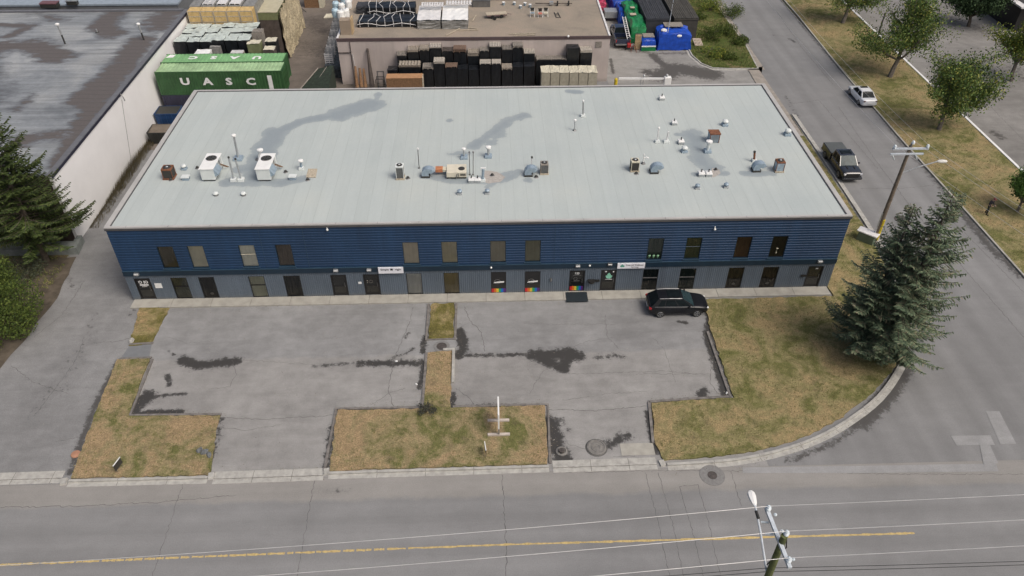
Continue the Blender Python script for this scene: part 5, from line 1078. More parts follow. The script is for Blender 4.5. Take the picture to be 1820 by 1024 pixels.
# dumpsters between the buildings
def dumpster(label, x0, y0, w_, d_, h_, body, lid, z=0):
    t_ = thing('dumpster', label, 'dumpster', (x0, y0, z)); b = MB()
    b.add([(0.1, 0.1, 0.1), (w_-0.1, 0.1, 0.1), (w_-0.1, d_-0.1, 0.1), (0.1, d_-0.1, 0.1), (0, 0, h_), (w_, 0, h_), (w_, d_, h_), (0, d_, h_)], [(0, 3, 2, 1), (0, 1, 5, 4), (1, 2, 6, 5), (2, 3, 7, 6), (3, 0, 4, 7)]); b.build('bin', body, t_)
    b = MB(); b.bar((0, 0, h_), (w_, 0, h_), 0.08); b.bar((0, d_, h_), (w_, d_, h_), 0.08); b.bar((0, 0, h_), (0, d_, h_), 0.08); b.bar((w_, 0, h_), (w_, d_, h_), 0.08); [b.bar((w_*k/4, -0.02, 0.15), (w_*k/4, -0.04, h_-0.05), 0.07) for k in (1, 2, 3)]; b.build('rim', body, t_)
    b = MB(); b.add([(0.04, 0.04, h_-0.1), (w_-0.04, 0.04, h_-0.1), (w_-0.04, d_-0.04, h_+0.02), (0.04, d_-0.04, h_+0.02)], [(0, 1, 2, 3)]); b.build('lid', lid, t_)
    b = MB(); [b.box((x_, y_, 0), (x_+0.15, y_+0.15, 0.12)) for x_ in (0.2, w_-0.35) for y_ in (0.2, d_-0.35)]; b.build('wheel', M['rubber'], t_)
dumpster('blue open topped dumpster beside the white wall', -7.25, 28.6, 2.4, 1.9, 1.7, M['bluebin'], M['fan'])
dumpster('dark dumpster with brown lid in front of the blue one', -7.0, 25.2, 2.0, 1.9, 1.3, M['fan'], M['brownlid'])
# orange brown box, poles and forklift behind the roof edge
t_ = thing('plywood_box', 'long orange brown plywood box below the black wrapped stacks', 'box', (19.0, 34.2, 0)); b = MB(); a = at(686, 140, y=34.2); c = at(750, 140, y=34.2)
b.box((a.x-19, 0, 0), (c.x-19, 1.2, a.z)); b.build('box_body', M['brownwood'], t_); b = MB(); b.box((a.x-19-.02, -0.02, a.z), (c.x-19+.02, 1.22, a.z+0.05)); b.build('lid', mat('orange_ply', (0.36, 0.20, 0.10), 0.85), t_); b = MB(); b.box((c.x-19+.001, -.02, 0), (c.x-19+.08, 1.2, a.z-0.001)); b.build('end_board', M['palewood'], t_)
for i, (a, tp) in enumerate(((631, 118), (639, 121), (646, 122))):
    p = at(a+4, 156, y=37.5); q_ = at(a, tp, y=38.6); b = MB(); b.tube([p, q_], [0.22, 0.12], 7); tag(b.build('timber_pole', M['brownwood']), 'brown timber pole leaning on the tan wall, %s from the left' % ORD[i], 'pole')
p = at(662, 158, y=37.3); q_ = at(653, 86, y=39.0); b = MB(); b.tube([p, q_], [0.32, 0.12], 8); tag(b.build('timber_pole', M['darkwood']), 'tall dark pole leaning on the tan wall', 'pole')
p = at(676, 152, y=35.4); t_ = thing('forklift', 'small black forklift seen over the back edge of the roof', 'forklift', (p.x, 35.4, 0))
b = MB(); b.box((-0.5, -0.6, 0.25), (0.5, 1.0, 1.0)); b.box((-0.45, -0.65, 1.0), (0.45, -0.2, 1.35)); b.build('body', M['cartrim'], t_, bevel=0.05)
b = MB(); [b.tube([(x_, -0.4, 1.2), (x_, -0.3, 2.4)], 0.035, 6) for x_ in (-0.42, 0.42)]; [b.tube([(x_, 0.7, 0.9), (x_, 0.5, 2.4)], 0.035, 6) for x_ in (-0.42, 0.42)]; [b.tube([(-0.42, y_, 2.4), (0.42, y_, 2.4)], 0.035, 6) for y_ in (-0.3, 0.1, 0.5)]; b.build('roll_cage', M['cartrim'], t_)
b = MB(); [b.box((x_-0.06, 1.0, 0.1), (x_+0.06, 1.12, 2.8)) for x_ in (-0.35, 0.35)]; b.box((-0.35, 1.02, 2.7), (0.35, 1.1, 2.8)); b.build('mast', M['steel'], t_)
b = MB(); b.box((-0.15, -0.70, 1.1), (0.15, -0.651, 1.3)); b.build('lamp', M['rope'], t_)
for x_ in (-0.48, 0.48):
    for y_ in (-0.3, 0.8): b = MB(); b.lathe((x_-0.1, y_, 0.28), [(0.28, 0), (0.28, 0.2)], 12, axis='x'); b.build('wheel', M['rubber'], t_)
t_ = thing('netting_skip', 'dark green covered skip by the corner of the tan building', 'skip', (7.5, 34.5, 0)); b = MB(); b.add([(-1.5, 0, 0), (2.8, 0, 0), (2.8, 4.2, 0), (1.0, 4.2, 0), (-1.5, 0, 0.5), (2.8, 0, 1.8), (2.8, 4.2, 2.6), (1.0, 4.2, 2.2)], [(4, 5, 6, 7), (0, 1, 5, 4), (1, 2, 6, 5), (2, 3, 7, 6), (3, 0, 4, 7)]); b.build('cover', mat('dark_green_net', (0.02, 0.032, 0.022), 0.9, var=0.4, scale=3), t_)
b = MB(); b.tube([(-1.5, -0.05, 0.55), (1.0, 4.2, 2.3)], 0.07, 6); b.tube([(0.2, -0.05, 0.8), (2.0, 4.2, 2.4)], 0.05, 6); b.build('rail', M['greywood'], t_)
# row of pallets standing on edge beside the tan building
for i in range(17):
    t_ = None; y_ = 41.5+0.85*i; b = MB()
    for k in range(5): b.box((-0.5, -0.02+0.0*k, 0.1+0.24*k), (0.5, 0.0, 0.22+0.24*k))
    for x_ in (-0.48, -0.04, 0.4): b.box((x_, 0.001, 0), (x_+0.08, 0.1, 1.3))
    tag(b.build('pallet', M['galv'] if i % 3 else M['rope'], loc=(9.3-0.045*i, y_, 1.6)), 'pallet standing on edge beside the tan building, %s from the near end' % (ORD[i]), 'pallet', 'pallets on edge in a line')
b = MB(); lumpy(b, 8.8, 10.8, 41, 56, 0, 1.58, 0.1); tag(b.build('scrap_heap', mat('scrap_dark', (0.06, 0.075, 0.085), 0.8, var=0.6, scale=3, bump=0.6)), 'dark heap of scrap along the left side of the tan building', 'scrap heap')
b = MB(); [b.tube([(6.6+0.1*k, 55+0.1*k, 2.2+0.1*k), (9.2, 55.5, 2.2+0.1*k)], 0.12, 6) for k in range(4)]; tag(b.build('pipe_bundle', M['cream']), 'pale bundle of pipes beyond the pallets on edge', 'pipes')
p = at(557, 14, 0); t_ = thing('plywood_box', 'tall brown plywood box at the back of the yard', 'box', (p.x, p.y, 0)); b = MB(); b.box((-1.2, 0, 0), (0.9, 2, 2.4)); b.build('box_body', M['brownwood'], t_); b = MB(); b.box((0.9, -0.1, 0), (1.5, 1.5, 2.2)); b.build('torn_wrapping', M['cream'], t_)
p = at(532, 22, 0); b = MB(); [b.tube([(p.x, p.y, 0.9), (p.x+1.0*math.cos(k), p.y+1.0*math.sin(k), 0.0)], 0.05, 5) for k in range(6)]; b.lathe((p.x, p.y, 0.8), [(0.3, 0), (0.2, 0.3)], 8); tag(b.build('metal_stand', M['fan']), 'spidery black metal stand in the dirt yard', 'metal stand')

# ------------------------------------------------------------------ things on the tan roof
TZ = 5.45
def tp_(a, c): return at(a, c, TZ)
t_ = thing('roof_box', 'tan box with yellow end board at the left corner of the tan roof', 'box', (11.3, 40.6, TZ)); h = at(610, 37, y=40.6).z-TZ
b = MB(); b.box((0, 0, 0), (1.25, 1.1, h)); b.build('box_body', mat('kraft_board', (0.29, 0.235, 0.18), 0.9, var=0.08), t_); b = MB(); b.box((1.251, 0, 0), (1.4, 1.3, h+0.15)); b.build('end_board', M['plywood'], t_)
k_ = 0
for a, c in ((597, 30), (606, 33), (616, 30), (598, 17), (608, 20), (620, 14), (612, 8)):
    p = tp_(a, c); t_ = thing('plastic_drum', 'white plastic drum in the cluster behind the tan box, %s of seven' % ORD[k_], 'drum', p, 0, 'white plastic drums on the tan roof'); b = MB(); b.lathe((0, 0, 0), [(0.38, 0), (0.42, 0.2), (0.42, 0.8), (0.3, 1.0), (0.12, 1.02)], 12); b.build('drum', M['white'] if k_ % 3 else mat('pale_blue_plastic', (0.42, 0.56, 0.64), 0.4), t_, smooth=False)
    b = MB(); b.lathe((0, 0, 1.02), [(0.12, 0), (0.1, 0.06)], 8); b.build('lid', M['bluegalv'], t_); k_ += 1
def roofstack(pl, pr, pb, pt, pback, label, wrap, tm_, strap=True, nm='wrapped_load'):
    p = tp_(pl, pb); q_ = tp_(pr, pb); Y = p.y; z1 = at(pl, pt, y=Y).z; yb = at(pl, pback, z1).y
    t_ = thing('covered_load', label, 'covered load', (p.x, Y, TZ)); b = MB(); lumpy(b, 0, q_.x-p.x, 0, yb-Y, 0, z1-TZ, 0.08, 0, n=5); b.build(nm, M[wrap], t_)
    if tm_: b = MB(); W_ = q_.x-p.x; n = 6; vs = [(W_*i/n, (yb-Y)*k/n, z1-TZ+0.09+random.uniform(0, .1)) for k in range(n+1) for i in range(n+1)]; b.add(vs, [(k*(n+1)+i, k*(n+1)+i+1, (k+1)*(n+1)+i+1, (k+1)*(n+1)+i) for k in range(n) for i in range(n)]); b.build('top_sheet', M[tm_], t_)
    if strap:
        b = MB(); W_ = q_.x-p.x; H_ = z1-TZ+0.12
        for k in range(7):
            x0 = W_*(k+0.3)/7; x1 = x0+random.uniform(-0.6, 0.6); b.tube([(x0, -0.1, 0.1), (x0, -0.12, H_), (x1, (yb-Y)/2, H_+0.05), (x0+random.uniform(-.5, .5), yb-Y, H_)], 0.032, 5)
        b.tube([(W_*i/8, -0.14, H_*0.5+0.15*math.sin(i*1.3)) for i in range(9)], 0.04, 5); b.build('strap', M['rope'], t_)
    return t_
roofstack(636, 740, 49, 39, 26, 'low black covered load tied with white straps on the tan roof', 'wrap', None)
roofstack(655, 738, 30, 14, 3, 'taller black covered load with white straps behind the low one', 'wrap', None)
roofstack(634, 656, 25, 12, 3, 'small dark grey load left of the taller black one', 'tarpdark', None, False)
roofstack(742, 783, 52, 38, 12, 'grey stack with white sheet on top, left one of the two on the tan roof', 'greywrap', 'rope', False)
roofstack(786, 832, 52, 38, 12, 'grey stack with white sheet on top, right one of the two on the tan roof', 'greywrap', 'white', False)
for (x0, x1, y0) in ((748, 788, 12), (792, 838, 9)):
    p = at(x0, y0, 7.0); q_ = at(x1, y0, 7.0); b = MB(); pallet(b, p.x, q_.x, p.y, p.y+1.3, 6.95, 0, 'y', 9, 0.5); tag(b.build('pallet', M['rope']), 'white slatted pallet lying on the %s grey stack' % ('left' if x0 < 760 else 'right'), 'pallet')
p = tp_(840, 13); t_ = thing('steel_chest', 'dark grey steel chest at the back of the tan roof', 'chest', p); b = MB(); b.box((0, 0, 0), (2.2, 1.6, 0.75)); b.build('body', M['steel'], t_); b = MB(); b.box((-0.03, -0.03, 0.75), (2.23, 1.6, 0.82)); b.build('lid', mat('dark_steel', (0.09, 0.095, 0.1), 0.6), t_)
b = MB(); p = tp_(872, 2); q_ = tp_(922, 2); b.box((p.x, p.y, 6.2), (q_.x, p.y+0.9, 6.27)); bb = thing('long_table', 'long white topped table at the back of the tan roof', 'table', (0, 0, 0)); b.build('tabletop', M['white'], bb); b = MB(); [b.tube([(x_, p.y+0.4, TZ), (x_, p.y+0.4, 6.2)], 0.05, 6) for x_ in (p.x+0.9, q_.x-0.9)]; b.build('frame', M['bluegalv'], bb)
for i, (a, c) in enumerate(((895, 9), (914, 9), (925, 15), (933, 10), (942, 13))):
    t_ = thing('bucket', 'small pale bucket on the tan roof, %s from the left' % ORD[i], 'bucket', tp_(a, c), 0, 'buckets on the tan roof'); b = MB(); b.lathe((0, 0, 0), [(0.15, 0), (0.2, 0.35)], 10); b.build('body', M['bluegalv'], t_); b = MB(); b.lathe((0, 0, 0.35), [(0.21, 0), (0.2, 0.03)], 10); b.build('lid', M['white'], t_)
p = tp_(868, 34); t_ = thing('handcart', 'flat wooden handcart with dark wheels on the tan roof', 'handcart', p, 0.16); b = MB(); b.box((-0.2, 0, 0.42), (2.3, 0.9, 0.5)); b.build('deck', M['palewood'], t_); b = MB(); b.box((-0.2, -0.02, 0.28), (2.3, 0.03, 0.415)); b.tube([(2.3, 0.4, 0.4), (2.9, 0.4, 0.25)], 0.03); b.build('frame', mat('plum_steel', (0.12, 0.08, 0.085), 0.7), t_)
for x_, y_ in ((0.5, 0.0), (1.6, 0.0), (0.7, -0.5), (0.4, 0.8)): b = MB(); b.lathe((x_, y_-0.05, 0.22), [(0.2, 0), (0.22, 0.03), (0.22, 0.1), (0.2, 0.13)], 12, axis='y'); b.build('wheel', M['rubber'], t_)
for i, (a, cc, mm, ll) in enumerate(((946, 29, M['bluegalv'], 'blue'), (960, 30, mat('coral_seat', (0.5, 0.16, 0.12), 0.7), 'coral'), (970, 29, M['cream'], 'cream'))):
    t_ = thing('folding_chair', '%s seated folding chair in the group of three on the tan roof' % ll, 'chair', tp_(a, cc)); b = MB(); b.obox((0, 0, 0.42), (0.5, 0.5, 0.05)); b.build('seat', mm, t_); b = MB(); b.obox((0, 0.3, 0.75), (0.5, 0.05, 0.4), (0.2, 0, 0)); b.build('backrest', M['fan'], t_)
    for sx_ in (-1, 1): b = MB(); b.tube([(sx_*0.25, -0.3, 0), (sx_*0.25, 0.25, 0.6), (sx_*0.25, 0.3, 0.9)], 0.025, 6); b.tube([(sx_*0.25, 0.3, 0), (sx_*0.25, -0.2, 0.45)], 0.025, 6); b.build('leg', M['white'], t_)
t_ = thing('axle', 'long steel axle with black wheels lying on the tan roof', 'axle', tp_(984, 10)); b = MB(); b.tube([(-2.3, 0, 0.3), (2.3, 0, 0.25)], 0.06, 8); b.build('shaft', M['darkwood'], t_)
for x_ in (0.4, 1.8): b = MB(); b.lathe((x_, 0, 0.3), [(0.3, 0), (0.3, 0.14)], 14, axis='x'); b.build('wheel', M['rubber'], t_)
b = MB(); b.obox((-0.3, 0, 0.35), (0.5, 0.4, 0.3)); b.build('gearbox', M['galv'], t_)
p = tp_(992, 32); b = MB(); b.tube([p+Vector((-0.35, 1.8, 0.05)), p+Vector((-0.2, 0, 0.05)), p+Vector((0.3, 0, 0.05)), p+Vector((0.1, 1.8, 0.05))], 0.04, 6); [b.tube([p+Vector((-0.3, y_, 0.05)), p+Vector((0.2, y_, 0.05))], 0.03, 6) for y_ in (0.9, 1.3)]; tag(b.build('steel_rack', M['fan']), 'U shaped dark metal rack lying on the tan roof', 'rack')
for i, (a, c) in enumerate((((793, 64), (822, 49)), ((815, 55), (850, 54)), ((812, 47), (848, 52)), ((904, 61), (952, 60)), ((914, 64), (951, 63)), ((840, 38), (846, 28)))):
    p = tp_(*a); q_ = tp_(*c); b = MB(); b.bar(p+Vector((0, 0, 0.06)), q_+Vector((0, 0, 0.06)), 0.12, 0.05); tag(b.build('plank', M['palewood']), 'loose pale plank on the tan roof, %s from the left' % ORD[(0, 2, 1, 4, 5, 3)[i]], 'plank', 'loose planks on the tan roof')
t_ = thing('roof_vent', 'small white vent cap on the front parapet of the tan building', 'vent cap', at(1010, 66, 5.6)); b = MB(); b.sphere((0, 0, 0.1), 0.14, 0, 8, 5); b.build('cap', M['white'], t_); b = MB(); b.tube([(0, 0, -0.07), (0, 0, 0.1)], 0.05); b.build('pipe', M['galv'], t_)

# ------------------------------------------------------------------ vehicles (nose towards +x, wheels on z = 0)
def body_loft(st, m, parent, name='body', sub=1, close=True):
    b = MB(); vs = []; K = 0
    for (x, hw, zb, zs, zt) in st:
        half = [(0, zb), (hw*0.86, zb), (hw*0.98, zb+0.10), (hw, zb+(zs-zb)*0.45), (hw*0.995, zs-0.12), (hw*0.955, zs), (hw*0.80, zt-0.01), (hw*0.4, zt), (0, zt+0.01)]
        ringp = half+[(-y, z) for y, z in half[1:-1]][::-1]; K = len(ringp); vs += [(x, y, z) for y, z in ringp]
    n = len(st); fs = [(i*K+k, (i+1)*K+k, (i+1)*K+(k+1) % K, i*K+(k+1) % K) for i in range(n-1) for k in range(K)]
    fs += [tuple(range(K)), tuple((n-1)*K+k for k in range(K))[::-1]]
    b.add(vs, fs); o = b.build(name, m, parent, smooth=True)
    s = o.modifiers.new('subdivision', 'SUBSURF'); s.levels = 2; s.render_levels = 2; return o
def lerp(a, c, t): return tuple(a[i]+(c[i]-a[i])*t for i in range(3))
def cabin(parent, bx0, bx1, rx0, rx1, bw, rw, zb, zr, paint, pillars, rearwin=True, crown=0.05, sunroof=None, gm='carglass'):
    """greenhouse: belt line bx0 (rear) .. bx1 (front), roof line rx0 .. rx1"""
    shell = MB(); sidep = []
    us = [0.0]+sorted(sum([[a, c] for a, c in pillars], []))+[1.0]
    for s in (-1, 1):
        B0, B1, R0, R1 = (bx0, s*bw, zb), (bx1, s*bw, zb), (rx0, s*rw, zr), (rx1, s*rw, zr)
        P = lambda u, v: lerp(lerp(B0, B1, u), lerp(R0, R1, u), v)
        # side glass openings between pillars, v .08-.86
        edges = [0.0]+[q for p in pillars for q in p]+[1.0]
        wins = [(pillars[i][1], pillars[i+1][0]) for i in range(len(pillars)-1)]
        gl = MB()
        for u0, u1 in wins:
            ss = [P(u0, .06), P(u1, .06), P(u1, .86), P(u0, .86)]; gl.add(ss, [(0, 1, 2, 3) if s < 0 else (3, 2, 1, 0)])
        for a, c in pillars: shell.add([P(a, .06), P(c, .06), P(c, .86), P(a, .86)], [(0, 1, 2, 3) if s < 0 else (3, 2, 1, 0)])
        for v0, v1 in ((0, .06), (.86, 1)): shell.add([P(0, v0), P(1, v0), P(1, v1), P(0, v1)], [(0, 1, 2, 3) if s < 0 else (3, 2, 1, 0)])
        for k, (u0, u1) in enumerate(wins):
            gk = MB(); gk.add([P(u0, .06), P(u1, .06), P(u1, .86), P(u0, .86)], [(0, 1, 2, 3) if s < 0 else (3, 2, 1, 0)]); gk.build('side_window', M['carglass'], parent)
    n = 6; vs = []
    for i in range(n+1):
        t = i/n; x = rx0+(rx1-rx0)*t
        for k in range(5):
            q = -1+2*k/4; vs.append((x, q*rw, zr+crown*(1-q*q)*(0.5+math.sin(math.pi*t)*0.5)))
    shell.add(vs, [(i*5+k, (i+1)*5+k, (i+1)*5+k+1, i*5+k+1) for i in range(n) for k in range(4)])
    for (bx, rx, g_, nm) in ((bx1, rx1, M['windscreen'], 'windscreen'), (bx0, rx0, M[gm] if rearwin else paint, 'rear_window')):
        d = 1 if bx == bx1 else -1; gl = MB(); vs = []; m_ = 4
        for v in range(m_+1):
            f = v/m_
            for k in range(5):
                q = -1+2*k/4; x = bx+(rx-bx)*f+d*0.06*(1-q*q)*(1-f); y = q*(bw+(rw-bw)*f)*0.93; z = zb+(zr-zb)*f+(crown*0.5*(1-q*q) if v == m_ else 0); vs.append((x, y, z))
        gl.add(vs, [(i*5+k, i*5+k+1, (i+1)*5+k+1, (i+1)*5+k) if d > 0 else (i*5+k+1, i*5+k, (i+1)*5+k, (i+1)*5+k+1) for i in range(m_) for k in range(4)]); gl.build(nm, g_, parent)
        for s in (-1, 1):
            shell.add([(bx, s*bw, zb), (bx, s*bw*0.93, zb), (rx, s*rw*0.93, zr), (rx, s*rw, zr)], [(0, 1, 2, 3)])
    o = shell.build('cabin', paint, parent)
    if sunroof: q = MB(); q.box((sunroof[0], -rw*0.7, zr+crown*0.9), (sunroof[1], rw*0.7, zr+crown+0.012)); q.build('sunroof', M['carglass'], parent, bevel=0.01)
    return o
def wheels(parent, xs, hw, r, wd=0.24, rimm='alloy'):
    for x in xs:
        for s in (-1, 1):
            b = MB(); y0 = s*hw; 
            b.lathe((x, y0-(wd if s > 0 else 0), r), [(r*0.62, 0.0), (r*0.95, 0.01), (r, 0.05), (r, wd-0.05), (r*0.95, wd-0.01), (r*0.62, wd)], 22, axis='y'); ty = b.build('wheel', M['rubber'], parent, smooth=False)
            b = MB(); yy = y0+s*0.004; b.lathe((x, yy-0.01, r), [(r*0.63, 0), (r*0.63, 0.02)], 20, 0, axis='y')
            rm = b.build('rim_well', M['cartrim'], ty)
            b = MB(); ringpts = [(x+r*0.6*math.cos(k*0.3142), yy+s*0.012, r+r*0.6*math.sin(k*0.3142)) for k in range(21)]; b.tube(ringpts, 0.02, 5)
            for k in range(5): a = k*1.2566; b.bar((x, yy+s*0.014, r), (x+r*0.58*math.cos(a), yy+s*0.014, r+r*0.58*math.sin(a)), 0.07, 0.02, up=(0, 1, 0))
            b.lathe((x, yy+s*0.01-0.01, r), [(0.06, 0), (0.06, 0.03)], 8, axis='y'); b.build('rim', M[rimm], ty)
            b = MB(); n = 14; vs = []
            for k in range(n+1): a = math.pi*k/n; vs += [(x+(r+0.02)*math.cos(a), y0+s*0.003-s*0.03, r+(r+0.02)*math.sin(a)), (x+(r+0.085)*math.cos(a), y0+s*0.008-s*0.03, r+(r+0.07)*math.sin(a))]
            b.add(vs, [(2*k, 2*k+1, 2*k+3, 2*k+2) for k in range(n)]); b.build('wheel_arch', M['cartrim'], parent)
def lamps(parent, front, rear, plate=True):
    for (x, y, z, sx, sy, sz), nm, m_ in [(f, 'headlight', 'headlight') for f in front]+[(f, 'taillight', 'taillight') for f in rear]:
        for s in (-1, 1): b = MB(); b.obox((x, s*y, z), (sx, sy, sz), (0, 0, -s*0.45 if nm == 'headlight' else s*0.3)); b.build(nm, M[m_], parent, bevel=0.02)
def mirrors(parent, x, y, z, m_):
    for s in (-1, 1): b = MB(); b.obox((x, s*(y+0.1), z), (0.12, 0.22, 0.15)); b.build('mirror', m_, parent, bevel=0.03)
# black crossover beside the sidewalk
suv = thing('parked_car', 'black crossover car parked along the sidewalk at the right end of the lot', 'car', (42.43, -2.33, 0.01), 0.0)
body_loft([(-2.34, 0.66, 0.50, 0.82, 0.88), (-2.27, 0.86, 0.32, 0.98, 1.04), (-1.95, 0.93, 0.26, 1.02, 1.08), (-1.2, 0.945, 0.24, 1.0, 1.06), (0, 0.945, 0.24, 0.98, 1.03), (0.85, 0.945, 0.24, 0.98, 1.04), (1.3, 0.94, 0.24, 0.96, 1.03), (1.85, 0.92, 0.26, 0.88, 0.96), (2.2, 0.84, 0.30, 0.76, 0.84), (2.34, 0.66, 0.40, 0.66, 0.70)], M['carblack'], suv)
cabin(suv, -2.16, 1.12, -1.62, 0.26, 0.85, 0.60, 1.01, 1.56, M['carblack'], [(0.0, 0.14), (0.30, 0.325), (0.62, 0.655), (0.93, 1.0)], sunroof=(-0.9, 0.1))
wheels(suv, (-1.43, 1.40), 0.95, 0.36); lamps(suv, [(2.14, 0.70, 0.72, 0.34, 0.14, 0.12)], [(-2.2, 0.74, 0.86, 0.2, 0.3, 0.16)]); mirrors(suv, 0.72, 0.9, 1.06, M['carblack'])
for s in (-1, 1):
    b = MB(); b.tube([(-1.55, s*0.58, 1.60), (-0.8, s*0.60, 1.63), (0.15, s*0.58, 1.60)], 0.02, 6); b.build('roof_rail', M['alloy'], suv)
    b = MB(); b.bar((-1.9, s*0.89, 1.045), (0.9, s*0.89, 1.045), 0.02, 0.03); b.build('window_trim', M['alloy'], suv)
    for x_ in (-0.75, 0.3): b = MB(); b.obox((x_, s*0.955, 0.86), (0.2, 0.03, 0.035)); b.build('door_handle', M['carblack'], suv)
b = MB(); b.obox((-2.33, 0, 0.62), (0.03, 0.5, 0.14)); b.build('licence_plate', M['white'], suv); b = MB(); b.obox((2.30, 0, 0.58), (0.08, 0.9, 0.25)); b.build('grille', M['cartrim'], suv, bevel=0.02)
# white sedan
sedan = thing('parked_car', 'white four door car parked on the right side of the side street', 'car', (70.95, 33.55, 0.01), R_(90))
body_loft([(-2.32, 0.70, 0.42, 0.78, 0.86), (-2.25, 0.83, 0.28, 0.94, 1.00), (-1.9, 0.885, 0.22, 0.97, 1.03), (-1.2, 0.90, 0.2, 0.93, 1.0), (0, 0.90, 0.2, 0.90, 0.96), (0.9, 0.90, 0.2, 0.88, 0.96), (1.4, 0.885, 0.2, 0.84, 0.91), (1.95, 0.85, 0.22, 0.74, 0.81), (2.22, 0.75, 0.28, 0.62, 0.68), (2.32, 0.6, 0.36, 0.55, 0.6)], M['carwhite'], sedan)
cabin(sedan, -1.75, 1.15, -1.0, 0.35, 0.82, 0.60, 0.93, 1.44, M['carwhite'], [(0.0, 0.12), (0.46, 0.485), (0.93, 1.0)], sunroof=(-0.1, 0.28))
wheels(sedan, (-1.35, 1.35), 0.905, 0.325, 0.22); lamps(sedan, [(2.1, 0.62, 0.62, 0.3, 0.16, 0.1)], []); mirrors(sedan, 0.75, 0.86, 0.96, M['carwhite'])
for s in (-1, 1): b = MB(); b.obox((-2.26, s*0.60, 0.86), (0.1, 0.36, 0.12), (0, 0, s*0.3)); b.build('taillight', mat('smoked_lamp', (0.06, 0.01, 0.012), 0.3), sedan, bevel=0.02)
b = MB(); b.obox((-2.35, 0, 0.66), (0.03, 0.45, 0.12)); b.build('licence_plate', M['white'], sedan)
# pickups
def pickup(label, loc, rz, paint, tonneau=True):
    t_ = thing('pickup_truck', label, 'pickup truck', loc, rz)
    body_loft([(-0.62, 0.98, 0.45, 1.16, 1.18), (-0.3, 0.985, 0.42, 1.16, 1.18), (0.6, 0.985, 0.42, 1.14, 1.17), (1.35, 0.985, 0.42, 1.13, 1.19), (1.7, 0.98, 0.42, 1.12, 1.20), (2.5, 0.97, 0.42, 1.08, 1.17), (2.78, 0.93, 0.44, 1.0, 1.10), (2.92, 0.86, 0.5, 0.88, 0.95)], paint, t_)
    b = MB()
    for s in (-1, 1): b.box((-2.88, min(s*0.98, s*0.86), 0.5), (-0.66, max(s*0.98, s*0.86), 1.24))
    b.box((-2.88, -0.859, 0.55), (-2.80, 0.859, 1.22)); b.box((-0.74, -0.859, 0.55), (-0.66, 0.859, 1.22)); b.box((-2.79, -0.859, 0.55), (-0.75, 0.859, 0.70), 1); b.build('bed', [paint, M['cartrim']], t_, bevel=0.03)
    if tonneau: b = MB(); b.box((-2.86, -0.93, 1.245), (-0.68, 0.93, 1.29)); b.build('tonneau_cover', mat('grey_vinyl', (0.075, 0.085, 0.088), 0.75, var=0.08), t_, bevel=0.015)
    cabin(t_, -0.60, 1.62, -0.42, 0.85, 0.90, 0.74, 1.15, 1.84, paint, [(0.0, 0.10), (0.42, 0.47), (0.93, 1.0)], sunroof=(-0.1, 0.5) if tonneau else None)
    wheels(t_, (-1.85, 1.92), 1.0, 0.42, 0.28); lamps(t_, [(2.82, 0.74, 0.92, 0.16, 0.3, 0.16)], [(-2.87, 0.90, 1.0, 0.06, 0.12, 0.35)]); mirrors(t_, 1.25, 0.98, 1.25, paint)
    b = MB(); b.obox((2.90, 0, 0.82), (0.10, 1.2, 0.36)); b.build('grille', M['cartrim'], t_, bevel=0.03); b = MB(); b.obox((2.92, 0, 0.52), (0.24, 1.86, 0.22)); b.build('front_bumper', paint, t_, bevel=0.05)
    b = MB(); b.obox((-2.98, 0, 0.55), (0.2, 1.9, 0.2)); b.build('rear_bumper', M['steel'], t_, bevel=0.03)
    b = MB(); b.obox((2.0, 0.35, 1.2), (0.5, 0.12, 0.05)); b.obox((2.0, -0.35, 1.2), (0.5, 0.12, 0.05)); b.build('bonnet_vent', M['cartrim'], t_, bevel=0.015)
    return t_
trk = pickup('black pickup truck with grey bed cover parked beside the building on the side street', (63.02, 18.55, 0.01), R_(-90), mat('truck_black_paint', (0.012, 0.014, 0.018), 0.25, 0.0, var=0.2, coat=1.0))
pk2 = pickup('dark blue pickup truck with a ladder in its open bed, behind the tan building', (45.7, 51.9, 0.01), R_(90), M['carblue'], False)
t_ = thing('ladder', 'pale ladder sticking up out of the blue pickup bed', 'ladder', (46.3, 49.3, 1.0)); b = MB(); A_, B_ = Vector((0, 0, 0)), Vector((-0.25, 4.0, 1.6))
for k in (0, 0.4): b.bar(A_+Vector((k, 0, 0)), B_+Vector((k, 0, 0)), 0.07)
b.build('rail', M['rope'], t_); b = MB(); [b.bar(A_+(B_-A_)*f+Vector((0.03, 0, 0)), A_+(B_-A_)*f+Vector((0.37, 0, 0)), 0.05) for f in [k/12+0.03 for k in range(12)]]; b.build('rung', M['rope'], t_)

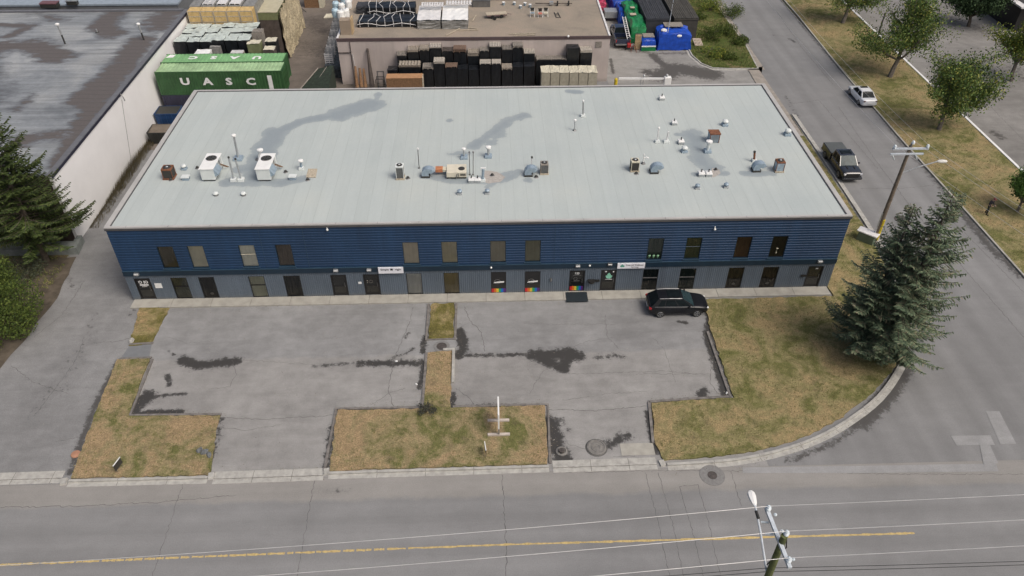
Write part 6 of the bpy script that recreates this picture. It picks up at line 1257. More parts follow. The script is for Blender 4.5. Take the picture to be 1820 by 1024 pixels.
# ------------------------------------------------------------------ covered loads behind the lane
def covered(name, label, cat, foot, h, m_, j=0.15, rows=10, cols=7, roundt=0.25, parts=()):
    """lumpy tarpaulin draped over a rectangular load; foot = x0,x1,y0,y1"""
    x0, x1, y0, y1 = foot; t_ = thing(name, label, cat, ((x0+x1)/2, y0, 0)); cx = (x0+x1)/2; b = MB(); vs = []
    prof = [(-1.06, 0), (-1.0, 0.55), (-0.97, 0.9), (-0.75, 1.0), (-0.35, 1.02), (0, 1.0), (0.35, 1.03), (0.75, 1.0), (0.97, 0.9), (1.0, 0.55), (1.06, 0)]
    rr = [(0, 0.02), (0.004, 0.6), (0.03, 0.93)]+[(0.08+0.84*k/rows, 1.0) for k in range(rows+1)]+[(0.97, 0.93), (0.996, 0.6), (1.0, 0.02)]
    hh = [mnoise.noise(Vector((label.__len__(), k*0.5, 1)))*j*1.5 for k in range(len(rr))]
    for i, (f, s_) in enumerate(rr):
        for q, z in prof: vs.append((q*(x1-x0)/2+random.uniform(-j, j)*0.4, (y1-y0)*f+random.uniform(-j, j)*0.3*(0.1 < f < 0.9), max(0, z*s_*(h+hh[i])+(random.uniform(-j, j)*0.6 if z > 0.5 else 0))))
    K = len(prof); b.add(vs, [(i*K+k, i*K+k+1, (i+1)*K+k+1, (i+1)*K+k) for i in range(len(rr)-1) for k in range(K-1)]); b.build('tarpaulin', m_, t_); return t_
for x0, x1, mm, l in ((48.9, 52.1, 'tarpdark', 'long dark grey ribbed trailer roof, left one of the pair'), (52.6, 55.8, 'tarpbrown', 'long brown grey ribbed trailer roof, right one of the pair')):
    t_ = thing('covered_trailer', l, 'covered trailer', (x0, 51.6, 0)); b = MB(); b.box((0.05, 0.05, 0.3), (x1-x0-0.05, 24, 2.85)); b.build('body', M[mm], t_)
    b = MB(); P_ = profile(0, 0.26, 0.035, 0, x1-x0); n = len(P_); vs = []
    for k in range(9): vs += [(x, 3.0*k, 2.9-y_+random.uniform(-.03, .03)) for x, y_ in P_]
    b.add(vs, [(k*n+i, k*n+i+1, (k+1)*n+i+1, (k+1)*n+i) for k in range(8) for i in range(n-1)]); b.box((-0.02, -0.03, 2.7), (x1-x0+0.02, 0.04, 2.86)); b.build('ribbed_cover', M[mm], t_)
    b = MB(); [b.lathe((0.3 if q else x1-x0-0.6, y_, 0.45), [(0.45, 0), (0.45, 0.3)], 12, axis='x') for q in (0, 1) for y_ in (1.5,)]; b.build('wheel', M['rubber'], t_)
b = MB(); b.tube([at(1187, 58, 2.9), at(1197, 0, 2.9)], 0.055, 6); tag(b.build('pale_rail', M['galv']), 'long pale pole lying between the two covered trailers', 'pole')
t_ = covered('covered_load', 'bright blue tarp covered load with a board on top', 'covered load', (50.1, 54.3, 48.2, 51.2), 2.2, M['tarpblue'], 0.24, 6)
b = MB(); b.box((-1.1, 1.8, 2.42), (1.3, 3.3, 2.5)); b.build('board', M['greywood'], t_); b = MB(); b.sphere((-1.35, 1.0, 2.3), 0.42, 0, 9, 5, (1, 1, 0.5)); b.build('white_bag', M['white'], t_); b = MB(); b.sphere((0.5, 0.15, 1.9), 0.4, 0, 8, 5, (1, 0.5, 0.5)); b.build('white_bag', M['white'], t_)
t_ = covered('covered_load', 'small blue and green tarp covered load left of the big blue one', 'covered load', (48.0, 49.8, 48.2, 50.6), 1.35, M['tarpblue'], 0.07, 4)
b = MB(); b.box((-0.6, 0.9, 1.42), (0.85, 2.2, 1.5)); b.build('board', M['greywood'], t_); b = MB(); b.box((-0.92, -0.06, 0), (0.92, 0.04, 0.55)); b.build('green_skirt', M['tarpgreen'], t_); b = MB(); b.box((-0.92, -0.1, 0.56), (0.92, 0.02, 0.68)); b.build('white_band', M['white'], t_)
t_ = covered('covered_load', 'long green tarp covered heap right of the blue pickup', 'covered load', (46.9, 48.9, 50.6, 60.5), 2.4, M['tarpgreen'], 0.28, 8)
b = MB(); b.box((-0.7, 3.2, 2.6), (0.1, 3.9, 2.66)); b.box((-0.3, 5.8, 2.6), (0.3, 6.3, 2.66)); b.build('board', M['palewood'], t_)
t_ = covered('covered_load', 'blue tarp covered heap beyond the green one', 'covered load', (46.0, 48.8, 60.8, 72), 2.2, M['tarpblue'], 0.25, 8)
t_ = covered('covered_load', 'narrow blue and green tarp covered row beside the blue pickup', 'covered load', (46.35, 46.95, 56.2, 64), 1.8, M['tarpblue'], 0.15, 8)
t_ = thing('slatted_crate', 'tall slatted timber crate standing between green heap and small blue load', 'crate', (48.05-0.9, 48.6, 0)); b = MB(); b.box((0.04, 0.04, 0), (0.76, 0.5, 1.96)); b.build('crate_body', M['darkwood'], t_); b = MB(); [b.box((0.8*k/7, -0.02, 0.02), (0.8*k/7+0.08, 0.039, 2.0)) for k in range(7)]; [b.box((-0.02, -0.05, z_), (0.86, -0.021, z_+0.08)) for z_ in (0.2, 1.0, 1.8)]; b.build('slats', M['plywood'], t_)
t_ = thing('machine', 'red and grey garden machine beside the green tarp heap', 'machine', (46.4, 48.7, 0)); b = MB(); b.box((-0.2, -0.2, 0.3), (0.3, 0.3, 0.8)); b.build('engine', M['red'], t_, bevel=0.05)
b = MB(); b.tube([(0, 0.2, 0.6), (0.3, 0.9, 1.2), (0.7, 0.9, 1.1)], 0.03, 6); b.tube([(0.2, -0.3, 0.3), (0.6, 0.4, 0.9)], 0.03, 6); b.build('handlebar', M['steel'], t_)
for x_ in (-0.35, 0.4): b = MB(); b.lathe((x_, 0, 0.25), [(0.25, 0), (0.25, 0.1)], 12, axis='x'); b.build('wheel', M['rubber'], t_)
t_ = thing('sawhorse', 'small brown trestle beside the slatted crate', 'trestle', (47.0, 48.0, 0)); b = MB(); b.bar((-0.3, 0, 0.7), (0.1, 0.3, 0.7), 0.1); [b.bar((x_, y_, 0), (x_*0.6, 0.1, 0.7), 0.05) for x_ in (-0.4, 0.3) for y_ in (-0.3, 0.4)]; b.build('beam', mat('red_brown', (0.14, 0.05, 0.04), 0.8), t_)
b = MB(); 
for k in range(6): b.box((-0.6+0.22*k, -0.6, 0.12), (-0.5+0.22*k, 0.6, 0.15))
for k in (-0.55, 0, 0.5): b.box((-0.62, k, 0.0), (0.62, k+0.08, 0.119))
tag(b.build('pallet', mat('pinkish_wood', (0.5, 0.42, 0.35), 0.8), loc=(55.6, 49.9, 0.35)), 'pale pallet tilted in the weeds right of the blue tarp', 'pallet'); bpy.context.view_layer.update(); COL.objects[-1].rotation_euler = (0.5, 0.15, 0.3)
t_ = thing('parked_trailer', 'silver box trailer with tangled frames beyond the blue pickup', 'trailer', (45.4, 58.5, 0)); b = MB(); b.box((-0.9, 0, 0.5), (0.9, 1.6, 1.4)); b.build('box_body', M['galv'], t_, bevel=0.03); b = MB(); [b.tube([(-1.6+0.2*k, -1.5+0.5*k, 0.2), (-0.9, 0.3*k, 1.0), (-1.9, 0.8*k, 1.1)], 0.05, 5) for k in range(5)]; b.build('frame', M['fan'], t_)
b = MB(); b.box((0.2, 1.9, 0.5), (1.5, 3.2, 0.62)); b.build('drawbar', M['steel'], t_); b = MB(); b.lathe((-1.0, 0.8, 0.3), [(0.3, 0), (0.3, 0.15)], 12, axis='x'); b.build('wheel', M['rubber'], t_)
t_ = covered('covered_load', 'pink and green clutter heap beyond the blue pickup', 'heap', (43.2, 45.2, 62, 68), 1.4, mat('clutter', (0.35, 0.03, 0.08), 0.6, var=0.8, scale=3), 0.3, 6)
# white barrier gate
gt = thing('barrier_gate', 'white horizontal barrier arm with end box seen over the back edge of the roof', 'gate', (42.9, 37.5, 0))
b = MB(); b.bar((0.6, 0, 1.1), (6.5, -0.2, 1.1), 0.2, 0.2); b.build('arm', M['white'], gt); b = MB(); b.box((5.9, -0.5, 0), (6.7, 0.1, 1.35)); b.build('end_box', M['white'], gt, bevel=0.05)
b = MB(); [b.tube([(x_, -0.1, 0), (x_, -0.1, 1.1)], 0.05, 6) for x_ in (3.2, 3.5)]; b.sphere((3.5, -0.1, 1.45), 0.16, 0, 8, 5); b.sphere((6.2, -0.1, 1.5), 0.16, 0, 8, 5); b.build('post', M['galv'], gt)
b = MB(); b.lathe((0.3, 0.1, 0), [(0.2, 0), (0.2, 1.0), (0.12, 1.1)], 10); b.build('pivot_post', M['yellow'], gt)

# ------------------------------------------------------------------ poles and wires
def insul(b, p, s=1.0, m=0): b.lathe(p, [(0.05*s, 0), (0.13*s, 0.03), (0.06*s, 0.08), (0.14*s, 0.13), (0.06*s, 0.18), (0.11*s, 0.22), (0.05*s, 0.28)], 10, m)
p1x, p1y = 61.44, 6.06
u1 = thing('utility_pole', 'grey wooden power pole with two crossarms and a street lamp beside the big spruce', 'power pole', (p1x, p1y, 0))
b = MB(); b.tube([(0, 0, 0), (0.05, 0, 4), (0.1, 0, 9.4)], [0.2, 0.17, 0.13], 10); b.build('pole', M['polewood'], u1)
b = MB(); b.tube([(-0.22, -0.02, 0), (-0.14, 0, 3)], 0.06, 6); b.tube([(0.2, -0.05, 3.0), (0.2, -0.05, 8.0)], 0.03, 6); b.build('conduit', M['galv'], u1)
b = MB(); b.lathe((0.10, -0.12, 0.3), [(0.13, 0), (0.13, 2.1)], 8); b.build('marker_sleeve', M['yellow'], u1)
b = MB(); b.bar((-1.38, -0.16, 9.22), (1.5, -0.16, 9.22), 0.14, 0.14); b.build('upper_crossarm', M['armgrey'], u1)
b = MB(); b.bar((-1.42, -0.16, 8.75), (1.25, -0.16, 8.75), 0.13, 0.13); b.build('lower_crossarm', M['armgrey'], u1)
P1T = [(-1.25, 9.3), (1.38, 9.3), (0.1, 9.65)]
for x_, z_ in P1T: b = MB(); insul(b, (x_, -0.16, z_)); b.build('insulator', M['porcelain'], u1)
b = MB(); b.lathe((0.1, 0, 9.3), [(0.12, 0), (0.07, 0.35)], 8); b.build('ridge_pin', M['steel'], u1)
for x_ in (-1.25, 0.6): b = MB(); b.tube([(x_, -0.2, 8.7), (x_+0.25, -0.25, 8.3)], 0.05, 8); b.build('cutout', M['porcelain'], u1)
b = MB(); b.tube([(0.12, -0.05, 6.9), (1.4, -0.05, 7.5), (2.7, -0.05, 7.95)], 0.05, 8); b.build('lamp_arm', M['galv'], u1)
b = MB(); b.sphere((3.1, -0.05, 7.97), 0.45, 0, 12, 6, (1.0, 0.42, 0.3)); b.build('lamp_head', mat('lamp_housing', (0.6, 0.6, 0.56), 0.5), u1)
p2x, p2y = 39.92, -29.5
u2 = thing('utility_pole', 'greenish treated power pole with long pale crossarm and street lamp in the foreground', 'power pole', (p2x, p2y, 0))
b = MB(); b.tube([(0, 0, 0), (0, 0, 11.45)], [0.2, 0.14], 12); b.build('pole', M['greenpole'], u2)
AZ = 10.95; a0 = at(1362, 903, AZ); a1 = at(1404, 1010, AZ)
b = MB(); A0 = a0-Vector((p2x, p2y, 0)); A1 = a1-Vector((p2x, p2y, 0)); b.bar(A0, A1, 0.16, 0.14); b.build('crossarm', M['armgrey'], u2)
dA = (A1-A0).normalized(); I = [A0+dA*0.15+Vector((0, 0, 0.1)), Vector((0.08, 0.05, 11.45)), A1-dA*0.25+Vector((0, 0, 0.1))]
for q in I: b = MB(); insul(b, q, 0.9); b.build('insulator', M['porcelain'], u2)
for f in (0.2, 0.42): q = A0+dA*2.6*f+Vector((-0.35, 0, -0.25)); b = MB(); b.tube([q, q+Vector((0.28, -0.1, 0.1))], 0.045, 8); b.build('cutout', M['porcelain'], u2)
for f in (0.14, 0.45, 0.95): q = A0+dA*2.6*f+Vector((0.26, 0, 0.0)); b = MB(); b.lathe(q, [(0.075, 0), (0.075, 0.06), (0.03, 0.07), (0.03, 0.1)], 8); b.build('arrester', [M['porcelain']], u2)
LH = at(1338, 886, x=p2x-0.25); b = MB(); LHr = LH-Vector((p2x, p2y, 0)); b.tube([(-0.1, 0.1, 8.6), (-0.2, LHr.y*0.5, (8.6+LHr.z)/2+0.25), (-0.25, LHr.y-0.35, LHr.z)], 0.05, 8); b.build('lamp_arm', M['armgrey'], u2)
b = MB(); hd = [(0.05, -0.42, 0.02), (0.14, -0.2, 0.07), (0.19, 0.1, 0.1), (0.17, 0.3, 0.09), (0.08, 0.42, 0.04)]; vs = []
for hw_, y_, h_ in hd: vs += [tuple(LHr+Vector(q)) for q in ((-hw_, y_, -h_*0.5), (hw_, y_, -h_*0.5), (hw_*0.85, y_, h_*0.6), (0, y_, h_), (-hw_*0.85, y_, h_*0.6))]
b.add(vs, [(i*5+k, i*5+(k+1) % 5, (i+1)*5+(k+1) % 5, (i+1)*5+k) for i in range(4) for k in range(5)]+[(4, 3, 2, 1, 0), (20, 21, 22, 23, 24)]); b.build('lamp_head', M['white'], u2, smooth=False, bevel=0.02)
b = MB(); b.tube([tuple(LHr+Vector((0, -0.6-1.2*k*0.3, -0.1))) for k in range(2)], 0.075, 6); b.build('arm_clamp', M['fan'], u2)
b = MB(); b.tube([(0.16, 0.05, 11.2), (0.35, 0.1, 10.4), (0.1, 0.15, 9.8), (-0.15, 0.16, 9.0)], 0.03, 6); b.build('jumper_cable', M['wiredark'], u2)
def wire(name, label, pts, r, m_, group):
    b = MB(); b.tube(pts, r, 5, cap=False); tag(b.build(name, M[m_]), label, 'wire', group)
def sag(A, B, s, n=24):
    A = Vector(A); B = Vector(B); return [A+(B-A)*(k/n)-Vector((0, 0, 4*s*(k/n)*(1-k/n))) for k in range(n+1)]
for q, nm in zip(I, ('nearest the building', 'middle', 'nearest the camera')):
    W_ = Vector((p2x, p2y, 0))+q+Vector((0, 0, 0.25))
    wire('power_line', 'pale overhead wire running left from the foreground pole, %s' % nm, sag(W_, W_+Vector((-62, -2.4, 0.2)), 1.0), 0.012, 'wire', 'foreground power lines')
    wire('power_line', 'pale overhead wire running right from the foreground pole, %s' % nm, sag(W_, W_+Vector((60, 3.0, 0)), 0.8), 0.012, 'wire', 'foreground power lines')
for k, nm in ((0, 'upper'), (1, 'lower')):
    W_ = Vector((p2x-0.1, p2y+0.15, 8.75-0.3*k)); wire('cable', '%s dark cable strung along the street on the foreground pole' % nm, sag(W_+Vector((-62, -1.5, 0)), W_, 0.9)+sag(W_, W_+Vector((60, 1.5, 0)), 0.9)[1:], 0.014, 'wiredark', 'dark cables')
for (x_, z_), nm in zip(P1T, ('left', 'right', 'middle')):
    W_ = Vector((p1x+x_, p1y-0.16, z_+0.25))
    wire('power_line', 'overhead wire running up the side street from the lamp pole, %s one' % nm, sag(W_, W_+Vector((0.5, 60, 0.2)), 1.0), 0.009, 'wire', 'side street power lines')
    wire('power_line', 'overhead wire crossing towards the corner from the lamp pole, %s one' % nm, sag(W_, W_+Vector((18, -48, 0)), 0.9), 0.009, 'wire', 'side street power lines')
# dark lamp post between the trees
p = at(1555, 80); t_ = thing('bollard_lamp', 'dark square post by the white kerb between the two leafy trees', 'post', p); b = MB(); b.tube([(0, 0, 0), (0.05, 0, 4.2)], [0.12, 0.08], 8); b.build('post', M['fan'], t_); b = MB(); b.lathe((0, 0, 0), [(0.28, 0), (0.16, 0.5)], 8); b.build('base', M['fan'], t_)
# ------------------------------------------------------------------ small things on the ground
def cover(label, a, c, r, cat='manhole', ringr=None, z=0.012):
    p = at(a, c); t_ = thing('manhole_cover', label, cat, (p.x, p.y, z)); b = MB(); b.lathe((0, 0, 0), [(r, 0), (r, 0.012), (r*0.8, 0.014), (r*0.8, 0.006), (r*0.45, 0.008), (r*0.4, 0.014), (0.02, 0.014)], 26); b.build('lid', M['iron'], t_)
    if ringr: b = MB(); b.lathe((0, 0, 0), [(ringr, 0), (ringr, 0.008), (r*1.02, 0.008)], 28, cap=False); b.build('ring', mat('grimy_asphalt_ring', (0.185, 0.184, 0.18), 0.95, var=0.2, scale=5), t_)
cover('rusty manhole cover on the pad between the middle grass strips', 785, 616, 0.38, ringr=0.6, z=0.03)
p = at(1060, 796); t_ = thing('manhole_cover', 'round concrete manhole cover in the right drive entry', 'manhole', (p.x, p.y, 0.012)); b = MB(); b.lathe((0, 0, 0), [(0.62, 0), (0.62, 0.07), (0.52, 0.09), (0.5, 0.06), (0.36, 0.06), (0.34, 0.085), (0.2, 0.085), (0.18, 0.06), (0.05, 0.06)], 28); b.build('lid', mat('grimy_concrete', (0.17, 0.165, 0.155), 0.95, var=0.25, scale=5), t_); b = MB(); b.lathe((0, 0, 0), [(0.72, 0), (0.72, 0.006), (0.64, 0.006)], 28, cap=False); b.build('ring', M['crack'], t_)
cover('large round iron cover in the street below the corner kerb', 1266, 845, 0.3, ringr=0.78); cover('round iron cover on the side street near the lamp pole', 1602, 390, 0.62)
p = at(998, 803); t_ = thing('valve_pipe', 'short concrete stand pipe in the right drive entry', 'stand pipe', (p.x, p.y, 0)); b = MB(); b.lathe((0, 0, 0), [(0.38, 0), (0.38, 0.08), (0.28, 0.12), (0.24, 0.06)], 14); b.build('collar', MATS['grimy_concrete'], t_); b = MB(); b.lathe((0, -0.03, 0.1), [(0.2, 0), (0.18, 0.12)], 10); b.build('lid', M['iron'], t_)
def rocks(label, pts, r, cat='rock', m_='stone', group=None):
    for i, (a, c) in enumerate(pts):
        p = at(a, c); b = MB(); b.sphere((0, 0, r*0.5), r, 0, 7, 5, (1.3, 0.8, 0.8)); b.v = [(x+random.uniform(-.25, .25)*r, y+random.uniform(-.25, .25)*r, max(0, z+random.uniform(-.2, .2)*r)) for x, y, z in b.v]
        o = b.build('rock', M[m_], loc=(p.x, p.y, 0.02)); o.rotation_euler = (0, 0, random.uniform(0, 3)); tag(o, label if len(pts) == 1 else label+', %s of %d from the left' % (ORD[i], len(pts)), cat, group)
rocks('dark grey boulder by the corner of the left lawn', [(355, 803), (364, 806), (372, 811)], 0.2, group='boulders on the left lawn'); rocks('pale rock beside the left grass strip', [(235, 608)], 0.22, m_='kerb'); 
p = at(135, 808); b = MB(); b.lathe((0, 0, 0), [(0.3, 0), (0.28, 0.06), (0.05, 0.09)], 14); tag(b.build('ground_marker', mat('faded_orange', (0.36, 0.19, 0.12), 0.85), loc=(p.x, p.y, 0.02)), 'faded orange round marker at the edge of the left lawn', 'marker')
rocks('small white litter scrap by the right lot edge', [(1291, 700)], 0.09, 'litter', 'white'); rocks('white scrap by the middle grass strip', [(705, 643)], 0.08, 'litter', 'white'); rocks('white scrap near the middle strip foot', [(740, 684)], 0.08, 'litter', 'white')
p = at(1545, 424); b = MB(); b.obox((0, 0, 0.45), (1.5, 0.9, 0.85), (0, 0, -0.75), 0, 0.9); o = thing('utility_pedestal', 'white domed utility pedestal at the foot of the lamp pole', 'pedestal', (60.75, 6.2, 0)); b.build('cabinet', mat('pale_green_metal', (0.10, 0.13, 0.09), 0.6), o, bevel=0.06); b = MB(); b.obox((0, 0, 0.95), (1.75, 0.85, 0.14), (0, 0, -0.75)); b.build('lid', M['rope'], o, bevel=0.05)
# frame sign seen from above
p = at(886, 750); q_ = at(888, 775); t_ = thing('frame_sign', 'edge on white sign board on two crossed wooden feet in the middle lawn', 'sign', (p.x, q_.y, 0.1)); L_ = p.y-q_.y
b = MB(); b.box((-0.05, -0.15, 0.75), (0.05, L_+0.25, 2.1)); b.build('sign_panel', M['white'], t_)
for y_ in (0, L_): b = MB(); b.box((-0.72, y_-0.09, 0), (0.72, y_+0.09, 0.12)); b.build('foot', mat('bleached_wood', (0.45, 0.40, 0.36), 0.9, var=0.2, scale=4), t_); b = MB(); b.box((-0.06, y_-0.05, 0.121), (0.06, y_+0.05, 0.745)); b.build('post', M['greywood'], t_)
for a, c, rz, l in ((215, 836, -0.25, 'small dark lawn sign with white edge in the left lawn'), (863, 808, 0.12, 'small dark lawn sign with white edge in the middle lawn')):
    p = at(a, c); t_ = thing('lawn_sign', l, 'sign', (p.x, p.y, 0.1), R_(90)+rz); b = MB(); b.box((-0.35, -0.012, 0.25), (0.35, 0.012, 0.75)); b.build('sign_panel', M['fan'], t_); b = MB(); b.box((-0.36, -0.025, 0.751), (0.36, 0.025, 0.79)); b.build('edge_strip', M['white'], t_); b = MB(); [b.tube([(x_, 0, 0), (x_, 0, 0.25)], 0.015, 5) for x_ in (-0.25, 0.25)]; b.build('stake', M['steel'], t_)

# ------------------------------------------------------------------ vegetation
def tree(name, label, base, H, cr, cz, nl, cols, barkm, lean=(0, 0), bias=(0, 0), leaf=0.17, cat='tree', dens=1.0, seedn=1, dead=0.25):
    random.seed(seedn); t_ = thing(name, label, cat, base); tr = MB(); tips = []
    def grow(p, d, L, r, lv):
        n = 4; pts = [p]; rs = [r]
        for i in range(n):
            d = (d+Vector((random.uniform(-.22, .22), random.uniform(-.22, .22), random.uniform(-.05, .16)))).normalized(); p = p+d*L/n; pts.append(p); rs.append(r*(1-0.45*(i+1)/n))
            if lv >= 2 or (lv == 1 and i >= 1): tips.append((p, lv))
        tr.tube(pts, rs, 6 if lv < 2 else 4, cap=False)
        if lv >= nl: return
        k = 9 if lv == 0 else 4
        for j in range(k):
            a = random.uniform(0, 6.28); e = (-0.05+1.35*(j+0.5)/k) if lv == 0 else random.uniform(-0.35, 0.8)
            nd = Vector((math.cos(a)*math.cos(e)+bias[0]*0.4, math.sin(a)*math.cos(e)+bias[1]*0.4, math.sin(e))); nd = (nd+d*0.35).normalized(); q = pts[random.choice((1, 2, 3, 4))] if lv else pts[2 if j < 3 else 3 if j < 5 else 4]
            grow(q, nd, (cr*0.56 if lv == 0 else cr*0.40)*random.uniform(0.65, 1.15), r*0.5, lv+1)
    grow(Vector((0, 0, 0)), Vector((lean[0], lean[1], 1)).normalized(), cz, 0.028*H, 0)
    tr.build('trunk', barkm, t_)
    lf = MB(); lim = cr*1.05
    for p, lv in tips:
        if random.random() < dead*0.3: continue
        n = int((40 if lv >= 2 else 24)*dens); R0 = random.uniform(0.5, 1.0)*cr*0.19; sz = random.uniform(0.8, 1.25)
        for _ in range(n):
            o = Vector((random.gauss(0, 1), random.gauss(0, 1), random.gauss(0, 0.75))).normalized()*R0*1.15*random.random()**0.45; c = p+o; a = Vector((random.gauss(0, 1), random.gauss(0, 1), random.gauss(0, 0.6))).normalized(); u = a.orthogonal().normalized(); v_ = a.cross(u); s = leaf*sz*random.uniform(0.6, 1.35)
            lf.add([c-u*s*0.5, c+v_*s*0.36, c+u*s*0.5, c-v_*s*0.36], [(0, 1, 2, 3)])
    lf.build('crown', cols, t_); return t_
Lm = leafmat('poplar_leaves', [(0.028, 0.052, 0.02), (0.06, 0.105, 0.03), (0.095, 0.155, 0.042), (0.15, 0.21, 0.055), (0.34, 0.32, 0.07)])
Ly = leafmat('yellowing_leaves', [(0.045, 0.085, 0.02), (0.09, 0.15, 0.03), (0.17, 0.21, 0.04), (0.33, 0.30, 0.05)])
Ld = leafmat('dark_leaves', [(0.014, 0.028, 0.014), (0.026, 0.05, 0.022), (0.042, 0.075, 0.03), (0.06, 0.10, 0.04)])
Lb = leafmat('bush_leaves', [(0.02, 0.035, 0.010), (0.04, 0.065, 0.015), (0.075, 0.11, 0.02), (0.13, 0.16, 0.035)])
def rel(a, c, o=0): p = at(a, c); return (p.x, p.y, o)
tree('leafy_tree', 'leafy roadside tree, nearer one of the two beyond the white car', rel(1668, 232, 0.08), 9, 6.6, 3.4, 2, Lm, M['greybark'], (0.05, 0.1), (0.0, 0.0), seedn=11, dens=2.8, leaf=0.19)
tree('leafy_tree', 'leafy roadside tree, farther one behind the white car', rel(1581, 138, 0.08), 11, 7.8, 4.2, 2, Lm, M['greybark'], (0.15, 0.05), (-0.1, 0.1), seedn=5, dens=3.0, leaf=0.19)
tree('leafy_tree', 'leafy tree at the top edge on the grass verge', (77.5, 57, 0.08), 10, 7.4, 4.0, 2, Lm, M['greybark'], (0.1, 0.0), seedn=23, dens=2.6, leaf=0.2)
tree('yellowing_tree', 'yellow green tree entering from the right edge over the far lot', (91.0, 38.0, 0.0), 9, 6.4, 4.2, 2, Ly, M['greybark'], (0.0, 0.0), (0.1, 0), seedn=8, dens=2.4, leaf=0.19)
tree('young_tree', 'bright green young tree at the right edge above the person', (76.4, 10.2, 0.08), 5, 3.2, 2.0, 2, leafmat('bright_leaves', [(0.035, 0.08, 0.02), (0.07, 0.14, 0.03), (0.12, 0.21, 0.045)]), M['greybark'], (0.1, 0), seedn=3, dens=1.3, leaf=0.15)
tree('dark_tree', 'dark dense tree in the top right corner before the white edged roof', (94.5, 55.5, 0.0), 9, 6.6, 2.6, 2, Ld, M['bark'], seedn=17, dens=3.0, leaf=0.26)
def conifer(label, base, H, Rm, cols, barkm, seedn, whorl=0.33, nb=8, droop=0.25, leanv=(0, 0), start=0.05, bare=0.0, step=0.13, name='spruce'):
    random.seed(seedn); t_ = thing(name, label, 'spruce', base); tr = MB(); lf = MB()
    tr.tube([(0, 0, 0), (leanv[0]*0.5, leanv[1]*0.5, H*0.5), (leanv[0], leanv[1], H)], [0.018*H, 0.011*H, 0.01], 8)
    z = H*start
    while z < H*0.985:
        f = z/H; Lz = Rm*min(1.0, (1-f)**0.72*1.0)*(0.55+0.45*min(1, f/0.12)); c0 = Vector((leanv[0]*f, leanv[1]*f, z))
        for j in range(max(4, int(nb*(0.5+0.5*(1-f))))):
            a = random.uniform(0, 6.28); lump = 0.78+0.42*mnoise.noise(Vector((math.cos(a)*1.6, math.sin(a)*1.6, z*0.55+seedn))); L = Lz*lump*random.uniform(0.72, 1.12)+0.15
            if L < 0.2: continue
            dv = Vector((math.cos(a), math.sin(a), 0)); sd_ = Vector((-dv.y, dv.x, 0)); pts = []; n = 6; up0 = 0.45*f-droop*(1-f)
            for i in range(n+1):
                t = i/n; pts.append(c0+dv*L*t+Vector((0, 0, L*(up0*t+0.22*t*t*t))))
            tr.tube(pts, [0.012+0.035*L/Rm*(1-i/n) for i in range(n+1)], 3, cap=False)
            m_ = int(L/step); 
            for i in range(m_):
                t = (i+0.6)/m_
                if t < bare*(1-f) and random.random() < 0.85: continue
                k = min(n-1, int(t*n)); p = pts[k]+(pts[k+1]-pts[k])*(t*n-k)
                for sg in (-1, 1):
                    sl = (0.18+0.40*math.sin(math.pi*min(1, t*0.9+0.12)))*min(1, L*0.5+0.25)*random.uniform(0.6, 1.2)
                    d2 = (sd_*sg+dv*random.uniform(0.5, 1.1)+Vector((0, 0, random.uniform(-0.35, 0.1)))).normalized(); wv = d2.cross(Vector((random.uniform(-.5, .5), random.uniform(-.5, .5), 1))).normalized()*random.uniform(0.032, 0.062)
                    q = p+d2*sl; mid = p+d2*sl*0.5+Vector((0, 0, 0.03)); lf.add([p-wv*0.5, mid-wv, q, mid+wv, p+wv*0.5], [(0, 1, 2, 3, 4)])
                    if random.random() < 0.55: w2 = Vector((0, 0, random.uniform(0.05, 0.09))); lf.add([p-w2*0.3, mid-w2*1.2, q-w2*0.6, mid+w2*0.5], [(0, 1, 2, 3)])
        z += whorl*random.uniform(0.7, 1.2)
    tr.build('trunk', barkm, t_); lf.build('crown', cols, t_); return t_
Sp = leafmat('blue_spruce_needles', [(0.045, 0.068, 0.044), (0.082, 0.122, 0.075), (0.125, 0.175, 0.105), (0.18, 0.22, 0.13), (0.25, 0.22, 0.15)])
Sg = leafmat('green_spruce_needles', [(0.018, 0.028, 0.012), (0.035, 0.055, 0.018), (0.06, 0.088, 0.024), (0.10, 0.13, 0.035)])
conifer('tall blue green spruce on the corner lawn, the taller one with the lone leader', (56.3, -8.2, 0.1), 14.6, 4.7, Sp, M['bark'], 4, nb=9, droop=0.12, start=0.05, whorl=0.33)
conifer('shorter blue green spruce merged into the left side of the tall one', (55.0, -7.0, 0.1), 12.4, 4.3, Sp, M['bark'], 21, nb=8, droop=0.08, start=0.06, whorl=0.33)
conifer('tall green spruce at the left edge before the white walled warehouse', (-9.1, 5.4, 0.0), 15.5, 5.6, Sg, M['bark'], 9, nb=10, droop=0.15, start=0.14, whorl=0.3, bare=0.35)
conifer('second green spruce at the far left behind the low wall', (-15.0, 6.0, 0.0), 14.5, 5.2, Sg, M['bark'], 14, nb=9, droop=0.15, start=0.12, whorl=0.34, bare=0.3)
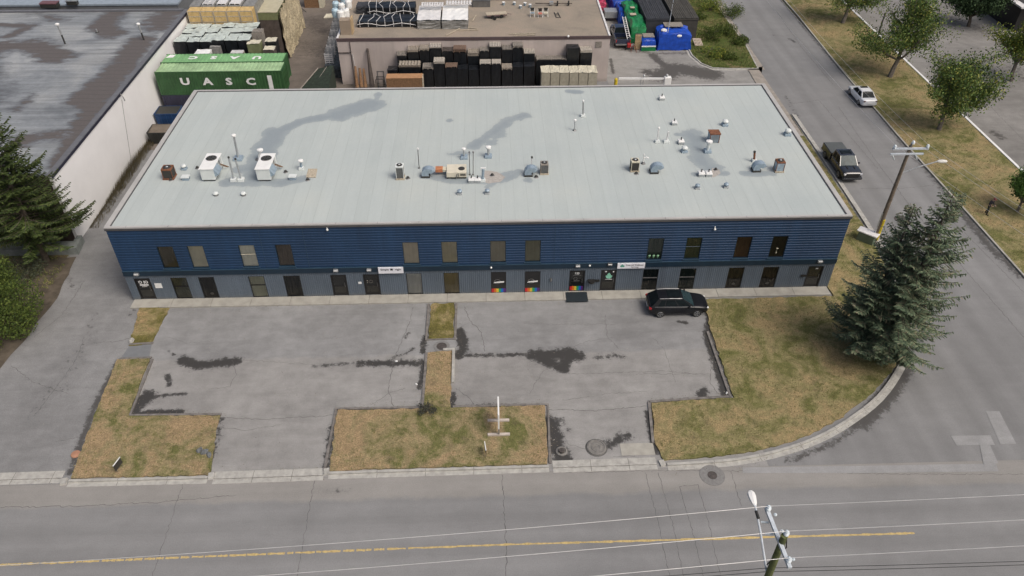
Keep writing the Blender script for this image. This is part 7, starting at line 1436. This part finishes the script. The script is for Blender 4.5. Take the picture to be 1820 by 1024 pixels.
def bush(name, label, c, rx, ry, h, m_, n, leaf=0.12, seedn=1, cat='bush', stems=True):
    random.seed(seedn); t_ = thing(name, label, cat, c); b = MB(); s_ = MB()
    for k in range(10): a = random.uniform(0, 6.28); s_.tube([(0.1*math.cos(a), 0.1*math.sin(a), 0), (rx*0.3*math.cos(a), ry*0.3*math.sin(a), h*0.5), (rx*0.6*math.cos(a), ry*0.6*math.sin(a), h*0.8)], [0.04, 0.03, 0.01], 4, cap=False)
    cl = [(Vector((math.cos(a)*rx*r, math.sin(a)*ry*r, h*(0.35+0.5*random.random())*(1-0.45*r*r))), random.uniform(0.3, 0.55)*min(rx, ry, h)) for a, r in [(random.uniform(0, 6.28), math.sqrt(random.random())*0.85) for _ in range(26)]]
    for _ in range(n):
        p, R0 = random.choice(cl); o = Vector((random.gauss(0, 1), random.gauss(0, 1), random.gauss(0, 1))).normalized()*R0*random.uniform(0.6, 1.1); c_ = p+o
        if c_.z < 0.03: c_.z = 0.03+random.random()*0.2
        a = Vector((random.gauss(0, 1), random.gauss(0, 1), random.gauss(0, 0.7))).normalized(); u = a.orthogonal().normalized(); v_ = a.cross(u); s = leaf*random.uniform(0.6, 1.4); b.add([c_-u*s*0.5, c_+v_*s*0.35, c_+u*s*0.5, c_-v_*s*0.35], [(0, 1, 2, 3)])
    s_.build('stem', M['bark'], t_); b.build('foliage', m_, t_); return t_
bush('bush', 'big dark green bush at the left edge beside the driveway', (-9.3, -1.6, 0), 4.5, 5.4, 3.8, Lb, 34000, 0.14, 2)
bush('bush', 'sparse grey green shrub behind the big bush under the spruce', (-10.5, 3.4, 0), 3.0, 1.6, 1.3, leafmat('sage_leaves', [(0.05, 0.06, 0.045), (0.08, 0.10, 0.065), (0.12, 0.14, 0.08)]), 3500, 0.09, 6)
for k, (a, c, r, h, l) in enumerate(((1262, 20, 1.9, 1.6, 'leafy weed clump at the top of the weedy corner'), (1300, 30, 1.6, 1.5, 'tall weed clump by the street side of the weedy corner'), (1262, 70, 1.8, 1.3, 'weed clump beside the blue tarp load'),
                                    (1290, 62, 1.5, 1.1, 'round grey green weed clump in the weedy corner'), (1315, 78, 1.2, 0.9, 'low weed clump near the street end of the weedy corner'), (1268, 100, 1.6, 0.9, 'low weed clump by the curved kerb'), (1240, 35, 1.2, 0.7, 'small weed clump against the brown trailer'), (1295, 105, 1.2, 0.6, 'lowest weed clump near the lane mouth'))):
    p = at(a, c); bush('weed_clump', l, (p.x, p.y, 0.1), r, r, h, Ly if k in (0, 5) else Lb, 2200, 0.13, 40+k, 'weeds')
random.seed(5); b = MB()
for i in range(2600):
    f = random.random(); y_ = 10+18*f; x_ = -7.35+random.random()**2*0.8; hgt = (0.25+0.9*math.exp(-((f-0.55)/0.3)**2))*random.uniform(0.4, 1.2)
    a = random.uniform(-0.3, 1.2); wd = 0.03; b.add([(x_, y_-wd, 0), (x_, y_+wd, 0), (x_+0.25*math.cos(a)*hgt, y_+0.3*math.sin(a)*hgt, hgt)], [(0, 1, 2)])
kind(b.build('dry_weeds', leafmat('dry_weed', [(0.08, 0.07, 0.04), (0.14, 0.12, 0.065), (0.22, 0.18, 0.10)])), 'stuff')
bush('dry_shrub', 'small dark shrub clump at the top of the middle lawn', rel(758, 733, 0.1), 0.75, 0.6, 0.5, leafmat('juniper', [(0.03, 0.035, 0.03), (0.07, 0.075, 0.06), (0.12, 0.12, 0.09)]), 700, 0.09, 31, 'shrub')
# far right building behind the dark tree
t_ = thing('dark_building', 'dark flat building with pale roof edge in the top right corner', 'building', (99.6, 53.5, 0)); b = MB(); b.box((0, 0, 0), (14, 30, 3.3)); b.build('wall', M['cartrim'], t_); b = MB(); b.box((-0.5, -0.6, 3.3), (0.5, 30, 3.5)); b.box((0.51, -0.6, 3.3), (14, 0.5, 3.5)); b.build('roof_edge', M['rope'], t_); b = MB(); b.box((0.51, 0.51, 3.3), (14, 30, 3.42)); b.build('roof', M['fan'], t_)

# ------------------------------------------------------------------ person on the verge
def skinned(name, J, E_, m_, parent, lv=1):
    me = bpy.data.meshes.new(name); me.from_pydata([j[:3] for j in J], E_, []); me.materials.append(m_); o = bpy.data.objects.new(name, me); COL.objects.link(o); o.parent = parent
    s = o.modifiers.new('skin', 'SKIN'); s.use_smooth_shade = True
    for i, j in enumerate(J): r = j[3]; me.skin_vertices[0].data[i].radius = (r, r if len(j) < 5 else j[4]); me.skin_vertices[0].data[i].use_root = (i == 0)
    q = o.modifiers.new('subdivision', 'SUBSURF'); q.levels = lv; q.render_levels = lv; return o
per = thing('person', 'person in dark clothes and dark red cap walking head down on the grass verge', 'person', (73.36, 9.95, 0.1), R_(200))
skin = mat('skin', (0.42, 0.26, 0.19), 0.6)
J = [(0, 0, .95, .10), (0, .02, 1.15, .11), (0, .05, 1.35, .13), (0, .09, 1.47, .055), (0, .13, 1.56, .085), (0, .15, 1.66, .085)]; E_ = [(0, 1), (1, 2), (2, 3), (3, 4), (4, 5)]
for s in (-1, 1):
    b0 = len(J); J += [(s*.19, .05, 1.38, .055), (s*.25, .04, 1.12, .042), (s*.20, .24, 1.02, .03), (s*.17, .33, 1.05, .028)]; E_ += [(2, b0), (b0, b0+1), (b0+1, b0+2), (b0+2, b0+3)]
    for k in range(5):
        c0 = len(J); dx = (k-2)*0.017; J += [(s*.17+dx, .385-abs(k-2)*0.006, 1.06, .009), (s*.17+dx*1.2-(s*0.02 if k == 0 else 0), .42-(0.03 if k in (0, 4) else 0), 1.045, .008), (s*.17+dx*1.2-(s*0.03 if k == 0 else 0), .435-(0.03 if k in (0, 4) else 0), 1.02, .007)]; E_ += [(b0+3, c0), (c0, c0+1), (c0+1, c0+2)]
    b0 = len(J); J += [(s*.10, 0, .88, .085), (s*.11, .03+s*.10, .50, .055), (s*.11, -.02+s*.16, .09, .04), (s*.12, .12+s*.16, .045, .035)]; E_ += [(0, b0), (b0, b0+1), (b0+1, b0+2), (b0+2, b0+3)]
skinned('body', J, E_, skin, per)
J = [(0, .0, .92, .15, .12), (0, .02, 1.15, .15, .12), (0, .05, 1.38, .17, .13), (0, .07, 1.46, .09)]; E_ = [(0, 1), (1, 2), (2, 3)]
for s in (-1, 1): b0 = len(J); J += [(s*.20, .05, 1.39, .075), (s*.26, .04, 1.12, .062), (s*.20, .25, 1.02, .048)]; E_ += [(2, b0), (b0, b0+1), (b0+1, b0+2)]
skinned('jacket', J, E_, mat('dark_jacket', (0.012, 0.012, 0.02), 0.85), per)
J = [(0, 0, .95, .13, .11)]; E_ = []
for s in (-1, 1): b0 = len(J); J += [(s*.10, 0, .85, .10), (s*.11, .03+s*.10, .50, .075), (s*.11, -.02+s*.16, .06, .066)]; E_ += [(0, b0), (b0, b0+1), (b0+1, b0+2)]
skinned('trousers', J, E_, mat('dark_trousers', (0.012, 0.018, 0.016), 0.85), per)
for s in (-1, 1): b = MB(); b.obox((s*.12, .05+s*.16, .045), (.10, .28, .09)); b.build('shoe', M['cartrim'], per, bevel=0.02)
b = MB(); b.sphere((0, .145, 1.68), 0.105, 0, 12, 6, (1, 1.1, 0.85)); b.obox((0, .27, 1.66), (.16, .14, .02), (-0.3, 0, 0)); b.build('cap', mat('maroon_cap', (0.13, 0.03, 0.035), 0.8), per)
b = MB(); b.sphere((0, .245, 1.58), 0.018, 0, 6, 4); [b.sphere((sx_*0.085, .145, 1.60), 0.022, 0, 6, 4, (0.5, 1, 1.4)) for sx_ in (-1, 1)]; b.build('nose_and_ears', skin, per)
b = MB(); [b.sphere((sx_*0.03, .228, 1.61), 0.010, 0, 6, 4) for sx_ in (-1, 1)]; b.box((-0.025, .215, 1.535), (0.025, .224, 1.542)); b.build('eyes_and_mouth', M['cartrim'], per)
b = MB(); b.obox((0, .43, 1.08), (.08, .015, .15), (0.9, 0, 0)); tag(b.build('phone', M['cartrim'], loc=(0, 0, 0)), 'small dark phone held by the person on the verge', 'phone'); ph = COL.objects[-1]; ph.location = (73.36+0.43*0, 9.95, 0.1); ph.rotation_euler = (0, 0, R_(200))
